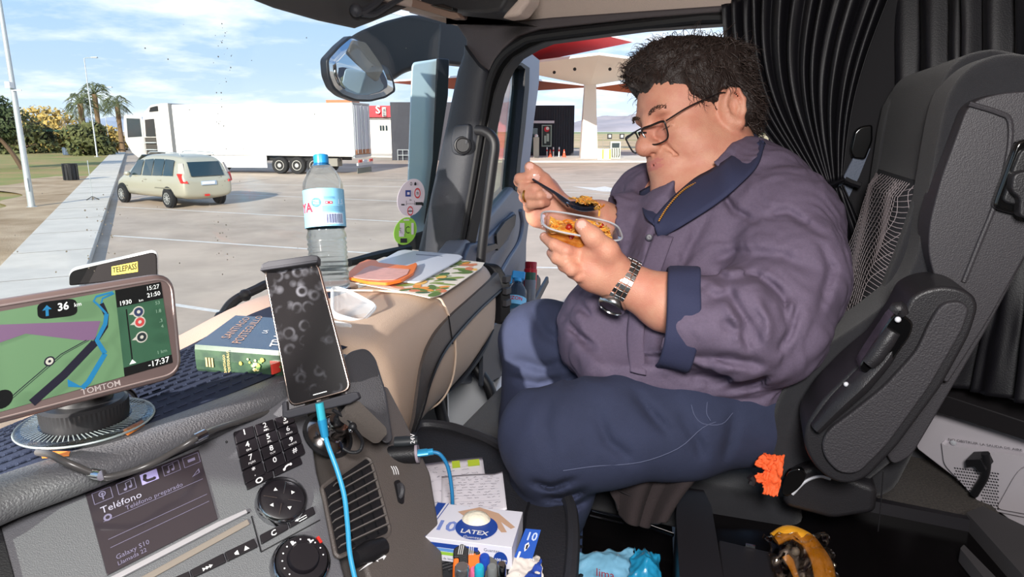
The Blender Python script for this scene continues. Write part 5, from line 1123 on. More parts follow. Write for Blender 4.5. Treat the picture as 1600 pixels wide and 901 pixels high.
# ---- curtains
CUR = mat('curtain_black', (17, 16, 21), .5, bump=.15, bscale=500)
def curtain(name, label, top, bot, depth0, depth1, folds, amp, m=CUR, mids=None, seed=1, nu=260, nv=40, extra=0, gather=None):
    """top/bot: pixel polylines left to right; laid on a wall plane, pleated towards the room"""
    q = MB()
    T = cr_path([hit(x, y, RP(depth0) if not callable(depth0) else depth0()) for x, y in top], 8)
    Bm = cr_path([hit(x, y, RP(depth1) if not callable(depth1) else depth1()) for x, y in bot], 8)
    def smp(L, u): k = min(int(u*(len(L)-1)), len(L)-2); t = u*(len(L)-1)-k; return L[k].lerp(L[k+1], t)
    def fn(u, v):
        a, b_ = smp(T, u), smp(Bm, u); p = a.lerp(b_, v)
        if mids: p = p+mids(u, v)
        tn = (smp(T, min(1, u+.02))-smp(T, max(0, u-.02))).normalized(); nn = tn.cross(Z).normalized(); nn = nn if nn.dot(EYE-p) > 0 else -nn
        w = u*folds+.18*math.sin(u*17+seed)
        pr = math.sin(w*2*math.pi)+.22*math.sin(w*4*math.pi+1.3+v)
        A_ = amp*(1-.55*v if gather else 1)*(.8+.4*math.sin(u*37+seed*2))
        hd = max(0, 1-v*14); 
        return p+nn*(pr*A_+.003*noise.noise(Vector((u*14, v*4, seed)))*(1+3*hd))
    q.grid(fn, nu, nv, m); o = q.build(name, sharp=180, label=label, cat='curtain'); md = o.modifiers.new('solid', 'SOLIDIFY'); md.thickness = .0015
    return o
# side curtain, gathered by a tie
gx0, gx1 = 1276, 1316
tp = [(1128, 8), (1180, -10), (1250, -20), (1330, -25), (1392, -10)]
bt = [(1272, 294), (1282, 290), (1292, 287), (1302, 284), (1318, 279)]
def bulge(u, v): return V*(.0)+ (Vector((-1, 0, 0))*(.05*math.sin(v*math.pi))*(1-u)*-1.0)
curtain('side_curtain', 'black pleated side curtain gathered by a tie beside the man\'s head', tp, bt, 1.44, 1.42, 13, .013, mids=lambda u, v: V*(.05*math.sin(v*math.pi)*(1-u)+.015*math.sin(v*math.pi)*u), gather=True, seed=2, nu=420)
q = MB(); q.tube(pp(RP(1.40), [(1268, 296), (1290, 292), (1320, 280)]), .008, CUR, 8, 4, flat=.5); q.tube(pp(RP(1.43), [(1320, 280), (1330, 285), (1345, 290)]), .006, CUR, 6, 1); q.build('curtain_tie', label='black tie band round the gathered side curtain', cat='curtain tie')
curtain('side_curtain', 'loose skirt of the side curtain below its tie', [(1274, 300), (1290, 297), (1306, 293), (1318, 288)], [(1240, 420), (1280, 430), (1330, 420), (1370, 400)], 1.42, 1.43, 9, .008, seed=3, nu=200)
# dark lining behind the curtains
q = MB(); q.prism(pp(RP(1.475), [(1205, 60), (1215, 150), (1228, 230), (1262, 290), (1270, 330), (1240, 480), (1500, 480), (1500, -60), (1200, -60)]), U*.01, mat('lining', (26, 25, 28), .9)); q.build('wall_right', kind='structure')
# long sleeper curtain across the cab
def BP(): return (Cp(0, -.02, 0)+V*0, (V*.93+U*-.36).normalized())
back = (Cp(1.42, .02, 0), (V*.80-U*.60).normalized())
curtain('sleeper_curtain', 'heavy black sleeper curtain hanging behind the passenger seat', [(1376, -40), (1440, -50), (1500, -55), (1560, -60), (1640, -70), (1750, -80)], [(1365, 330), (1440, 340), (1500, 350), (1560, 360), (1640, 380), (1750, 400)], lambda: back, lambda: back, 9, .016, seed=5, nu=300)
curtain('sleeper_curtain', 'lower end of the sleeper curtain at the right edge, resting on the bunk box', [(1560, 330), (1590, 330), (1640, 335), (1720, 340)], [(1490, 600), (1530, 612), (1600, 628), (1700, 650)], lambda: (back[0]-V*.02, back[1]), lambda: back, 3.2, .018, seed=8, nu=160)
# ---- bunk box with grille
BUN = mat('bunk_white', (196, 190, 196), .55)
bo = thing('bunk_box', hit(1540, 700, back), 'pale grey plastic under-bunk heater box with perforated grille', 'storage box')
BK = P3(at(1460, 660, 1.24), at(1600, 680, 1.12), at(1560, 790, 1.20)); bn = BK[1]
q = MB(); pxprism(q, (BK[0]-bn*.03, bn), [(1400, 560), (1700, 610), (1720, 960), (1590, 800), (1445, 690), (1430, 640)], .03, BUN); q.build('box_face', bo, bevel=.004)
q = MB(); pxprism(q, BK, [(1476, 686), (1480, 690), (1700, 720), (1700, 820), (1545, 790), (1480, 720)], .012, BUN, r=.01); fr_ = q.build('raised_frame', bo, bevel=.004)
q = MB(); pxprism(q, (BK[0]+bn*.012, bn), [(1588, 740), (1600, 725), (1700, 735), (1700, 815), (1560, 790)], .01, BUN, r=.012); q.build('smooth_cover', bo, bevel=.005)
q = MB(); HOL = mat('hole_dark', (44, 42, 48), .8)
for i in range(22):
    for j in range(13):
        x = 1492+i*4.2+(j % 2)*2.1; y = 731+j*4.6+i*.55
        if (1524 < x < 1532 and j > 2) or x+0*y > 1560 or (y > 735+ (x-1480)*1.02): continue
        c = hit(x, y, (BK[0]+bn*.0125, bn)); a = bn.orthogonal().normalized(); b_ = bn.cross(a); q.poly([c+(a*math.cos(k)+b_*math.sin(k))*.0017 for k in np.linspace(0, 6.28, 9)[:-1]], HOL)
q.build('perforated_grille', fr_, kind='stuff', smooth=False)
q = MB(); c = hit(1490, 691, (BK[0]+bn*.012, bn)); q.lathe([(.005, 0), (.005, .002), (0, .003)], c, bn, GREYD, 12); q.build('screw', fr_)
q = MB(); pxprism(q, BK, [(1526, 700), (1550, 699), (1558, 716), (1548, 720), (1540, 710), (1527, 712)], .03, PLK, off=.012, r=.002); hb = q.build('hose_elbow', bo, bevel=.003)
q = MB(); q.tube([hit(x, y, (BK[0]+bn*.03, bn)) for x, y in ((1540, 708), (1542, 725), (1538, 745), (1528, 762), (1522, 772))], .0065, PLK, 10); q.build('hose', hb)
q = MB(); FB = Face(*[hit(x, y, (BK[0]+bn*.0125, bn)) for x, y in ((1480, 689), (1590, 705), (1589, 698), (1479, 681))]); FB.text(q, 'NO OBSTRUIR LA SALIDA DE AIRE', .02, .2, .0075, PLK, .0003); q.build('warning_print', fr_, smooth=False)
q = MB(); pxprism(q, (BK[0]+bn*.0, bn), [(1478, 600), (1500, 598), (1700, 660), (1700, 690), (1590, 655), (1500, 628), (1470, 622)], .05, mat('bunk_edge', (34, 32, 34), .4), r=.006); q.build('bunk_board', bo, bevel=.006)
# grey carpet between seat and bunk
q = MB(); P = [hit(x, y, ZP(1.86)) for x, y in ((1380, 720), (1445, 680), (1560, 800), (1620, 880), (1500, 850), (1355, 800))]; q.prism(P, -Z*.05, FLC); q.build('floor', kind='structure', label='grey speckled carpet between seat and bunk')
q = MB(); q.prism([Cp(.5, -.5, 1.6), Cp(1.45, -.5, 1.6), Cp(1.45, .1, 1.6), Cp(.5, .1, 1.6)], -Z*.1, FLC); q.build('floor', kind='structure')
# ================================================================== THE MAN
# signed-distance sculpting on a grid in the camera's own axes (right, up, depth), meshed with surface nets
_c, _s = math.cos(PITCH), math.sin(PITCH)
def LP(x, y, t): return np.array(((x-800)/FPX*t, -(y-450.5)/FPX*t, t))
def l2w(P): P = np.asarray(P, dtype=float); return np.stack([P[..., 0], P[..., 1]*_s+P[..., 2]*_c, 2.5+P[..., 1]*_c-P[..., 2]*_s], -1)
def w2l(v): v = np.array(v)-np.array((0, 0, 2.5)); return np.array((v[0], v[1]*_s+v[2]*_c, v[1]*_c-v[2]*_s))
def axis_arr(lo, hi, coarse, fines):
    """coordinates from lo to hi, coarse step except in fine intervals [(a,b,step)]"""
    out = [lo]
    while out[-1] < hi:
        s_ = coarse
        for a, b, f in fines:
            if a <= out[-1] < b: s_ = min(s_, f)
        out.append(out[-1]+s_)
    return np.array(out, dtype=np.float32)
class SDF:
    def __init__(s, xs, ys, zs): s.x, s.y, s.z = xs, ys, zs; s.f = np.full((len(xs), len(ys), len(zs)), .5, np.float32)
    def box(s, lo, hi):
        r = []
        for a, l, h in zip((s.x, s.y, s.z), lo, hi): i = np.searchsorted(a, l); j = np.searchsorted(a, h); r.append(slice(max(0, i-1), min(len(a), j+1)))
        return tuple(r)
    def coords(s, sl): return s.x[sl[0]][:, None, None], s.y[sl[1]][None, :, None], s.z[sl[2]][None, None, :]
    def put(s, sl, d, k, mode):
        a = s.f[sl]
        if mode == '+':
            h = np.maximum(k-np.abs(a-d), 0)/k if k > 0 else 0; s.f[sl] = np.minimum(a, d)-h*h*k*.25
        else:
            d = -d; h = np.maximum(k-np.abs(a-d), 0)/k if k > 0 else 0; s.f[sl] = np.maximum(a, d)+h*h*k*.25
    def cone(s, a, b, ra, rb, k=.01, mode='+', flat=None):
        a, b = np.asarray(a, float), np.asarray(b, float); m = max(ra, rb)+k+.02
        sl = s.box(np.minimum(a, b)-m, np.maximum(a, b)+m); X, Y, Z_ = s.coords(sl)
        if X.size == 0 or Y.size == 0 or Z_.size == 0: return s
        ab = b-a; L = ab.dot(ab)+1e-12
        t = np.clip(((X-a[0])*ab[0]+(Y-a[1])*ab[1]+(Z_-a[2])*ab[2])/L, 0, 1)
        dx, dy, dz = X-a[0]-t*ab[0], Y-a[1]-t*ab[1], Z_-a[2]-t*ab[2]
        if flat is not None:                                        # flat = (direction, factor): squeeze across a direction
            n, f = flat; n = np.asarray(n, float); n = n/np.linalg.norm(n); q = dx*n[0]+dy*n[1]+dz*n[2]; e = q*(1/f-1); dx, dy, dz = dx+e*n[0], dy+e*n[1], dz+e*n[2]
            d = np.sqrt(dx*dx+dy*dy+dz*dz)-(ra+(rb-ra)*t); d = d*np.where(d > 0, 1, 1)*.8
        else: d = np.sqrt(dx*dx+dy*dy+dz*dz)-(ra+(rb-ra)*t)
        s.put(sl, d.astype(np.float32), k, mode); return s
    def ell(s, c, r, A=None, k=.01, mode='+'):
        """A: rows are the ellipsoid's axes"""
        c = np.asarray(c, float); m = max(r)+k+.02; sl = s.box(c-m, c+m); X, Y, Z_ = s.coords(sl)
        if X.size == 0 or Y.size == 0 or Z_.size == 0: return s
        X, Y, Z_ = X-c[0], Y-c[1], Z_-c[2]; A = np.eye(3) if A is None else np.asarray(A)
        u = (X*A[0][0]+Y*A[0][1]+Z_*A[0][2])/r[0]; v = (X*A[1][0]+Y*A[1][1]+Z_*A[1][2])/r[1]; w = (X*A[2][0]+Y*A[2][1]+Z_*A[2][2])/r[2]
        k0 = np.sqrt(u*u+v*v+w*w)+1e-9; k1 = np.sqrt((u/r[0])**2+(v/r[1])**2+(w/r[2])**2)+1e-9
        s.put(sl, (k0*(k0-1)/k1).astype(np.float32), k, mode); return s
    def chain(s, pts, rs, k=.01, mode='+'):
        for i in range(len(pts)-1): s.cone(pts[i], pts[i+1], rs[i], rs[i+1], k, mode)
        return s
    def fold(s, pts, wpx, amp, t0, t1, taper=True):
        """a crease (amp>0) or ridge (amp<0) following a line seen from the front, between depths t0..t1"""
        P = [np.array(p, float) for p in pts]; P = np.array([[(p[0]-800)/FPX, -(p[1]-450.5)/FPX] for p in P]); w = wpx/FPX
        lo = (P.min(0)-3*w)*[1, 1]; hi = P.max(0)+3*w
        c = [min(l*t0, l*t1) for l in lo]; d = [max(h*t0, h*t1) for h in hi]
        sl = s.box((c[0], c[1], t0), (d[0], d[1], t1)); X, Y, Z_ = s.coords(sl)
        if X.size == 0 or Y.size == 0 or Z_.size == 0: return s
        x, y = X/Z_, Y/Z_; best = None; n = len(P)-1
        for i in range(n):
            a, b = P[i], P[i+1]; ab = b-a; t = np.clip(((x-a[0])*ab[0]+(y-a[1])*ab[1])/(ab.dot(ab)+1e-12), 0, 1)
            q = (x-a[0]-t*ab[0])**2+(y-a[1]-t*ab[1])**2; g = (i+t)/n; e = np.exp(-q/(w*w))*((np.sin(np.pi*np.clip(g, .02, .98))**.6) if taper else 1)
            best = e if best is None else np.maximum(best, e)
        edge = np.minimum(1, np.minimum((Z_-t0), (t1-Z_))/.02+.0); s.f[sl] += (1.7*amp*best*np.clip(edge, 0, 1)).astype(np.float32); return s
    def wob(s, amp, fr, seed=0, lo=None, hi=None):
        sl = s.box(lo if lo is not None else (-9,)*3, hi if hi is not None else (9,)*3); X, Y, Z_ = s.coords(sl); r = np.random.RandomState(seed)
        acc = 0; w = .02*np.sin(fr*.5*X+r.rand()*6)+.02*np.sin(fr*.45*Y+r.rand()*6)+.02*np.sin(fr*.5*Z_)
        for i in range(5): k_ = r.randn(3); k_ /= np.linalg.norm(k_); acc = acc+np.sin(fr*(.7+.3*i)*((X+w)*k_[0]+(Y-w)*k_[1]+(Z_+w)*k_[2])+r.rand()*6.28)
        s.f[sl] += (amp*acc/2.2).astype(np.float32); return s
    def mesh(s):
        f = s.f; ins = f < 0
        nx, ny, nz = f.shape
        c = np.zeros((nx-1, ny-1, nz-1), np.uint8)
        for i in (0, 1):
            for j in (0, 1):
                for k in (0, 1): c += ins[i:nx-1+i, j:ny-1+j, k:nz-1+k]
        act = (c > 0) & (c < 8); idx = -np.ones(act.shape, np.int64); I, J, K = np.nonzero(act); idx[I, J, K] = np.arange(len(I))
        acc = np.zeros((len(I), 3)); cnt = np.zeros(len(I)); cor = [(i, j, k) for i in (0, 1) for j in (0, 1) for k in (0, 1)]
        for a in cor:
            for ax in range(3):
                if a[ax]: continue
                b = list(a); b[ax] = 1
                fa = f[I+a[0], J+a[1], K+a[2]]; fb = f[I+b[0], J+b[1], K+b[2]]; m = (fa < 0) != (fb < 0); t = np.where(m, fa/np.where(m, fa-fb, 1), 0)
                pa = np.stack([s.x[I+a[0]], s.y[J+a[1]], s.z[K+a[2]]], -1); pb = np.stack([s.x[I+b[0]], s.y[J+b[1]], s.z[K+b[2]]], -1)
                acc += np.where(m[:, None], pa+(pb-pa)*t[:, None], 0); cnt += m
        V_ = acc/cnt[:, None]; F = []
        for ax in range(3):
            sh = [slice(1, -1)]*3; sh[ax] = slice(0, -1)
            A = ins[tuple(sh)]; sh2 = list(sh); sh2[ax] = slice(1, None); B = ins[tuple(sh2)]
            fl = A != B; P = np.argwhere(fl); 
            off = [1, 1, 1]; off[ax] = 0; P = P+off; u, v = [(1, 2), (2, 0), (0, 1)][ax]
            q = []
            for du, dv_ in ((0, 0), (-1, 0), (-1, -1), (0, -1)): w = P.copy(); w[:, u] += du; w[:, v] += dv_; q.append(idx[w[:, 0], w[:, 1], w[:, 2]])
            q = np.stack(q, -1); flip = ~A[tuple((P-off).T)]; q[flip] = q[flip][:, ::-1]; F.append(q)
        F = np.concatenate(F); F = F[(F >= 0).all(1)]
        return V_, F
def sdf_obj(name, sd, mats, parent, matfn=None, label=None, relax=1):
    Vv, F = sd.mesh()
    for _ in range(relax):                                          # light Laplacian smoothing
        a = Vv.copy(); n_ = np.ones(len(Vv))
        for i in range(4):
            j = (i+1) % 4; np.add.at(a, F[:, i], Vv[F[:, j]]); np.add.at(n_, F[:, i], 1); np.add.at(a, F[:, j], Vv[F[:, i]]); np.add.at(n_, F[:, j], 1)
        Vv = a/n_[:, None]
    base = np.array(ROOTLOC[parent.name]); W_ = l2w(Vv)-base
    me = bpy.data.meshes.new(name); me.vertices.add(len(W_)); me.vertices.foreach_set('co', W_.astype(np.float32).ravel())
    me.loops.add(F.size); me.loops.foreach_set('vertex_index', F[:, ::-1].astype(np.int32).ravel()); me.polygons.add(len(F))
    me.polygons.foreach_set('loop_start', np.arange(0, F.size, 4, dtype=np.int32)); me.polygons.foreach_set('loop_total', np.full(len(F), 4, np.int32))
    for m in mats: me.materials.append(m)
    me.update(calc_edges=True)
    if matfn is not None: me.polygons.foreach_set('material_index', matfn(Vv[F].mean(1)).astype(np.int32))
    me.polygons.foreach_set('use_smooth', np.ones(len(F), bool)); me.validate(); me.update()
    o = bpy.data.objects.new(name, me); COL.objects.link(o); o.parent = parent; ROOTLOC[o.name] = Vector(base)
    return props(o, label)
man = thing('person', Vector(l2w(LP(1130, 760, 1.1))), 'man in purple-grey shirt and navy trousers eating from a tub in the passenger seat', 'person')
# ---- head frame
HO = LP(1086, 188, 1.20)
Fh = np.array((-.90, -.24, -.37)); Fh /= np.linalg.norm(Fh)          # nose direction (depth axis points away)
Th = np.array((-.22, .97, -.05)); Th -= Fh*Fh.dot(Th); Th /= np.linalg.norm(Th)
Lh = np.cross(Fh, Th); Lh = Lh if Lh[2] < 0 else -Lh                  # his left side, towards the camera
AH = np.array((Fh, Lh, Th)); HS = 1.0
def hp(x, y, z): return HO+(Fh*x+Lh*y+Th*z)*HS
SKIN = mat('skin', (208, 152, 126), .5, var=.06, vscale=35, bump=.35, bscale=600, bdetail=4, rgb2=(200, 134, 112))
b_ = SKIN.node_tree.nodes['Principled BSDF']; b_.inputs['Subsurface Weight'].default_value = .12; b_.inputs['Subsurface Radius'].default_value = (.012, .005, .003)
LIP = mat('lip', (196, 122, 110), .45); CHK = mat('ruddy_skin', (210, 140, 120), .5, var=.08, vscale=60, bump=.3, bscale=600); STB = mat('shaved_skin', (196, 148, 130), .55, bump=.5, bscale=900); NAI = mat('nail', (226, 176, 162), .25)
hx = hp(0, 0, 0)
gx_ = axis_arr(-.05, .60, .005, [(.0, .46, .0024)]); gy_ = axis_arr(-.55, .40, .006, [(-.14, .38, .0024)]); gz_ = axis_arr(.86, 1.48, .006, [(.90, 1.30, .0026)])
B = SDF(gx_, gy_, gz_)
def hell(c, r, k=.01, mode='+'): B.ell(hp(*c), [v*HS for v in r], AH, k, mode)
def hcone(a, b, ra, rb, k=.01, mode='+'): B.cone(hp(*a), hp(*b), ra, rb, k, mode)
# skull, cheeks, jaw
hell((-.012, 0, .045), (.098, .077, .092), .02)
hell((.036, 0, -.03), (.060, .062, .078), .03)
hell((.030, 0, .035), (.062, .066, .050), .03)
for s_ in (-1, 1):
    hell((.040, s_*.040, -.048), (.036, .032, .036), .03)             # cheek
    hell((.062, s_*.036, -.018), (.022, .022, .016), .02)             # cheekbone
    hell((.0, s_*.052, -.066), (.045, .026, .034), .03)               # jaw angle, heavy
hell((.084, 0, -.110), (.027, .034, .027), .022); hell((.074, 0, -.078), (.028, .036, .026), .02)                       # chin
hell((.036, 0, -.110), (.064, .060, .040), .03)                        # double chin
hell((.084, 0, -.060), (.020, .034, .024), .02)                        # muzzle
# brow, eyes
hcone((.086, -.034, .022), (.090, 0, .018), .009, .009, .015); hcone((.086, .034, .022), (.090, 0, .018), .009, .009, .015)
for s_ in (-1, 1):
    hell((.096, s_*.032, .0), (.014, .017, .013), .012, '-')
    hell((.075, s_*.032, .000), (.0145, .0155, .0135), .004)
    hcone((.086, s_*.047, -.006), (.090, s_*.020, -.008), .0022, .0022, .005)      # lower lid
    hcone((.092, s_*.018, -.014), (.078, s_*.048, -.020), .004, .003, .010)
# nose
hcone((.092, 0, .014), (.112, 0, -.020), .0085, .0115, .012); hell((.115, 0, -.030), (.0165, .0155, .0150), .010)
for s_ in (-1, 1):
    hell((.104, s_*.0145, -.033), (.0105, .0085, .009), .007); hell((.108, s_*.0075, -.0445), (.005, .0035, .004), .003, '-')
# mouth
hcone((.096, -.006, -.057), (.085, -.027, -.060), .0058, .0035, .006); hcone((.096, .006, -.057), (.085, .027, -.060), .0058, .0035, .006)
hcone((.094, -.006, -.069), (.084, -.024, -.066), .0065, .004, .006); hcone((.094, .006, -.069), (.084, .024, -.066), .0065, .004, .006)
for s_ in (-1, 1): hcone((.1045, 0, -.0620), (.0995, s_*.016, -.0605), .0019, .0019, .002, '-'); hcone((.0995, s_*.016, -.0605), (.089, s_*.034, -.0560), .0019, .0016, .002, '-'); hcone((.094, s_*.024, -.034), (.082, s_*.038, -.056), .0024, .0018, .010, '-'); hcone((.084, s_*.022, .006), (.080, s_*.046, .002), .0014, .0012, .004, '-'); pass
hell((.093, 0, -.083), (.010, .018, .005), .008, '-')
# ears
for s_ in (-1, 1):
    Ao = np.array((Fh*.96+Lh*s_*-.0+Th*.2, Lh*s_, Th*.96-Fh*.2)); E = lambda x, y, z: hp(-.012+x, s_*(.080+y), -.004+z)
    B.ell(E(0, -.004, 0), (.020, .015, .034), np.array((Fh, Lh, Th)), .006)
    pts = [E(.010, .004, .018), E(.002, .009, .030), E(-.011, .011, .026), E(-.018, .012, .010), E(-.016, .010, -.008), E(-.008, .007, -.022)]
    B.chain(pts, [.0035, .0042, .0045, .0045, .004, .0045], .003); B.cone(E(-.006, .006, -.026), E(.003, .002, -.022), .008, .006, .006)
    B.ell(E(.002, .010, .002), (.010, .008, .015), np.array((Fh, Lh, Th)), .005, '-'); B.ell(E(-.008, .012, .014), (.004, .006, .012), np.array((Fh, Lh, Th)), .003, '-')
    B.chain([E(-.009, .006, .012), E(-.010, .007, -.002), E(-.004, .005, -.012)], [.003, .0035, .003], .003); B.ell(E(.012, .003, -.002), (.004, .004, .006), None, .004)
# neck and chest
NB = LP(1150, 318, 1.19)
B.cone(hp(-.025, 0, -.035), NB, .064, .078, .03); B.cone(hp(.0, 0, -.085), LP(1100, 330, 1.15), .050, .06, .03)
B.ell(LP(1110, 400, 1.19), (.11, .12, .085), None, .04); B.ell(LP(1090, 520, 1.14), (.13, .11, .10), None, .04)
B.cone(NB, LP(1225, 362, 1.06), .06, .055, .03); B.cone(NB, LP(1020, 315, 1.30), .06, .05, .03)
B.cone(LP(1090, 550, 1.12), LP(1120, 630, 1.12), .09, .07, .04)
B.cone(LP(1120, 650, 1.06), LP(880, 688, 1.0), .045, .045, .03); B.cone(LP(1100, 640, 1.13), LP(850, 545, 1.24), .06, .045, .03)
# ---- arms of the body
ELN = LP(1190, 500, .965); WRN = LP(985, 447, .975)
B.chain([LP(1215, 365, 1.06), ELN, LP(1120, 500, .955), LP(1040, 472, .965), WRN], [.05, .038, .036, .038, .028], .02)
# ---- near (left) hand under the tub
dA = np.array((0, 0, 1.0))
def HP(x, y, t): return LP(x, y, t)
kn = [(899, 394, .965), (895, 406, .95), (902, 420, .945), (914, 432, .95)]
for (x, y, t) in kn: B.cone(HP(968, 436, .97), HP(x+14, y+2, t+.008), .021, .0138, .008)
B.cone(HP(985, 446, .972), HP(935, 427, .965), .0265, .026, .02)
B.ell(HP(930, 417, .962), (.032, .023, .020), None, .02)
for a_, b_2 in (((868, 392), (902, 405)), ((878, 409), (908, 418)), ((888, 422), (914, 428))): B.fold([a_, b_2], 1.6, .0028, .90, .99)
fing = [[(910, 401, .96), (884, 392, .940), (866, 382, .945), (851, 370, .965)], [(905, 411, .955), (884, 409, .940), (870, 403, .945), (862, 395, .965)],
        [(912, 421, .950), (893, 421, .938), (881, 415, .948), (876, 406, .97)], [(920, 431, .955), (905, 431, .945), (894, 426, .955), (889, 417, .975)]]
fr = [(.0118, .0100, .0090, .0074), (.0112, .0098, .0088, .0076), (.0108, .0096, .0086, .0074), (.010, .0088, .008, .007)]
for p, r in zip(fing, fr): B.chain([HP(*q_) for q_ in p], r, .002)
B.chain([HP(962, 418, .955), HP(948, 392, .935), HP(926, 370, .925), HP(909, 352, .928)], [.020, .0155, .0125, .0100], .010)
B.cone(HP(955, 415, .955), HP(925, 395, .945), .016, .014, .012)
# ---- far (right) arm and hand round the fork
ELF = LP(1000, 372, 1.20); WRF = LP(876, 338, 1.165)
B.chain([LP(1010, 310, 1.31), ELF, LP(935, 346, 1.18), WRF], [.045, .042, .033, .027], .02)
B.cone(WRF, HP(846, 305, 1.17), .029, .034, .02); B.ell(HP(848, 315, 1.168), (.026, .034, .020), None, .015); B.cone(HP(866, 335, 1.165), HP(840, 337, 1.155), .024, .020, .015)
rf = [[(832, 290, 1.175), (812, 283, 1.155), (812, 279, 1.135), (826, 277, 1.125), (838, 278, 1.128)],
      [(832, 302, 1.17), (818, 297, 1.150), (818, 293, 1.13), (836, 295, 1.115), (851, 299, 1.12)],
      [(832, 315, 1.165), (820, 308, 1.145), (824, 305, 1.125), (843, 305, 1.110), (857, 305, 1.118)],
      [(836, 328, 1.16), (826, 323, 1.14), (830, 319, 1.125), (845, 317, 1.115), (854, 316, 1.125)]]
rr = [(.012, .0102, .0094, .0086, .0076), (.012, .0104, .0098, .0090, .0078), (.011, .0100, .0094, .0088, .0078), (.010, .0092, .0086, .008, .007)]
for p, r in zip(rf, rr): B.chain([HP(*q_) for q_ in p], r, .0015)
B.chain([HP(858, 300, 1.15), HP(848, 283, 1.14), HP(837, 271, 1.13), HP(828, 261, 1.128)], [.018, .014, .0115, .0095], .006)
def skinmat(C):
    d = (C-HO)/HS; x = d@Fh; y = d@Lh; z = d@Th; m = np.zeros(len(C))
    m[(x > .06) & (x < .13) & (np.abs(y) < .025) & (((z+.0565)**2/.0040**2+(y/.026)**2 < 1) | ((z+.066)**2/.0048**2+(y/.024)**2 < 1))] = 1
    for p, dn_ in (((838, 277, 1.118), 8), ((853, 299, 1.111), 8), ((858, 304, 1.11), 7), ((828, 259, 1.12), 7), ((909, 351, .920), 9), ((852, 370, .962), 6)):
        q_ = LP(*p); m[np.linalg.norm(C-q_, axis=1) < .0062] = 4
    return m
body = sdf_obj('body', B, [SKIN, LIP, CHK, STB, NAI], man, skinmat, relax=0)
# ---- shirt
SHT = mat('shirt_purple_grey', (98, 86, 106), .8, bump=.4, bscale=900, bdetail=3, var=.07, vscale=260); NAV = mat('shirt_inner_navy', (46, 50, 78), .85, bump=.4, bscale=900)
S = SDF(axis_arr(.02, .64, .0034, []), axis_arr(-.30, .30, .0034, []), axis_arr(.80, 1.50, .0040, []))
S.ell(LP(1110, 400, 1.16), (.158, .165, .135), None, .05)                          # chest
S.cone(LP(1165, 290, 1.18), LP(1222, 350, 1.08), .070, .084, .06); S.cone(LP(1150, 300, 1.2), LP(1020, 318, 1.31), .065, .072, .06)   # shoulders
S.ell(LP(1172, 400, 1.17), (.130, .17, .12), None, .06)                            # back
S.ell(LP(1075, 525, 1.10), (.200, .125, .165), None, .05)                          # belly
S.ell(LP(975, 510, 1.13), (.105, .088, .12), None, .04)
S.cone(LP(1160, 545, 1.08), LP(1170, 575, 1.08), .100, .062, .05)
S.cone(LP(960, 585, 1.03), LP(1165, 608, 1.02), .045, .045, .04)                     # hem roll
# far sleeve
S.chain([LP(1020, 318, 1.31), LP(1008, 360, 1.23), LP(985, 350, 1.19), LP(968, 343, 1.18)], [.072, .062, .048, .042], .03)
# near sleeve
S.chain([LP(1222, 362, 1.07), LP(1226, 440, 1.0), LP(1198, 512, .955), LP(1140, 508, .935), LP(1070, 496, .945)], [.086, .083, .074, .069, .061], .03)
S.ell(LP(1190, 525, .955), (.07, .05, .05), None, .03)
# folds
S.wob(.0022, 55, 3); S.wob(.0010, 130, 5)
for pts, w, a in [([(1100, 470), (1140, 460), (1165, 500), (1190, 545)], 9, .010), ([(1120, 500), (1160, 520), (1180, 565)], 8, .008), ([(1110, 440), (1180, 430), (1250, 470)], 9, .005), ([(1250, 470), (1235, 520), (1215, 550)], 6, .007),
                  ([(1100, 415), (1150, 395), (1220, 400), (1290, 425)], 10, .007), ([(1190, 340), (1230, 330), (1290, 370)], 7, .006), ([(1085, 420), (1120, 430), (1150, 455)], 9, .004), ([(1075, 555), (1140, 560), (1200, 572)], 9, .010),
                  ([(1060, 445), (1100, 450), (1125, 470)], 7, .003), ([(1280, 380), (1300, 420), (1275, 500)], 8, .006), ([(1200, 440), (1225, 470), (1228, 510)], 8, .008), ([(1130, 470), (1150, 500), (1155, 540)], 7, -.006), ([(1180, 460), (1200, 500), (1200, 540)], 8, -.006)]: S.fold(pts, w, a, .82, 1.06)
for pts, w, a in [([(1045, 300), (1030, 380), (1000, 470), (980, 520)], 7, .008), ([(1000, 330), (980, 400), (940, 450)], 9, .007), ([(900, 470), (930, 500), (1000, 560), (1040, 570)], 8, .010), ([(885, 500), (920, 540), (960, 570)], 9, .008),
                  ([(900, 520), (950, 548), (1030, 558), (1090, 556)], 6, .009), ([(1150, 230), (1130, 300), (1150, 345)], 5, .004), ([(1030, 330), (1010, 370), (1005, 420)], 9, -.006), ([(1180, 570), (1120, 590), (1050, 585)], 10, .008),
                  ([(960, 470), (1000, 500), (1040, 545)], 10, -.008), ([(1110, 330), (1080, 380), (1060, 430)], 8, .006), ([(1130, 610), (1180, 600), (1240, 560)], 6, .006), ([(1125, 300), (1150, 330), (1190, 350)], 6, .006), ([(920, 590), (1000, 610), (1100, 628), (1190, 622)], 4, .007)]: S.fold(pts, w, a, .90, 1.36)
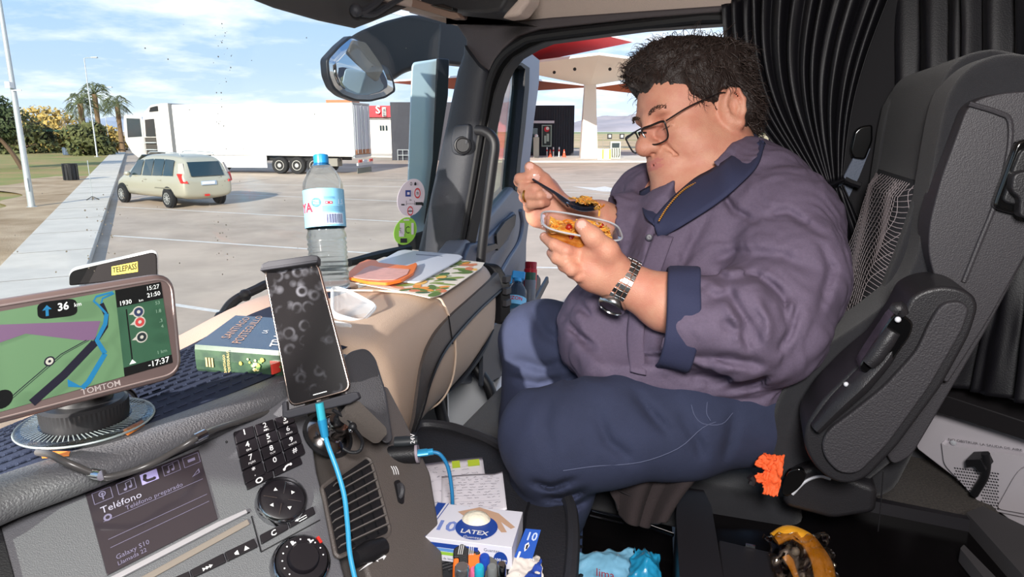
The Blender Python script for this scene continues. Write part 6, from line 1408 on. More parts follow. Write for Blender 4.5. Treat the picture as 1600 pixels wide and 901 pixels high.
# opening at the chest, hollow cuff and sleeve ends
S.cone(LP(1095, 285, 1.10), LP(1040, 330, 1.04), .034, .014, .01, '-'); S.ell(hp(.055, .005, -.085), (.088, .086, .076), AH, .012, '-'); S.cone(hp(.07, 0, -.10), hp(.075, 0, -.145), .034, .020, .012, '-'); S.cone(hp(-.02, 0, -.05), NB, .064, .05, .008, '-')
S.cone(LP(1052, 490, .947), LP(1000, 480, .95), .050, .062, .004, '-'); S.cone(LP(956, 492, .95), LP(900, 480, .95), .080, .09, .004, '-'); S.cone(LP(978, 347, 1.185), LP(930, 343, 1.18), .034, .05, .004, '-')
shirt = sdf_obj('shirt', S, [SHT, NAV], man)
# turned-back cuff, collar, button band
def zsurf(sd, x, y, t0, t1, off=.0015):
    """front surface point of a field along a pixel ray"""
    for t in np.arange(t0, t1, .002):
        p = LP(x, y, t); i, j, k = np.searchsorted(sd.x, p[0]), np.searchsorted(sd.y, p[1]), np.searchsorted(sd.z, p[2])
        if i < len(sd.x) and j < len(sd.y) and k < len(sd.z) and sd.f[i, j, k] < 0: return Vector(l2w(LP(x, y, t-off)))
    return Vector(l2w(LP(x, y, (t0+t1)/2)))
def dirw(d): return Vector(l2w(d)-l2w(np.zeros(3)))
ca, cb_2 = LP(1036, 495, .950), LP(1082, 500, .945); ax_ = (cb_2-ca)/np.linalg.norm(cb_2-ca); u_ = np.array((0, 1.0, 0)); u_ -= ax_*u_.dot(ax_); u_ /= np.linalg.norm(u_); v_ = np.cross(ax_, u_)
rings = []
for h_, r_ in ((.030, .054), (.004, .055), (.0, .0575), (-.002, .060), (.001, .0625), (.012, .0635), (.028, .0645), (.038, .0655), (.041, .0645), (.041, .060)):
    rings.append([Vector(l2w(ca+ax_*(h_+.0015*math.sin(2*math.pi*k/64*3+1))+(u_*math.cos(2*math.pi*k/64)*1.06+v_*math.sin(2*math.pi*k/64)*.94)*(r_+.0045+.0012*math.sin(2*math.pi*k/64*5+h_*60)+.0008*math.sin(2*math.pi*k/64*9)))) for k in range(64)])
q = MB(); q.loft(rings, NAV, cap=False); q.build('cuff', man, sharp=180, label='navy turned-back cuff of the near sleeve')
def strip(inner, outer, name, n_=7, th=.004, m=NAV, lab=None, bow=.006):
    I_ = cr_path(inner, 8); O_ = cr_path(outer, 8); q = MB()
    q.grid(lambda u, v: I_[int(round(u*(len(I_)-1)))].lerp(O_[int(round(u*(len(O_)-1)))], v)+(EYE-I_[0]).normalized()*bow*math.sin(v*math.pi), len(I_)-1, n_, m)
    o_ = q.build(name, man, sharp=180, label=lab); md = o_.modifiers.new('solid', 'SOLIDIFY'); md.thickness = th; md.offset = 0; return o_
def zs2(x, y, o_):
    a = zsurf(S, x, y, .95, 1.34, o_); b = zsurf(B, x, y, .95, 1.34, o_); return a if (a-EYE).length < (b-EYE).length else b
inner = [Vector(l2w(LP(*p))) for p in ((1176, 204, 1.22), (1160, 228, 1.17))]+[zs2(x, y, o_) for x, y, o_ in ((1135, 250, .006), (1110, 266, .008), (1085, 280, .010), (1050, 310, .012), (1021, 341, .010))]
outer = [zs2(x, y, o_) for x, y, o_ in ((1194, 226, .012), (1183, 258, .014), (1156, 288, .016), (1124, 314, .018), (1092, 336, .016), (1060, 356, .014), (1030, 374, .010))]
strip(inner, outer, 'collar', lab='navy inner side of the open collar', bow=.010)
strip([Vector(l2w(LP(*p))) for p in ((1046, 322, 1.09), (1034, 312, 1.14), (1018, 290, 1.22))], [zsurf(S, x, y, .95, 1.36, .007) for x, y in ((1022, 352), (1006, 334), (1000, 300))], 'collar', bow=.004)
strip([Vector(l2w(LP(*p))) for p in ((1176, 204, 1.22), (1168, 205, 1.26), (1150, 215, 1.29))], [zsurf(S, x, y, .95, 1.4, .006) for x, y in ((1196, 226), (1192, 222), (1186, 226))], 'collar', bow=.004)
pl_a = [zsurf(S, x, y, .9, 1.3, .003) for x, y in ((1022, 366), (1006, 410), (990, 460), (980, 520), (985, 580))]; pl_b = [zsurf(S, x, y, .9, 1.3, .003) for x, y in ((1052, 370), (1036, 414), (1018, 464), (1006, 522), (1010, 586))]
strip(pl_a, pl_b, 'button_band', m=SHT, bow=.002, th=.003)
cuff_btn = zsurf(S, 1034, 462, .84, 1.0, .004)
del B; bts = [zsurf(S, x, y, .9, 1.3, .006) for x, y in ((1014, 371), (1060, 350), (1004, 440))]; del S
q = MB(); band = [LP(1032, 362, 1.01), LP(1010, 420, .985), LP(996, 470, .975)]
for (x, y, t) in ((1018, 371, 1.012), (1034, 352, 1.02)): pass
for c in bts: q = MB(); q.lathe([(0, -.004), (.0055, -.003), (.0055, .001), (.004, .0015), (0, .001)], c, (EYE-c), mat('button_dark', (44, 42, 56), .4), 16); q.build('button', man)
# ---- trousers
T_ = SDF(axis_arr(-.06, .56, .004, []), axis_arr(-.62, .06, .004, []), axis_arr(.82, 1.46, .0045, []))
T_.chain([LP(1185, 655, 1.04), LP(1060, 664, 1.02), LP(940, 670, 1.0), LP(868, 688, 1.0)], [.068, .076, .080, .080], .03)
T_.ell(LP(1130, 625, 1.12), (.14, .08, .11), None, .05)
T_.chain([LP(868, 684, 1.0), LP(864, 758, 1.05), LP(842, 860, 1.2), LP(830, 960, 1.36)], [.078, .062, .06, .06], .02)
T_.chain([LP(1090, 620, 1.15), LP(960, 575, 1.2), LP(850, 535, 1.24)], [.105, .088, .077], .03)
T_.chain([LP(846, 536, 1.24), LP(835, 660, 1.27), LP(840, 800, 1.36), LP(845, 900, 1.45)], [.074, .062, .058, .058], .02)
T_.wob(.0018, 45, 12)
for pts, w, a in [([(900, 748), (860, 762), (830, 752)], 5, .010), ([(915, 765), (880, 780), (850, 778)], 5, .010), ([(920, 780), (890, 796), (862, 795)], 5, .008), ([(930, 640), (950, 690), (990, 720)], 10, .006), ([(990, 610), (1020, 650), (1050, 680)], 9, .007), ([(880, 600), (910, 580), (960, 590)], 8, .008),
                  ([(1060, 640), (1090, 690), (1100, 720)], 9, .005), ([(1150, 640), (1140, 690), (1130, 720)], 10, .005), ([(860, 620), (850, 660), (860, 720)], 12, .004), ([(800, 560), (850, 575), (900, 560)], 8, .007), ([(800, 590), (840, 600), (880, 590)], 7, .007), ([(830, 480), (850, 520), (900, 550)], 9, .006)]: T_.fold(pts, w, a, .86, 1.36)
TRM = mat('trousers_navy', (44, 50, 74), .9, bump=.4, bscale=800, var=.14, vscale=9)
tro = sdf_obj('trousers', T_, [TRM], man)
SEA = mat('seam_light', (78, 84, 110), .8); q = MB()
for pts in ([(880, 735), (930, 728), (1000, 722), (1060, 700), (1098, 668), (1130, 655)], [(1080, 632), (1086, 650), (1100, 662), (1128, 662), (1145, 645)], [(1105, 628), (1104, 645), (1110, 657)]):
    q.tube([zsurf(T_, x, y,   .84, 1.3, .0005) for x, y in pts], .0007, SEA, 5, 4)
q.build('stitched_seams', man); del T_
# dark jacket hanging beside the seat cushion
# ---- hair
HR = mat('hair_dark_brown', (44, 35, 32), .5, spec=.4, bump=.6, bscale=500)
Hc = hp(0, 0, .06)
H_ = SDF(axis_arr(.14, .50, .0026, []), axis_arr(.18, .42, .0026, []), axis_arr(1.02, 1.36, .003, []))
def he(c, r, k=.01, mode='+'): H_.ell(hp(*c), r, AH, k, mode)
he((-.018, 0, .070), (.108, .090, .082), .02); he((-.072, 0, .008), (.044, .074, .060), .02)
he((.035, 0, .108), (.052, .068, .036), .02); H_.cone(hp(.060, -.045, .098), hp(.068, .040, .104), .024, .022, .02)
H_.cone(hp(.070, -.03, .100), hp(.094, -.02, .088), .016, .006, .02); H_.cone(hp(.06, .03, .10), hp(.082, .035, .092), .016, .008, .015)
for s_ in (-1, 1): he((.012, s_*.072, .050), (.044, .017, .034), .015); he((-.052, s_*.066, .010), (.032, .022, .045), .012); H_.cone(hp(.012, s_*.079, .025), hp(.014, s_*.079, -.002), .0055, .002, .01)
he((-.078, 0, -.030), (.030, .060, .040), .02)
for s_ in (-1, 1): he((-.012, s_*.090, -.004), (.026, .026, .036), .006, '-')
H_.wob(.0022, 150, 7); H_.wob(.0012, 330, 8)
hair0 = H_; hv, hf = H_.mesh()
rs_ = np.random.RandomState(5); hair_mb = MB()
cen = HO+(Th*.035-Fh*.01)
def grad(p):
    i, j, k = [min(max(np.searchsorted(a, v), 1), len(a)-2) for a, v in zip((H_.x, H_.y, H_.z), p)]
    f = H_.f; g = np.array((f[i+1, j, k]-f[i-1, j, k], f[i, j+1, k]-f[i, j-1, k], f[i, j, k+1]-f[i, j, k-1])); return g/(np.linalg.norm(g)+1e-9)
hair = sdf_obj('hair', H_, [HR], man)
strand_v = []; strand_f = []
sel = rs_.choice(len(hv), 5200, replace=True)
for n_i, vi in enumerate(sel):
    p = hv[vi].copy(); d = p-HO; x, y, z = d@Fh, d@Lh, d@Th
    if z < -.055 or (x > .055 and z < .088) or (-.045 < x < .03 and z < .034 and abs(y) > .06): continue
    g = grad(p)
    # flow: forward over the top, downwards at the sides and the back
    fl = Fh*(.9 if z > .08 else .35)*(1 if x > -.05 else -.2)-Th*(.25 if z > .09 else 1.0)-Fh*(.6 if x < -.03 and z < .08 else 0)
    fl = fl-g*g.dot(fl); fl = fl/(np.linalg.norm(fl)+1e-9)+rs_.randn(3)*.30
    top = z > .10; L = rs_.uniform(.012, .026)*(1.3 if top and x < .04 else .8); side = np.cross(g, fl); side /= np.linalg.norm(side)+1e-9
    curl = rs_.uniform(-1, 1); lift = rs_.uniform(.15, .55)*(1.6 if (top and rs_.rand() < .35) else 1); r0_ = rs_.uniform(.0004, .00085); pts = []; N_ = 6
    for k in range(N_):
        t = k/(N_-1); pts.append(p-g*.001+fl*L*t+side*L*.35*math.sin(t*3.4+curl*2)*curl+g*L*lift*math.sin(t*2.6))
    k0 = len(strand_v)
    for k, q_ in enumerate(pts):
        rr_ = r0_*(1-.8*k/(N_-1)); u = side; w = g
        for a in (0, 2.094, 4.189): strand_v.append(q_+u*math.cos(a)*rr_*1.5+w*math.sin(a)*rr_)
    for k in range(N_-1):
        for a in range(3): b2 = (a+1) % 3; strand_f.append((k0+k*3+a, k0+k*3+b2, k0+k*3+3+b2, k0+k*3+3+a))
SV_ = l2w(np.array(strand_v)); q = MB(); q.add([tuple(v) for v in SV_], strand_f, mat('hair_strand', (62, 50, 46), .38, spec=.5)); q.build('curly_locks', hair, sharp=180, kind='stuff'); del H_
# eyebrows, lashes, sideburn stubble
q = MB(); BR = mat('eyebrow', (70, 54, 46), .7)
for s_ in (-1, 1):
    for i in range(60):
        t = rs_.rand(); x = .1035-.006*t**2*2; y = s_*(.012+.036*t); z = .021+.006*math.sin(t*2.6)+rs_.uniform(-.003, .003)
        a = hp(x-.001, y, z); b2 = a+(Lh*s_*.006+Th*rs_.uniform(-.002, .003)+Fh*.001); q.tube([Vector(l2w(a)), Vector(l2w(b2))], [.0006, .0002], BR, 4, 1)
    for i in range(16): t = i/15; a = hp(.089-.003*abs(t-.5), s_*(.020+.024*t), -.0065); b2 = a+Fh*.005-Th*.004; q.tube([Vector(l2w(a)), Vector(l2w(b2))], [.0004, .0001], BR, 3, 1)
q.build('eyebrows_and_lashes', man)
# necklace, ring
GOLD = mat('gold', (220, 160, 80), .3, metal=1); q = MB()
A = [Vector(l2w(LP(*p))) for p in ((1098, 282, 1.095), (1075, 292, 1.085), (1058, 306, 1.065), (1042, 325, 1.04), (1030, 344, 1.03))]
P_ = cr_path(A, 14)
for i, p in enumerate(P_): q.ball(p+Z*(.0006 if i % 2 else -.0006), .0016, GOLD, 6)
q.build('neck_chain', label='thin gold chain showing in the open shirt collar', cat='necklace')
q = MB(); c = Vector(l2w(LP(823, 305, 1.127))); ax = (Vector(l2w(LP(840, 305, 1.114)))-c).normalized(); q.lathe([(.0112, -.0022), (.0122, -.0015), (.0122, .0015), (.0112, .0022)], c+ax*.001, ax, GOLD, 24, cap=False); q.build('finger_ring', label='gold ring on the hand holding the spoon', cat='ring')
# ---- glasses
GF = mat('glasses_frame', (22, 20, 22), .3, coat=.3); gl_ = thing('eyeglasses', Vector(l2w(hp(.1, 0, 0))), 'black rectangular half-rim reading glasses low on the man\'s nose', 'glasses')
def lens(s_):
    c = hp(.112, s_*.032, -.013); ux = Lh*s_*.97-Fh*.22; ux = ux/np.linalg.norm(ux); uy = Th*.94+Fh*.22; uy /= np.linalg.norm(uy)
    pr = [(-.023, .012), (.0, .0135), (.025, .013), (.027, .004), (.023, -.012), (.012, -.018), (-.010, -.018), (-.020, -.010)]
    return [Vector(l2w(c+ux*x+uy*y)) for x, y in pr]
for s_ in (-1, 1):
    P_ = cr_path(lens(s_), 5, True); q = MB(); q.tube(P_, .0015, GF, 8, 1, closed=True); q.tube(P_[:12], .0021, GF, 8, 1); fr0 = q.build('lens_rim', gl_)
    q = MB(); q.poly(P_, glass_mat('lens_glass', (252, 250, 252), .03, 1)); q.build('lens', fr0, smooth=False)
    q = MB(); a = hp(.106, s_*.060, -.001); q.tube([Vector(l2w(v)) for v in (a, hp(.07, s_*.0755, .012), hp(.03, s_*.083, .020), hp(.0, s_*.084, .024), hp(-.012, s_*.083, .012))], .0019, GF, 8, 5, flat=.7); q.build('temple_arm', gl_)
q = MB(); q.tube([Vector(l2w(hp(.112, -.010, -.007))), Vector(l2w(hp(.119, 0, -.003))), Vector(l2w(hp(.112, .010, -.007)))], .0018, GF, 8); q.build('bridge', gl_)
# ---- watch
STL = mat('watch_steel', (176, 178, 180), .22, metal=1); wt = thing('wrist_watch', Vector(l2w(LP(975, 447, .97))), 'steel link watch on the wrist of the hand holding the tub', 'watch')
wa = LP(1010, 458, .968)-LP(955, 430, .973); wa /= np.linalg.norm(wa); wc = LP(974, 441, .974); u0 = np.array((0, 0, -1.0)); u0 -= wa*u0.dot(wa); u0 /= np.linalg.norm(u0); v0 = np.cross(wa, u0)
nl = 26; 
for i in range(nl):
    a = 2*math.pi*i/nl; d_ = u0*math.cos(a)+v0*math.sin(a); tn_ = -u0*math.sin(a)+v0*math.cos(a); c = wc+d_*.0355
    if i % 2 == 0 or True:
        q = MB()
        for w_, o_ in ((.0042, 0), (.0030, .0078), (.0030, -.0078)): q.box(Vector(l2w(c+wa*o_))-Vector((0, 0, 0)), Vector(l2w(wa*w_)-l2w(np.zeros(3))), Vector(l2w(tn_*.0036)-l2w(np.zeros(3))), Vector(l2w(d_*(.0016 if o_ else .0021))-l2w(np.zeros(3))), STL)
        q.build('bracelet_link', wt, bevel=.0006, seg=1)
sgn = 1 if v0[1] < 0 else -1; d_ = v0*sgn*.93+u0*.35; d_ /= np.linalg.norm(d_); c = wc+d_*.0385
q = MB(); q.lathe([(.0, -.004), (.019, -.004), (.0205, 0), (.019, .006), (.017, .007), (.0165, .005), (0, .005)], Vector(l2w(c)), Vector(l2w(d_)-l2w(np.zeros(3))), STL, 32); cs = q.build('watch_case', wt, sharp=50)
q = MB(); q.lathe([(.0165, .0052), (0, .0055)], Vector(l2w(c)), Vector(l2w(d_)-l2w(np.zeros(3))), GLOSS, 28, cap=False); q.build('watch_dial', cs)
# ================================================================== THINGS ON AND ROUND THE DASHBOARD
TD = mat('device_taupe', (112, 96, 94), .35, metal=.3)
def quad3(c): return [at(*p) for p in c]
def smooth_box(mb, pts, vec, m): mb.prism(pts, vec, m)
# ---- satnav on its mount
sn = thing('satnav', onz(137, 665, 2.18), 'wide satnav with a green map on screen, on a round glass-based mount', 'satnav')
c4 = quad3([(-50, 676, .63), (288, 588, .775), (272, 424, .775), (-50, 476, .63)]); F1 = Face(*c4)
P = round_poly([F1.p(0, 0), F1.p(1, 0), F1.p(1, 1), F1.p(0, 1)], .024, 8)
q = MB(); q.prism([p-F1.n*.022 for p in P], F1.n*.022, TD); q.build('casing', sn, bevel=.006, seg=3)
q = MB(); P2 = round_poly([F1.p(.02, .05, .0008), F1.p(.975, .05, .0008), F1.p(.975, .95, .0008), F1.p(.02, .95, .0008)], .018, 8); q.tube(P2, .0012, mat('device_edge', (150, 136, 134), .3, metal=.5), 6, 1, closed=True); q.build('casing_edge', sn)
FS = Face(*[F1.c[0]+F1.n*0 for _ in range(1)]*4) if False else Face(*[hit(x, y, (F1.c[0]+F1.n*.001, F1.n)) for x, y in ((-30, 652), (270, 566), (251, 440), (-30, 492))])
GM = mat('map_green', (88, 122, 88), .4, emit=.08, coat=.3); GM2 = mat('map_dark_green', (46, 82, 62), .35, emit=.06, coat=.3); PU = mat('map_purple', (104, 80, 108), .35, emit=.08); RD = mat('map_road', (22, 22, 38), .35); BLR = mat('map_route', (26, 104, 146), .35, emit=.12); SCK = mat('screen_black', (14, 18, 20), .2, coat=.5); SCW = mat('screen_text', (214, 220, 216), .5, emit=.3)
q = MB(); FS.rect(q, 0, 0, .712, 1, GM, 0); FS.rect(q, .712, 0, 1, 1, GM2, 0); FS.rect(q, .712, .80, 1, 1, SCK, .0003); FS.rect(q, .712, 0, 1, .10, SCK, .0003)
def sx(x, y):                                                       # pixel -> uv on the screen
    p = hit(x, y, (FS.c[0], FS.n)); u, v = .5, .5
    for _ in range(12):
        e_ = p-FS.p(u, v); a = FS.p(u+.01, v)-FS.p(u, v); b = FS.p(u, v+.01)-FS.p(u, v); u += .01*e_.dot(a)/a.dot(a)*.9; v += .01*e_.dot(b)/b.dot(b)*.9
    return max(0, min(1, u)), max(0, min(1, v))
FS.poly(q, [sx(*p) for p in ((-29, 508), (157, 501), (148, 530), (132, 532), (40, 521), (-29, 545))], PU, .0003)
road = [sx(*p) for p in ((50, 640), (100, 585), (148, 535), (165, 510), (166, 492), (158, 474), (160, 466), (178, 458))]; FS.line(q, road[:3], .0085, RD, .0005); FS.line(q, road[2:6], .005, RD, .00055); FS.line(q, road[5:], .002, BLR, .0005)
rt = [sx(*p) for p in ((128, 606), (138, 596), (164, 552), (151, 531), (164, 506), (166, 490), (153, 476), (146, 470), (150, 463), (176, 456))]; FS.line(q, rt[:3], .0055, BLR, .0007); FS.line(q, rt[2:6], .0045, BLR, .0007); FS.line(q, rt[5:], .0022, BLR, .0007)
FS.poly(q, [sx(*p) for p in ((105, 592), (124, 602), (134, 606), (106, 604))], BLR, .0008)
tr_ln = [sx(*p) for p in ((10, 626), (40, 600), (95, 553), (135, 531))]; FS.line(q, tr_ln, .0009, RD, .0006); FS.line(q, [(u+.012, v-.01) for u, v in tr_ln], .0006, RD, .0006)
u, v = sx(77, 564); FS.disc(q, u, v, .028, RD, .0008, 18); FS.disc(q, u, v, .020, mat('poi_grey', (170, 170, 160), .5), .0010, 18); FS.disc(q, u, v, .008, RD, .0012, 10)
a = sx(58, 486); b = sx(120, 478); w_ = (b[0]-a[0]); P = [Vector((a[0], a[1]-.09, 0)), Vector((b[0], b[1]-.10, 0)), Vector((b[0], b[1]+.09, 0)), Vector((a[0], a[1]+.09, 0))]
FS.poly(q, [(p.x, p.y) for p in round_poly(P, .06, 5)], SCK, .0009)
au, av = sx(73, 486); FS.line(q, [(au, av-.05), (au, av+.03)], .0028, BLR, .0012); FS.poly(q, [(au-.025, av+.015), (au+.025, av+.015), (au, av+.065)], BLR, .0012)
FS.text(q, '36', au+.055, av-.02, .011, SCW, .0012, bold=.02); FS.text(q, 'km', au+.145, av-.01, .006, SCW, .0012)
FS.text(q, '15:27', .985, .928, .0068, SCW, .001, 'RIGHT', .0); FS.text(q, '21:50', .985, .845, .0068, SCW, .001, 'RIGHT', .01); FS.text(q, '1930', .725, .815, .0068, SCW, .001, 'LEFT', .01); FS.text(q, 'km', .845, .815, .004, SCW, .001); FS.text(q, '-17:37', .98, .025, .009, SCW, .001, 'RIGHT', .01)
FS.line(q, [(.765, .12), (.765, .76)], .0014, SCK, .0006); FS.poly(q, [(.745, .12), (.785, .12), (.765, .17)], SCW, .0009)
for v, c_ in ((.70, 'poi_blue'), (.58, 'poi_red'), (.40, 'poi_dark')):
    FS.disc(q, .835, v, .036, mat('poi_grey'), .0008, 20); FS.disc(q, .835, v, .028, mat(c_, {'poi_blue': (40, 50, 80), 'poi_red': (170, 60, 60), 'poi_dark': (30, 40, 44)}[c_], .4), .001, 20); FS.disc(q, .835, v, .011, mat('poi_grey'), .0012, 12); FS.poly(q, [(.80, v+.02), (.80, v-.02), (.775, v-.01)], mat('poi_grey'), .0008)
for v, t_ in ((.74, '53'), (.64, '1.8'), (.52, '.3'), (.45, '4'), (.15, '1 km')): FS.text(q, t_, .975, v, .0055, mat('map_tick', (120, 150, 130), .5), .0008, 'RIGHT')
u, v = sx(3, 628); FS.disc(q, max(u, .05), max(v, .04)+.03, .05, SCK, .0009, 20)
q.build('screen', sn, smooth=False)
q = MB(); g0 = hit(127, 614, (F1.c[0]+F1.n*.001, F1.n)); ux = (F1.c[1]-F1.c[0]).normalized(); uy = F1.n.cross(ux); uy = uy if uy.z > 0 else -uy; q.text('TOMTOM', lambda x, y: g0+ux*x+uy*(y-.002), mat('logo_grey', (168, 158, 156), .4), size=.0085, bold=.01); q.build('maker_logo', sn, smooth=False)
mc = onz(136, 662, 2.182)
RB = mat('ribbed_black', (30, 30, 32), .4)
q = MB(); rings = []
for h_, r_ in ((.004, .036), (.004, .042), (.012, .0425), (.026, .043), (.029, .040), (.030, .030)):
    rings.append([mc+Vector((math.cos(2*math.pi*k/120), math.sin(2*math.pi*k/120), 0))*(r_+(.0008 if k % 2 and .01 < h_ < .027 else 0))+Z*h_ for k in range(120)])
q.loft(rings, RB); q.build('ribbed_ring', sn, sharp=30)
q = MB(); a = mc+Z*.028; b = F1.p(.55, .25, -.022); q.tube([a, a+Z*.02, b.lerp(a, .4)+Z*.01, b], [.030, .026, .02, .02], RB, 20, 6); q.build('mount_neck', sn)
GLD = mat('disc_glass', (225, 240, 238), .08, trans=1, ior=1.25, alpha=.55)
q = MB(); q.lathe([(.0, .0), (.064, .0), (.0675, .002), (.0675, .005), (.064, .0065), (0, .0065)], mc, Z, GLD, 64); dsc = q.build('glass_disc', sn, sharp=50)
q = MB()
for k in range(72):
    a = 2*math.pi*k/72; d_ = Vector((math.cos(a), math.sin(a), 0)); t_ = Vector((-d_.y, d_.x, 0)); q.prism([mc+d_*.045+Z*.0067, mc+d_*.060+t_*.006+Z*.0067, mc+d_*.060+t_*.007+Z*.0067, mc+d_*.045+t_*.001+Z*.0067], Z*.0003, mat('disc_line', (120, 130, 132), .3))
q.tube([mc+Vector((math.cos(2*math.pi*k/48), math.sin(2*math.pi*k/48), 0))*.0672+Z*.0035 for k in range(48)], .0012, mat('disc_line'), 6, 1, closed=True); q.build('disc_pattern', dsc)
q = MB(); OR_ = mat('orange_wrap', (206, 120, 50), .5)
for pts in (((62, 706), (110, 706), (108, 712), (66, 716)), ((192, 676), (222, 661), (226, 664), (200, 680))): P = [onz(x, y, 2.1815) for x, y in pts]; q.prism(P, Z*.001, OR_)
q.build('orange_wrapper', label='scraps of orange wrapper under the satnav\'s glass base', cat='wrapper')
q = MB(); q.tube([at(188, 604, .84), at(205, 612, .85), at(212, 626, .86), at(204, 640, .87)], .003, PLK, 8); q.build('power_lead', sn)
# ---- toll transponder on the windscreen
tp_ = thing('toll_tag', at(178, 415, 1.12), 'black and white toll tag box with a yellow label, behind the satnav', 'toll tag')
c4 = quad3([(108, 446, 1.10), (246, 432, 1.16), (245, 392, 1.16), (108, 424, 1.10)]); FT = Face(*c4); P = round_poly(c4, [.004, .004, .012, .016], 6)
q = MB(); q.prism(P, -FT.n*.02, mat('tag_black', (30, 27, 28), .6, spec=.2)); q.build('front_shell', tp_, bevel=.002)
q = MB(); P = round_poly(quad3([(106, 446, 1.105), (248, 432, 1.165), (247, 387, 1.165), (106, 418, 1.105)]), [.004, .004, .014, .018], 6); q.prism([p-FT.n*.018 for p in P], -FT.n*.018, WHITEP); q.build('white_back', tp_, bevel=.003)
q = MB(); FT.rect(q, .47, .30, .77, .74, mat('label_yellow', (222, 196, 70), .5), .0006); FT.text(q, 'TELEPASS', .48, .42, .0085, mat('tag_black'), .001, bold=.02, sx=1.0); q.build('yellow_label', tp_, smooth=False)
# ---- book
bk_ = thing('book', onz(420, 540, 2.175), 'thick paperback with a dark blue cover and green illustrated spine on the dash top', 'book')
BZ = 2.212; BT = [onz(305, 540, BZ), onz(520, 556, BZ), onz(505, 503, BZ), onz(368, 494, BZ)]
q = MB(); q.prism(BT, Z*.002, mat('book_blue', (28, 48, 76), .3, coat=.3)); q.prism([p-Z*.036 for p in BT], Z*.002, mat('book_blue')); q.build('cover', bk_, bevel=.0008)
q = MB(); ins = [BT[0].lerp(BT[2], .02), BT[1].lerp(BT[3], .02), BT[2].lerp(BT[0], .02), BT[3].lerp(BT[1], .02)]; q.prism([p-Z*.034 for p in ins], Z*.034, mat('page_cream', (220, 210, 186), .8)); q.build('pages', bk_)
d_ = (BT[0]-BT[3]).normalized(); q = MB(); FSn = Face(BT[0]-Z*.036+d_*.002, BT[1]-Z*.036+d_*.002, BT[1]+Z*.002+d_*.002, BT[0]+Z*.002+d_*.002)
q.loft([[BT[0]+Z*.002, BT[0]+d_*.003-Z*.004, BT[0]+d_*.004-Z*.018, BT[0]+d_*.003-Z*.032, BT[0]-Z*.036], [BT[1]+Z*.002, BT[1]+d_*.003-Z*.004, BT[1]+d_*.004-Z*.018, BT[1]+d_*.003-Z*.032, BT[1]-Z*.036]], mat('book_green', (36, 54, 44), .35, rgb2=(54, 76, 56), vscale=40, coat=.3), cap=False, closed=False)
GT = mat('title_gold', (186, 158, 106), .4); o_ = .0035
FSn.text(q, 'III', .08, .25, .018, GT, o_, rot=0, bold=.02); 
for u, t_ in ((.235, 'SANTIAGO'), (.265, 'POSTEGUILLO')): FSn.text(q, t_, u, .06, .0052, GT, o_, rot=math.pi/2)
FSn.text(q, 'TRAI', .72, .52, .013, MESHW, o_); FSn.text(q, 'DE', .74, .2, .011, MESHW, o_)
rnd = random.Random(9)
for i in range(26): FSn.disc(q, .46+rnd.gauss(0, .05), .48+rnd.gauss(0, .2), rnd.uniform(.006, .016), mat(('leaf_yellow', 'leaf_cream', 'leaf_green')[i % 3], ((206, 178, 70), (214, 206, 150), (96, 128, 70))[i % 3], .5), o_+.0001*i/3, 7)
q.build('spine', bk_, smooth=False)
q = MB(); FB2 = Face(BT[0]+Z*.002, BT[1]+Z*.002, BT[2]+Z*.002, BT[3]+Z*.002)
mp_ = lambda u0, v0: (lambda x, y: FB2.p(u0-y/FB2.w, v0+x/FB2.h, .0006))
q.text('SANTIAGO', mp_(.20, .22), mat('title_copper', (196, 150, 120), .35, metal=.3), size=.022, bold=.0); q.text('POSTEGUILLO', mp_(.32, .10), mat('title_copper'), size=.022); q.text('LA', mp_(.47, .45), MESHW, size=.014); q.text('TRAICIÓN', mp_(.64, .08), MESHW, size=.030); q.text('DE ROMA', mp_(.80, .12), MESHW, size=.026); q.build('cover_title', bk_, smooth=False)
q = MB(); q.prism(round_poly([onz(x, y, 2.186) for x, y in ((422, 572), (436, 566), (440, 580), (424, 586))], .004), Z*.014, mat('red_clip', (178, 54, 44), .35, alpha=.95)); q.build('lighter', bevel=.003, label='small red plastic lighter end beside the book, behind the phone', cat='lighter')
# ---- phone in its holder
ph = thing('smartphone', at(480, 630, .79), 'smartphone with a smudged black screen held upright in front of the dash', 'phone')
c4 = quad3([(452, 637, .785), (550, 610, .795), (497, 408, .815), (411, 420, .805)]); FPh = Face(*c4); P = round_poly(c4, .011, 6)
q = MB(); q.prism([p-FPh.n*.008 for p in P], FPh.n*.008, mat('phone_frame', (170, 150, 140), .2, metal=1)); q.build('phone_frame', ph, bevel=.002)
smg = bpy.data.materials.new('smudged_glass'); smg.use_nodes = True; n = smg.node_tree; b = n.nodes['Principled BSDF']; MATS['smudged_glass'] = smg
t = n.nodes.new('ShaderNodeTexCoord'); z1 = n.nodes.new('ShaderNodeTexVoronoi'); z1.inputs['Scale'].default_value = 75; z1.feature = 'F1'; z1.inputs['Randomness'].default_value = 1; z2 = n.nodes.new('ShaderNodeTexNoise'); z2.inputs['Scale'].default_value = 28; z2.inputs['Detail'].default_value = 4
n.links.new(t.outputs['Object'], z1.inputs['Vector']); n.links.new(t.outputs['Object'], z2.inputs['Vector'])
r1 = n.nodes.new('ShaderNodeValToRGB'); n.links.new(z1.outputs['Distance'], r1.inputs[0]); e = r1.color_ramp.elements; e[0].position = .30; e[0].color = (0, 0, 0, 1); e[1].position = .62; e[1].color = (0, 0, 0, 1); m_ = e.new(.45); m_.color = (1, 1, 1, 1)
r2 = n.nodes.new('ShaderNodeValToRGB'); n.links.new(z2.outputs['Fac'], r2.inputs[0]); r2.color_ramp.elements[0].position = .48; r2.color_ramp.elements[0].color = (0, 0, 0, 1); r2.color_ramp.elements[1].position = .72
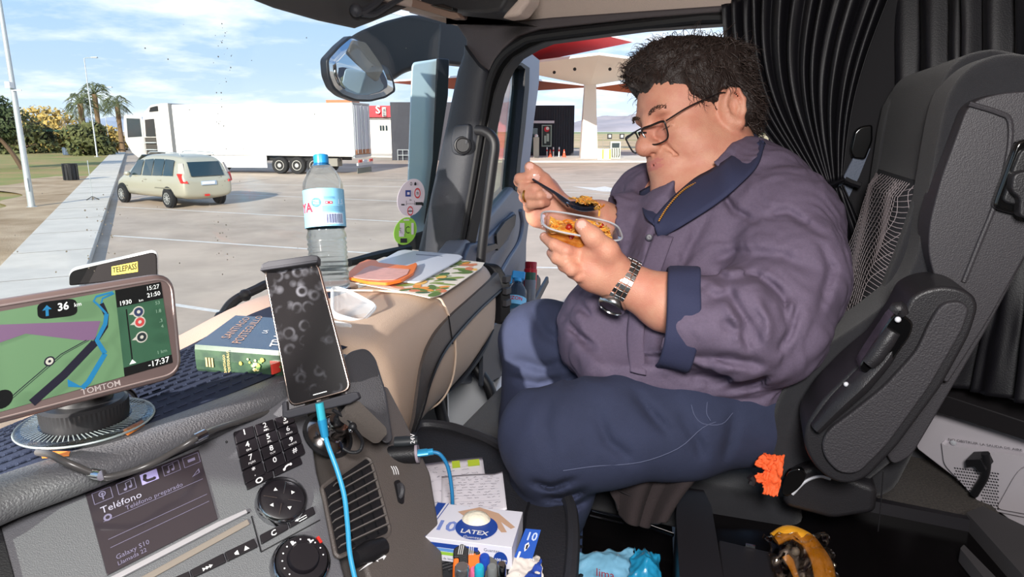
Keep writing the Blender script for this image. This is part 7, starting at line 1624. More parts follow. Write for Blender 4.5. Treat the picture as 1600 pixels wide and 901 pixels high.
mu = n.nodes.new('ShaderNodeMixRGB'); mu.blend_type = 'MULTIPLY'; mu.inputs[0].default_value = 1; n.links.new(r1.outputs[0], mu.inputs[1]); n.links.new(r2.outputs[0], mu.inputs[2])
mc_ = n.nodes.new('ShaderNodeMixRGB'); mc_.inputs[1].default_value = (.011, .010, .011, 1); mc_.inputs[2].default_value = (.13, .13, .15, 1); n.links.new(mu.outputs[0], mc_.inputs[0]); n.links.new(mc_.outputs[0], b.inputs['Base Color'])
b.inputs['Roughness'].default_value = .16; b.inputs['Specular IOR Level'].default_value = .4
q = MB(); P = round_poly([FPh.p(.03, .015, .0005), FPh.p(.97, .015, .0005), FPh.p(.97, .985, .0005), FPh.p(.03, .985, .0005)], .010, 6); q.prism(P, FPh.n*.0008, smg); scr = q.build('phone_screen', ph)
q = MB(); FPh.rect(q, .40, .040, .62, .046, SCW, .0016); FPh.disc(q, .86, .96, .012, mat('phone_frame'), .0016, 10); FPh.disc(q, .35, .30, .16, mat('smudge_grey', (40, 38, 40), .5), .00135, 30); q.build('screen_marks', scr, smooth=False)
hd = thing('phone_holder', at(515, 690, .84), 'black spring clamp phone holder on a chrome suction base', 'phone holder')
q = MB(); P = quad3([(407, 424, .79), (497, 411, .80), (497, 399, .80), (488, 398, .80), (418, 408, .79), (408, 413, .79)]); q.prism(P, -FPh.n*.02, mat('holder_rubber', (54, 54, 60), .6)); q.prism([p+FPh.n*.004 for p in P[:2]+[P[1].lerp(P[2], .4), P[0].lerp(P[5], .4)]], -FPh.n*.008, mat('holder_rubber')); q.build('top_jaw', hd, bevel=.002)
q = MB(); P = quad3([(440, 640, .775), (450, 640, .775), (548, 613, .785), (558, 612, .785), (562, 622, .785), (548, 630, .785), (450, 654, .775), (442, 652, .775)]); q.prism(P, -FPh.n*.022, mat('holder_rubber')); q.prism(quad3([(440, 628, .775), (448, 626, .775), (450, 652, .775), (441, 653, .775)]), -FPh.n*.012, mat('holder_rubber')); q.build('bottom_jaw', hd, bevel=.002)
q = MB(); q.prism([FPh.p(.15, .05, -.012), FPh.p(.85, .05, -.012), FPh.p(.85, .98, -.012), FPh.p(.15, .98, -.012)], -FPh.n*.012, PLK); q.build('back_plate', hd, bevel=.003)
q = MB(); P = quad3([(538, 634, .80), (560, 625, .80), (604, 668, .83), (605, 680, .83), (594, 682, .83), (540, 645, .80)]); q.prism(round_poly(P, .004), -vn*.015, mat('holder_arm', (86, 80, 76), .5, **GRAIN)); q.build('side_arm', hd, bevel=.003)
sb = hit(512, 680, vpl(.0)); q = MB(); q.lathe([(.030, 0), (.029, .004), (.020, .008), (.014, .016), (.016, .022), (.013, .03), (0, .032)], sb, vn, mat('chrome_dark', (150, 146, 146), .15, metal=1), 36); q.lathe([(.034, 0), (.034, .002), (.03, .003)], sb, vn, PLK, 36); q.build('suction_base', hd, sharp=60)
q = MB(); q.tube([sb+vn*.025, sb+vn*.045+Z*.01, FPh.p(.5, .15, -.02)], .008, PLK, 12); q.build('ball_arm', hd)
q = MB(); q.tube([at(520, 640, .80), at(545, 656, .81), at(553, 668, .81), at(566, 688, .82), at(562, 704, .82), at(548, 706, .82), at(536, 700, .82)], .0022, PLK, 8); q.ball(at(551, 666, .806), .005, PLK, 10); q.ball(at(548, 672, .806), .003, CHROME, 8); q.build('holder_lead', label='short black lead looped under the phone holder', cat='cable')
BC = mat('cable_blue', (58, 160, 206), .35); BCD = mat('plug_blue', (44, 150, 200), .3, metal=.2)
o = thing('charging_cable', at(510, 660, .78), 'bright blue charging cable hanging from the phone over the air vent', 'cable')
q = MB(); q.tube([at(499, 629, .775), at(503, 655, .775)], .0075, mat('plug_cyan', (60, 180, 200), .3), 12, 1, flat=.6); q.tube([at(503, 655, .775), at(508, 682, .775)], [.0075, .006], BCD, 12, 1, flat=.7); q.build('plug', o)
q = MB(); q.tube([at(507, 678, .775), at(514, 700, .77), at(527, 735, .765), at(538, 775, .76), at(543, 820, .755), at(546, 860, .75), at(552, 892, .745), at(560, 925, .74)], .0028, BC, 10, 8); q.build('lead', o)
o = thing('usb_cable', at(665, 708, .92), 'blue usb cable arching from the power socket down over the papers', 'cable')
q = MB(); q.tube([at(651, 708, .917), at(668, 706, .92)], .0075, BCD, 12, 1, flat=.6); q.tube([at(667, 706.5, .92), at(677, 705, .92)], .0045, BCD, 10, 1); q.build('plug', o)
q = MB(); q.tube([at(674, 705.5, .92), at(688, 710, .92), at(700, 730, .925), at(706, 765, .93), at(708, 800, .94), at(714, 826, .95), at(722, 850, .955)], .0026, mat('cable_blue_dark', (40, 120, 170), .4), 10, 8); q.build('lead', o)
# lead lying on the padded roll
o = thing('black_lead', onz(160, 735, 2.18), 'black lead with metal joints lying along the padded dash edge', 'cable')
cp_ = [(60, 712, 2.187), (80, 716, 2.190), (105, 728, 2.186), (150, 746, 2.17), (175, 750, 2.165), (230, 733, 2.17), (280, 706, 2.175), (310, 688, 2.18), (340, 674, 2.17), (400, 655, 2.155), (440, 640, 2.15)]
q = MB(); q.tube([onz(x, y, z)+Z*.004 for x, y, z in cp_], .0035, mat('cable_grey', (70, 68, 68), .3), 10, 8); q.build('lead', o)
for x, y, z in ((152, 747, 2.17), (313, 687, 2.18)): q = MB(); a = onz(x-8, y-2 if x < 200 else y+4, z)+Z*.004; b = onz(x+8, y+1 if x < 200 else y-4, z)+Z*.004; q.tube([a, b], .0055, CHROME, 10, 1); q.build('joint', o)
# wiper behind the glass
o = thing('wiper', hit(380, 470, FP(1.25)), 'black wiper arm with its hose outside the windscreen', 'wiper')
q = MB(); q.tube(pp(FP(1.26), [(334, 512), (345, 498), (358, 478), (372, 466), (400, 452), (430, 440), (540, 412), (590, 398), (640, 388)]), .011, BLK, 8, 5); q.ball(hit(346, 497, FP(1.25)), .016, BLK, 8); q.ball(hit(383, 461, FP(1.25)), .014, BLK, 8); q.build('wiper_arm', o)
q = MB(); q.tube(pp(FP(1.24), [(400, 478), (420, 468), (480, 450)]), .007, BLK, 8, 3); q.tube(pp(FP(1.24), [(546, 410), (570, 405), (640, 388)]), .010, BLK, 8, 3); q.build('wiper_blade', o)
# ---- water bottle
bt = thing('water_bottle', onz(516, 456, 2.19), 'large clear water bottle with a blue cap and pale blue label behind the phone', 'bottle')
b0 = at(516.5, 452, 1.40); t0 = at(501, 242, 1.395); ax = (t0-b0).normalized(); Hh = (t0-b0).length; R_ = .0405
PET = mat('bottle_plastic', (235, 246, 250), .04, trans=1, ior=1.16, alpha=.62)
pr = [(0, 0), (.8, 0), (.97, .02)]
for i in range(9): h_ = .05+i*.037; pr += [(.98, h_), (.93, h_+.016), (.98, h_+.030)]
pr += [(.99, .40), (.90, .44), (.98, .47), (1.0, .52), (1.0, .76), (.97, .795), (.72, .875), (.45, .925), (.34, .94), (.34, .955)]
q = MB(); q.lathe([(r*R_, h*Hh) for r, h in pr], b0, ax, PET, 48, cap=False); q.build('bottle_body', bt, sharp=180)
WTR = mat('water', (214, 232, 240), .02, trans=1, ior=1.2, alpha=.35)
q = MB(); q.lathe([(r*R_*.95, h*Hh) for r, h in [(0, .01)]+pr[2:-6]]+[(0, .765*Hh)], b0, ax, WTR, 40); q.build('water', bt, sharp=60)
q = MB(); q.lathe([(.36*R_, .925*Hh), (.37*R_, .93*Hh), (.37*R_, .995*Hh), (.34*R_, Hh), (0, Hh)], b0, ax, mat('cap_blue', (30, 130, 196), .35), 36, cap=False); q.lathe([(.40*R_, .915*Hh), (.40*R_, .924*Hh)], b0, ax, mat('cap_blue'), 30, cap=False); q.build('cap', bt)
LBL = mat('label_sky', (128, 190, 224), .45, alpha=1); q = MB(); q.lathe([(1.012*R_, .46*Hh), (1.012*R_, .735*Hh)], b0, ax, LBL, 64, cap=False); lb = q.build('label', bt)
q = MB(); c = b0+ax*.46*Hh; e_ = (EYE-c); e_ = (e_-ax*e_.dot(ax)).normalized(); sd = ax.cross(e_).normalized(); sd = sd if sd.dot(Vector((1, 0, 0))) > 0 else -sd; lh = .275*Hh
cv = curved(c, sd, ax, e_, 1.016*R_); TRD = mat('label_red', (210, 40, 60), .5); TBL = mat('label_navy', (30, 70, 140), .5); TPL = mat('label_pale', (196, 218, 240), .5)
def crect(x0, y0, x1, y1, m, o=0):
    n_ = 6
    for i in range(n_): a, b = x0+(x1-x0)*i/n_, x0+(x1-x0)*(i+1)/n_; q.poly([cv(a, y0)+e_*o, cv(b, y0)+e_*o, cv(b, y1)+e_*o, cv(a, y1)+e_*o], m)
q.text('YA', cv, TRD, size=.026, x0=-.058, y0=.030, bold=.03); q.poly([cv(-.016+.0095*math.cos(a), .048+.0095*math.sin(a)) for a in np.linspace(0, 6.28, 20)[:-1]], mat('seal_blue', (40, 110, 180), .5))
for i in range(3): crect(-.022, .045+.003*i, -.010, .046+.003*i, MESHW, .0004)
crect(.002, .044, .016, .049, TRD); crect(.0035, .0455, .0065, .0475, MESHW, .0004); crect(.0115, .0455, .0145, .0475, MESHW, .0004); q.text('1,5', cv, TPL, size=.014, x0=.027, y0=.044, bold=.01)
crect(.0, .004, .040, .026, TPL)
for i in range(20): x = .003+.0018*i; crect(x, .006+(.0 if i % 5 else -.001), x+.0007+.0005*(i % 3 == 0), .024, mat('bar_purple', (70, 60, 110), .5), .0004)
for i in range(4): crect(-.004, .030+.0028*i, .044, .0306+.0028*i, TBL)
for i in range(3): crect(.0, .054+.002*i, .022, .0546+.002*i, TBL)
q.build('label_print', lb, smooth=False)
# ---- placemat, boards, tub lid on the passenger side of the dash
def zpx(z, pts, r=0): P = [onz(x, y, z) for x, y in pts]; return round_poly(P, r) if r else P
pmz = 2.1925; pm = [(546, 424), (600, 402), (700, 404), (757, 411), (752, 419), (716, 444), (690, 461), (672, 466), (640, 459), (600, 451), (546, 441)]
q = MB(); P = zpx(pmz, pm); q.prism(P, Z*.0015, mat('mat_white', (214, 206, 194), .6)); mt_ = q.build('placemat', label='white placemat printed with green and orange fruit, under the chopping boards', cat='placemat')
q = MB(); rnd = random.Random(21); colr = [(86, 112, 52), (214, 140, 62), (120, 140, 66), (196, 118, 84), (224, 176, 92), (60, 92, 60), (206, 150, 120)]
cols = [mat('fruit_%s' % n_, c_, .6) for n_, c_ in zip(('green', 'orange', 'lime', 'terracotta', 'yellow', 'deepgreen', 'peach'), colr)]
pa_ = zpx(pmz+.0016, [(x, y) for x, y in pm])
def inside(p, poly):
    c_ = False; n_ = len(poly)
    for i in range(n_):
        a, b = poly[i], poly[i-1]
        if (a.y > p.y) != (b.y > p.y) and p.x < (b.x-a.x)*(p.y-a.y)/(b.y-a.y)+a.x: c_ = not c_
    return c_
xs_ = [p.x for p in pa_]; ys_ = [p.y for p in pa_]; cnt = 0
for i in range(900):
    p = Vector((rnd.uniform(min(xs_), max(xs_)), rnd.uniform(min(ys_), max(ys_)), pmz+.0016+.000004*i)); a = rnd.uniform(0, 6.28); L_, w_ = rnd.uniform(.010, .026), rnd.uniform(.006, .011)
    E_ = [p+Vector((math.cos(a)*L_*math.cos(t)-math.sin(a)*w_*math.sin(t), math.sin(a)*L_*math.cos(t)+math.cos(a)*w_*math.sin(t), 0)) for t in np.linspace(0, 6.28, 13)[:-1]]
    if all(inside(v, pa_) for v in E_): q.poly(E_, cols[rnd.randrange(7)]); cnt += 1
    if cnt > 130: break
q.build('fruit_print', mt_, smooth=False)
q = MB(); q.prism(zpx(pmz+.003, [(560, 428), (622, 394), (632, 392), (718, 400), (723, 403), (716, 409), (658, 441), (648, 443), (560, 436)], .006), Z*.004, mat('board_white', (202, 206, 216), .4)); wb_ = q.build('chopping_board', bevel=.0015, label='large translucent white chopping board on the placemat', cat='chopping board')
q = MB(); q.prism(zpx(pmz+.0072, [(650, 396.5), (690, 399.5), (691, 401), (650, 398)]), Z*.0003, mat('slot_grey', (130, 136, 150), .6)); q.build('handle_slot', wb_)
OB = mat('board_orange', (232, 116, 40), .4); ob = thing('orange_board', onz(596, 430, pmz), 'small orange rimmed board with a pinkish face, on top of the white board', 'chopping board')
q = MB(); q.prism(zpx(pmz+.008, [(545, 437), (546, 428), (562, 414), (574, 409), (588, 410), (592, 414), (636, 419), (650, 414), (652, 417), (646, 430), (628, 441), (604, 446), (575, 444)], .004), Z*.006, OB); q.build('rim', ob, bevel=.002)
q = MB(); q.prism(zpx(pmz+.0142, [(551, 433), (570, 419), (580, 415), (596, 418), (640, 421), (636, 429), (618, 437), (592, 438), (566, 436)], .006), Z*.001, mat('board_pink', (214, 160, 150), .5, var=.1, vscale=60)); q.build('cutting_face', ob, bevel=.0004)
TUB = mat('tub_plastic', (216, 222, 228), .2, alpha=.3)
ld = thing('tub_lid', onz(560, 480, 2.2), 'clear plastic lid leaning beside the bottle, on the beige dash', 'lid')
LQ = [at(518, 492, 1.16), at(566, 505, 1.16), at(591, 478, 1.22), at(550, 456, 1.26), at(518, 446, 1.26)]
q = MB(); cc = sum(LQ, Vector())/5; up_ = (LQ[1]-LQ[0]).cross(LQ[3]-LQ[0]).normalized(); up_ = up_ if up_.z > 0 else -up_; PL = round_poly(LQ, .018, 6)
rings = [[cc+(p-cc)*s_+up_*h_ for p in PL] for s_, h_ in ((1.0, -.006), (1.0, .0), (.94, .004), (.90, -.001), (.2, -.001))]; q.loft(rings, TUB, cap=True); q.build('lid_panel', ld, sharp=70)
q = MB(); q.tube([cc+(p-cc)*1.0+up_*.0 for p in PL], .0017, mat('lid_edge', (210, 216, 222), .25, alpha=.6), 8, 1, closed=True); q.tube([cc+(p-cc)*.9 for p in PL], .001, mat('lid_edge'), 6, 1, closed=True); q.build('lid_rim', ld)
q = MB(); q.prism(round_poly([at(532, 502, 1.12), at(550, 506, 1.12), at(549, 518, 1.12), at(532, 520, 1.12)], .004), V*.05, TUB); q.build('small_clear_box', bevel=.003, label='corner of a small clear box behind the phone', cat='box')
# ---- the tub of food in his hand
tc_ = LP(908, 353, .965); ux_ = np.array((.985, -.17, .06)); ux_ /= np.linalg.norm(ux_); uy_ = np.array((.10, .40, .91)); uy_ -= ux_*uy_.dot(ux_); uy_ /= np.linalg.norm(uy_); un_ = np.cross(ux_, uy_); un_ = un_ if un_[1] > 0 else -un_
def tp(x, y, h): return Vector(l2w(tc_+ux_*x+uy_*y+un_*h))
def sring(a, b, h, n_=48, e_=.55): return [tp(a*math.copysign(abs(math.cos(t))**e_, math.cos(t)), b*math.copysign(abs(math.sin(t))**e_, math.sin(t)), h) for t in [2*math.pi*k/n_ for k in range(n_)]]
fd = thing('food_tub', tp(0, 0, -.032), 'clear plastic tub of orange noodles held up in his hand', 'food tub')
TB2 = mat('tub_clear', (240, 240, 240), .08, trans=1, ior=1.12, alpha=.42)
q = MB(); q.loft([sring(.038, .026, -.034), sring(.044, .031, -.032), sring(.051, .038, -.004), sring(.053, .040, .0), sring(.058, .045, .0008), sring(.0585, .0455, -.003)], TB2, cap=False); q.add(sring(.038, .026, -.034), [tuple(range(48))], TB2); q.build('tub_wall', fd, sharp=60)
q = MB(); q.tube(sring(.0575, .0445, .001), .0014, mat('lid_edge'), 8, 1, closed=True); q.build('tub_rim', fd)
q = MB(); SAU = mat('sauce_orange', (206, 110, 34), .4, rgb2=(226, 150, 60), vscale=90, bump=.5, bscale=200); rings = [sring(.036, .024, -.033), sring(.043, .030, -.031), sring(.0465, .033, -.014), sring(.042, .029, -.009), sring(.028, .018, -.004), sring(.008, .005, -.001)]; q.loft(rings, SAU); q.build('sauce', fd)
rnd = random.Random(14); NOO = mat('noodle', (224, 164, 70), .4); q = MB(); q2 = MB()
for i in range(150):
    a, b = rnd.uniform(-.040, .040), rnd.uniform(-.026, .028); h = -.008+.009*max(0, 1-(a-.012)**2/.0008-b*b/.0006)*1.2; pts = []; th = rnd.uniform(0, 6.28)
    for k in range(4): pts.append(tp(max(-.043, min(.043, a+.006*k*math.cos(th+k*.7))), max(-.030, min(.030, b+.006*k*math.sin(th+k*.7))), h+rnd.uniform(0, .004)))
    (q if i % 4 else q2).tube(pts, .0013, NOO if i % 4 else SAU, 5, 3)
q.build('noodles', fd, kind='stuff'); q2.build('sauced_noodles', fd, kind='stuff')
for a, b, h, r_ in ((-.018, -.012, -.001, .005), (-.014, -.024, -.012, .007), (.030, .012, .002, .004)):
    q = MB(); q.ball(tp(a, b, h), r_, mat('tomato', (156, 34, 20), .3), 10); q.build('tomato_piece', fd)
# ---- spoon with a load of food
sp = thing('spoon', Vector(l2w(LP(880, 312, 1.1))), 'black plastic spoon heaped with noodles in his raised hand', 'spoon'); SPB = mat('spoon_black', (32, 36, 48), .25, coat=.4)
q = MB(); q.tube([Vector(l2w(LP(*p))) for p in ((822, 270, 1.13), (833, 280, 1.12), (850, 291, 1.105), (868, 302, 1.09), (880, 312, 1.08), (890, 319, 1.07))], [.0022, .0025, .003, .0035, .006, .007], SPB, 10, 8, flat=.7); q.build('handle', sp)
bc = LP(912, 321, 1.055); bx = np.array((.97, -.05, .2)); bx /= np.linalg.norm(bx); by = np.array((-.15, .35, .9)); by -= bx*by.dot(bx); by /= np.linalg.norm(by); bn_ = np.cross(bx, by); bn_ = bn_ if bn_[1] > 0 else -bn_
def sb_(x, y, h): return Vector(l2w(bc+bx*x+by*y+bn_*h))
q = MB(); q.loft([[sb_(.028*s_*math.cos(t), .019*s_*math.sin(t), h) for t in np.linspace(0, 6.283, 33)[:-1]] for s_, h in ((.05, -.009), (.5, -.0075), (.85, -.003), (1.0, .0015), (.97, .002), (.82, -.001), (.5, -.005), (.05, -.007))], SPB); q.build('bowl', sp, sharp=70)
q = MB()
for i in range(46):
    a, b = rnd.gauss(.002, .010), rnd.gauss(0, .006); h = .004+.006*max(0, 1-a*a/.0003); th = rnd.uniform(0, 6.28); q.tube([sb_(a+.004*k*math.cos(th+k*.9), b+.004*k*math.sin(th+k*.9), h+rnd.uniform(-.003, .003)) for k in range(4)], .0014, (NOO, SAU, mat('noodle_dark', (170, 120, 50), .5))[i % 3], 5, 3)
q.tube([sb_(.018, -.012, .004), sb_(.020, -.019, -.002), sb_(.020, -.021, -.010)], .0016, NOO, 6, 3); q.build('spooned_noodles', sp, kind='stuff')
# ---- papers, glove box and small things on the tray
PAP = mat('paper', (232, 228, 236), .85); INK = mat('ink', (70, 70, 96), .8); YLW = mat('highlighter', (198, 222, 60), .7)
def paper(name, pts, z, label, seed, hl=()):
    P = zpx(z, pts); o_ = thing(name, P[0], label, 'paper'); Fp = Face(P[0], P[1], P[2], P[3]); rnd = random.Random(seed)
    q = MB(); q.grid(lambda u, v: Fp.p(u, v)+Z*(.0012*math.sin(u*5+seed)*math.sin(v*4)+.0008+(.004*max(0, u-.85)/.15 if seed == 2 else 0)), 16, 16, PAP); s_o = q.build('sheet', o_, sharp=180); md = s_o.modifiers.new('solid', 'SOLIDIFY'); md.thickness = .0003
    q = MB()
    for i in range(13):
        v = .08+.068*i
        if rnd.random() < .2: continue
        u = rnd.uniform(.08, .25)
        while u < .9:
            w_ = rnd.uniform(.03, .10); pts_ = [(u+w_*k/5, v+rnd.uniform(-.012, .012)) for k in range(6)]; Fp.line(q, pts_, .0006, INK, .003); u += w_+rnd.uniform(.03, .14)
    for u0, v0, u1, v1 in hl: Fp.rect(q, u0, v0, u1, v1, YLW, .0032)
    for i in range(6): Fp.line(q, [(.05, .12+.15*i), (.95, .12+.15*i)], .0003, mat('ruled', (150, 150, 170), .8), .0026)
    q.build('writing', s_o, smooth=False)
paper('printed_sheet', [(640, 852), (770, 830), (754, 715), (631, 728)], TZ+.001, 'creased printed sheet with yellow highlighter marks, under the other sheet on the tray', 1, ((.04, .45, .09, .95), (.60, .86, .70, .97), (.80, .86, .95, .96)))
paper('handwritten_note', [(690, 806), (792, 800), (785, 740), (690, 744)], TZ+.005, 'handwritten note lying on the printed sheet, right behind the glove box', 2)
gb = thing('glove_box', onz(730, 830, TZ), 'small white and blue box of disposable gloves on the tray', 'box')
GZ = 2.008; GT_ = [onz(655, 837, GZ), onz(800, 855, GZ), onz(817, 799, GZ), onz(684, 785, GZ)]; q = MB(); q.prism([p-Z*(GZ-TZ-.002) for p in GT_], Z*(GZ-TZ-.002), mat('box_white', (222, 222, 232), .45)); q.build('carton', gb, bevel=.0008)
FG = Face(*GT_); BLB = mat('box_blue', (30, 66, 150), .45); BLL = mat('box_light_blue', (100, 150, 214), .45); BGN = mat('box_green', (150, 196, 70), .45); SKN = mat('hand_print', (196, 160, 134), .5)
q = MB(); FG.poly(q, [(.0, .0), (.05, .0), (.28, 1), (.0, 1)][:0] or [(0, 0), (.04, 0), (.10, 1), (0, 1)], BLB, .0006); FG.line(q, [(.06, 0), (.13, 1)], .0012, BLB, .0006)
FG.text(q, '10', .10, .22, .030, mat('box_violet', (120, 140, 204), .5), .0007, bold=.03)
FG.poly(q, [(.28, .78), (.50, .98), (.74, .86), (.97, .52), (.93, .46), (.80, .62), (.90, .36), (.84, .34), (.70, .62), (.60, .66), (.44, .60)], SKN, .0008)
FG.disc(q, .56, .40, .23, BLB, .0010, 30); FG.text(q, 'LATEX', .56, .20, .012, MESHW, .0014, 'CENTER', .02); FG.text(q, 'Guantes', .56, .08, .007, MESHW, .0014, 'CENTER')
q.build('top_print', gb, smooth=False)
q = MB(); q.loft([[FG.p(.52+.16*s_*math.cos(t), .62+.20*s_*math.sin(t), h) for t in np.linspace(0, 6.283, 25)[:-1]] for s_, h in ((1, .0012), (.8, .006), (.5, .009), (.1, .010))], mat('glove_latex', (232, 226, 206), .5, bump=1, bscale=120)); q.build('latex_glove', gb)
FR_ = Face(GT_[0]-Z*(GZ-TZ-.002), GT_[1]-Z*(GZ-TZ-.002), GT_[1], GT_[0]); q = MB()
for v0, v1, m in ((.62, .82, BLB), (.46, .60, BLL), (.30, .44, BGN)): FR_.rect(q, .10, v0, .64, v1, m, .0006)
FR_.rect(q, 0, 0, .04, 1, BLB, .0005); FR_.text(q, 'Guantes de látex', .12, .10, .0045, INK, .0006); FR_.text(q, 'Guantes', .70, .70, .006, INK, .0006); FR_.disc(q, .88, .40, .075, BLB, .0007, 24, rv=.36); FR_.text(q, '100 un', .88, .34, .0055, MESHW, .0010, 'CENTER', .02); q.build('front_print', gb, smooth=False)
tg = [at(800, 878, .845), at(829, 882, .845), at(845, 828, .88), at(821, 826, .88)]; FTg = Face(*tg); tgo = thing('hang_tag', tg[0], 'blue cardboard flap marked 10 and L beside the glove box', 'card')
q = MB(); q.prism(tg, FTg.n*.001, mat('tag_blue', (36, 84, 176), .45)); q.build('card', tgo)
q = MB(); FTg.text(q, '10', .92, .66, .0165, mat('tag_pale', (190, 204, 236), .5), .0018, 'RIGHT', .02); FTg.text(q, 'L', .12, .06, .017, MESHW, .0018, bold=.03); FTg.text(q, 'm', .80, .06, .010, MESHW, .0018); FTg.poly(q, [(.35, .52), (.5, .6), (.62, .5), (.55, .4), (.45, .32), (.38, .4)], WHITEP, .0018); FTg.poly(q, [(.42, .50), (.55, .54), (.55, .40), (.46, .38)], mat('tag_dark', (30, 24, 26), .5), .0022); q.build('card_print', tgo, smooth=False)
# organiser with pens
def cyl(name, x0, y0, x1, y1, t, r, m, label, cap=None, cat='pen', tip=None):
    t -= .075; r *= .78; a, b = at(x0, y0, t+.03), at(x1, y1, t); ax_2 = (b-a).normalized(); L_ = (b-a).length; o_ = thing(name, a, label, cat)
    q = MB(); q.lathe([(0, 0), (r*.9, 0), (r, .001), (r, L_*.8)], a, ax_2, m, 18, cap=False); q.build('barrel', o_); q = MB(); q.lathe([(r*1.04, L_*.78), (r*1.04, L_*.97), (r*.85, L_), (0, L_)], a, ax_2, cap or m, 18, cap=False); q.build('end_cap', o_); return o_
cyl('tube_tin', 722, 955, 722, 884, .86, .0105, mat('tin_silver', (180, 178, 180), .25, metal=.8), 'silver capped tube, leftmost in the row of small things at the tray edge', mat('tin_lid', (200, 200, 204), .2, metal=.9), 'tube')
cyl('marker_pen', 739, 955, 742, 889, .87, .0075, mat('pink_pen', (222, 110, 150), .4), 'pink marker pen next to the orange knife case')
cyl('marker_pen', 748, 955, 749, 884, .86, .0070, mat('cyan_pen', (40, 168, 196), .35), 'turquoise marker pen, right of the pink pen')
cyl('marker_pen', 760, 955, 757, 868, .90, .0080, mat('blue_pen', (36, 76, 176), .3), 'blue capped pen standing between the turquoise and green pens')
cyl('marker_pen', 768, 955, 769, 884, .87, .0075, mat('green_pen', (44, 110, 86), .35), 'green pen with a grey end, right of the blue pen', mat('grey_cap', (120, 124, 124), .4))
cyl('ball_pen', 786, 955, 784, 880, .87, .0065, mat('black_pen', (26, 26, 34), .25), 'black click pen with a shiny tip, rightmost pen at the tray edge', CHROME)
q = MB(); P = quad3([(756, 925, .81), (782, 925, .81), (776, 872, .84), (768, 866, .84), (760, 870, .84)]); q.prism(round_poly(P, .006), Z*.004, mat('scissor_grey', (120, 122, 118), .3, metal=.6)); q.build('nail_clipper', bevel=.001, label='grey metal loop handle behind the pens', cat='tool')
kn_ = thing('knife_case', at(730, 900, .82), 'orange and black utility knife case at the bottom edge of the tray', 'knife'); KO = mat('knife_orange', (236, 112, 36), .4)
P = quad3([(706, 940, .80), (748, 940, .80), (753, 862, .84), (744, 852, .845), (724, 849, .845), (711, 856, .84), (707, 880, .83)]); nk = (P[1]-P[0]).cross(P[3]-P[0]).normalized(); nk = nk if nk.dot(EYE-P[0]) > 0 else -nk
q = MB(); q.prism(round_poly(P, .008), -nk*.02, KO); q.build('case_body', kn_, bevel=.004, seg=3)
q = MB(); P = quad3([(708, 874, .835), (709, 858, .84), (724, 849, .845), (744, 852, .845), (752, 864, .84), (746, 870, .84), (732, 866, .84), (732, 925, .80), (716, 925, .80), (717, 872, .835)]); q.prism([p+nk*.004 for p in round_poly(P, .003)], -nk*.02, PLK); gr = q.build('rubber_grip', kn_, bevel=.002)
q = MB()
for i in range(5): a, b = at(718, 884+i*7, .828-i*.003)+nk*.005, at(731, 882+i*7, .828-i*.003)+nk*.005; q.tube([a, (a+b)/2+nk*.001, b], .0012, PLK, 6, 1)
for i in range(3): q.tube([at(716+i*3, 868, .835)+nk*.0045, at(719+i*3, 853, .842)+nk*.0045], .0004, WHITEP, 4, 1); q.tube([at(733+i*3, 869, .835)+nk*.0045, at(734+i*3, 854, .842)+nk*.0045], .0004, WHITEP, 4, 1)
q.build('grip_ribs', gr)
# crumpled soft things
def crumple(name, corners, nu, nv, amp, m, parent=None, freq=40, seed=0, rag=.06, th=.0008, dome=.0, **k):
    c = [at(*p) for p in corners]; F_ = Face(*c)
    def fn(u, v):
        uu = u+rag*noise.noise(Vector((v*6, seed, u*1)))*(1 if u in (0, 1) else .5); vv = v+rag*noise.noise(Vector((u*6, seed+5, v)))*(1 if v in (0, 1) else .5)
        p = F_.p(uu, vv); h = 0
        for o_, a in ((1, 1), (2.1, .55), (4.3, .3)): x = noise.noise(p*freq*o_+Vector((seed, 0, 0))); h += a*(1-abs(x)*3)
        return p+F_.n*(amp*h+dome*math.sin(u*math.pi)*math.sin(v*math.pi))
    q = MB(); q.grid(fn, nu, nv, m); o_ = q.build(name, parent, sharp=70, **k); md = o_.modifiers.new('solid', 'SOLIDIFY'); md.thickness = th; return o_
TIS = mat('tissue_white', (222, 214, 206), .8); tp2 = thing('tissue_pack', at(820, 890, .98), 'crumpled white tissue pack with blue print at the tray edge', 'tissue pack')
crumple('tissue', ((790, 912, .81), (850, 905, .82), (842, 866, .86), (800, 872, .85)), 30, 20, .0018, TIS, tp2, 40, 3, .1)
crumple('wrapper_print', ((806, 918, .80), (846, 912, .81), (846, 874, .845), (828, 890, .83)), 20, 16, .0015, mat('wrapper_blue', (44, 74, 160), .3), tp2, 80, 8, .12)
bg1 = thing('plastic_bag', onz(950, 890, 1.85), 'crumpled pale blue plastic packet with dark red print in the footwell bin', 'bag'); LB = mat('bag_pale_blue', (130, 190, 222), .22, coat=.4)
crumple('film', ((894, 930, 1.0), (1000, 930, 1.0), (992, 858, 1.07), (896, 866, 1.06)), 44, 30, .0032, LB, bg1, 22, 2, .08, dome=.012)
FBg = Face(at(925, 908, .985), at(950, 914, .985), at(950, 900, .995), at(925, 895, .995)); q = MB(); FBg.text(q, 'lima', .1, .25, .017, mat('print_maroon', (150, 40, 60), .5), .012); q.build('packet_print', bg1, smooth=False)
crumple('plastic_bag', ((975, 925, .99), (1034, 930, .99), (1030, 868, 1.04), (990, 858, 1.05)), 36, 26, .005, mat('bag_turquoise', (40, 150, 196), .3, coat=.3), None, 24, 6, .12, dome=.02, label='crumpled turquoise plastic bag, right of the pale blue packet', cat='bag')
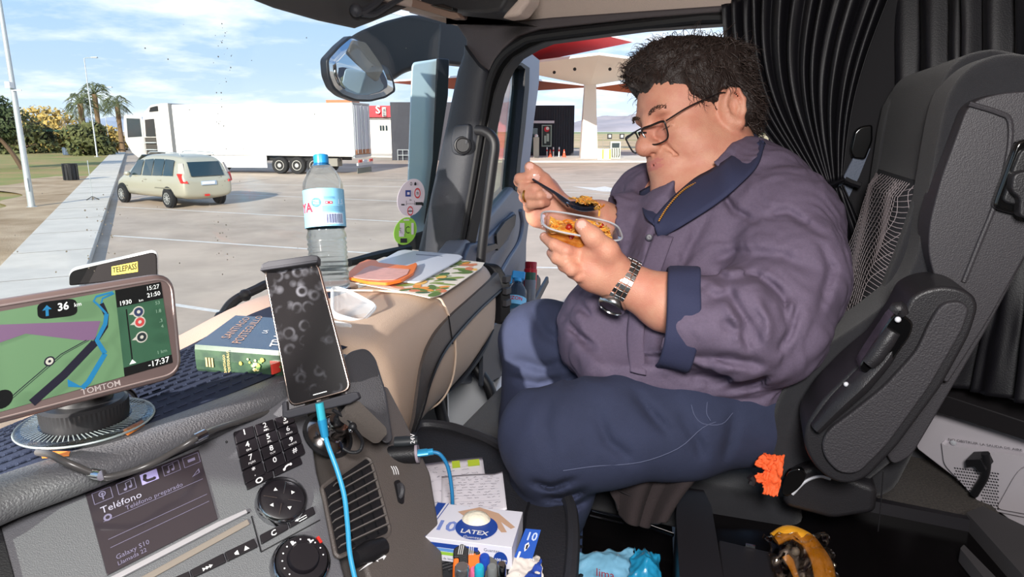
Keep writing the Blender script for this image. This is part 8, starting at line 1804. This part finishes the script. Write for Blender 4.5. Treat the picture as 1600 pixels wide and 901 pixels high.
# orange glove on the seat base
og = thing('orange_glove', at(1200, 750, 1.0), 'crumpled bright orange fabric glove tucked beside the seat cushion', 'glove'); OGM = mat('glove_orange', (240, 98, 48), .7, bump=.4, bscale=500)
crumple('glove_palm', ((1192, 772, .93), (1216, 774, .93), (1226, 712, .97), (1196, 712, .97)), 26, 34, .003, OGM, og, 60, 4, .06, th=.004)
crumple('glove_cuff', ((1180, 722, .955), (1200, 738, .95), (1212, 712, .965), (1196, 705, .97)), 20, 20, .003, OGM, og, 70, 5, .08, th=.004)
crumple('glove_thumb', ((1174, 752, .945), (1198, 752, .94), (1204, 738, .95), (1184, 738, .95)), 16, 14, .002, OGM, og, 70, 9, .06, th=.004)
q = MB(); q.tube([at(1172, 744, .94), at(1176, 750, .94), at(1174, 757, .94)], .005, mat('tag_dark'), 8); q.build('dark_trim', og)
# jacket hanging from the seat
JK = mat('jacket_brown', (44, 36, 37), .95, bump=.4, bscale=500); jk = thing('jacket', at(1020, 800, 1.0), 'dark brown jacket hanging off the front of the seat cushion', 'jacket')
def jf(u, v):
    a = LP(944+142*u, 730+6*math.sin(u*3), 1.03-.02*u); lo = 800+26*math.sin(min(1, u*1.25)*math.pi*.62)-30*max(0, u-.6)/.4; b = LP(965+85*u, lo, 1.02-.02*u); p = a*(1-v)+b*v; p[2] += .010*math.sin(u*11+v*2)+.006*math.sin(u*23+v*5+1); return Vector(l2w(p))
q = MB(); q.grid(jf, 50, 30, JK); jo = q.build('jacket_cloth', jk, sharp=180); md = jo.modifiers.new('solid', 'SOLIDIFY'); md.thickness = .006
q = MB(); q.tube([jf(.08, .45)+(EYE-jf(.1, .45)).normalized()*.004]+[jf(u, .45+.35*max(0, u-.4))+(EYE-jf(u, .5)).normalized()*.004 for u in (.3, .5, .7, .85)], .0015, mat('jacket_seam', (34, 28, 30), .9), 6, 5); q.build('pocket_seam', jk)
# yellow snack in clear film in the drawer
yb = thing('snack_packet', onz(1250, 880, 1.9), 'yellow and black snack wrapped in clear crinkled film in the open drawer', 'packet')
YM = mat('snack_yellow', (226, 158, 40), .45, bump=.5, bscale=150); FLM = glass_mat('clear_film', (240, 232, 220), .10, .96)
q = MB(); q.tube([at(1210, 842, 0.970), at(1232, 832, 0.970), at(1258, 842, 0.960), at(1272, 858, 0.950), at(1284, 880, 0.930), at(1290, 912, 0.910)], [.012, .014, .015, .016, .017, .016], YM, 14, 6, flat=.6); q.tube([at(1232, 868, 0.950), at(1240, 884, 0.940), at(1250, 910, 0.920)], [.010, .008, .006], YM, 12, 5, flat=.6); q.build('yellow_snack', yb)
q = MB(); q.tube([at(1232, 848, 0.955), at(1242, 858, 0.950), at(1252, 872, 0.940), at(1258, 892, 0.925), at(1262, 910, 0.915)], [.012, .015, .013, .012, .01], mat('snack_black', (24, 24, 32), .4, bump=.5, bscale=200), 12, 5, flat=.6); q.ball(at(1243, 861, 0.935), .006, mat('snack_white', (150, 156, 170), .4), 8); q.build('black_label', yb)
crumple('clear_film', ((1215, 930, .88), (1312, 912, .90), (1290, 836, .94), (1194, 834, .955)), 26, 24, .004, FLM, yb, 50, 7, .10, dome=.016)
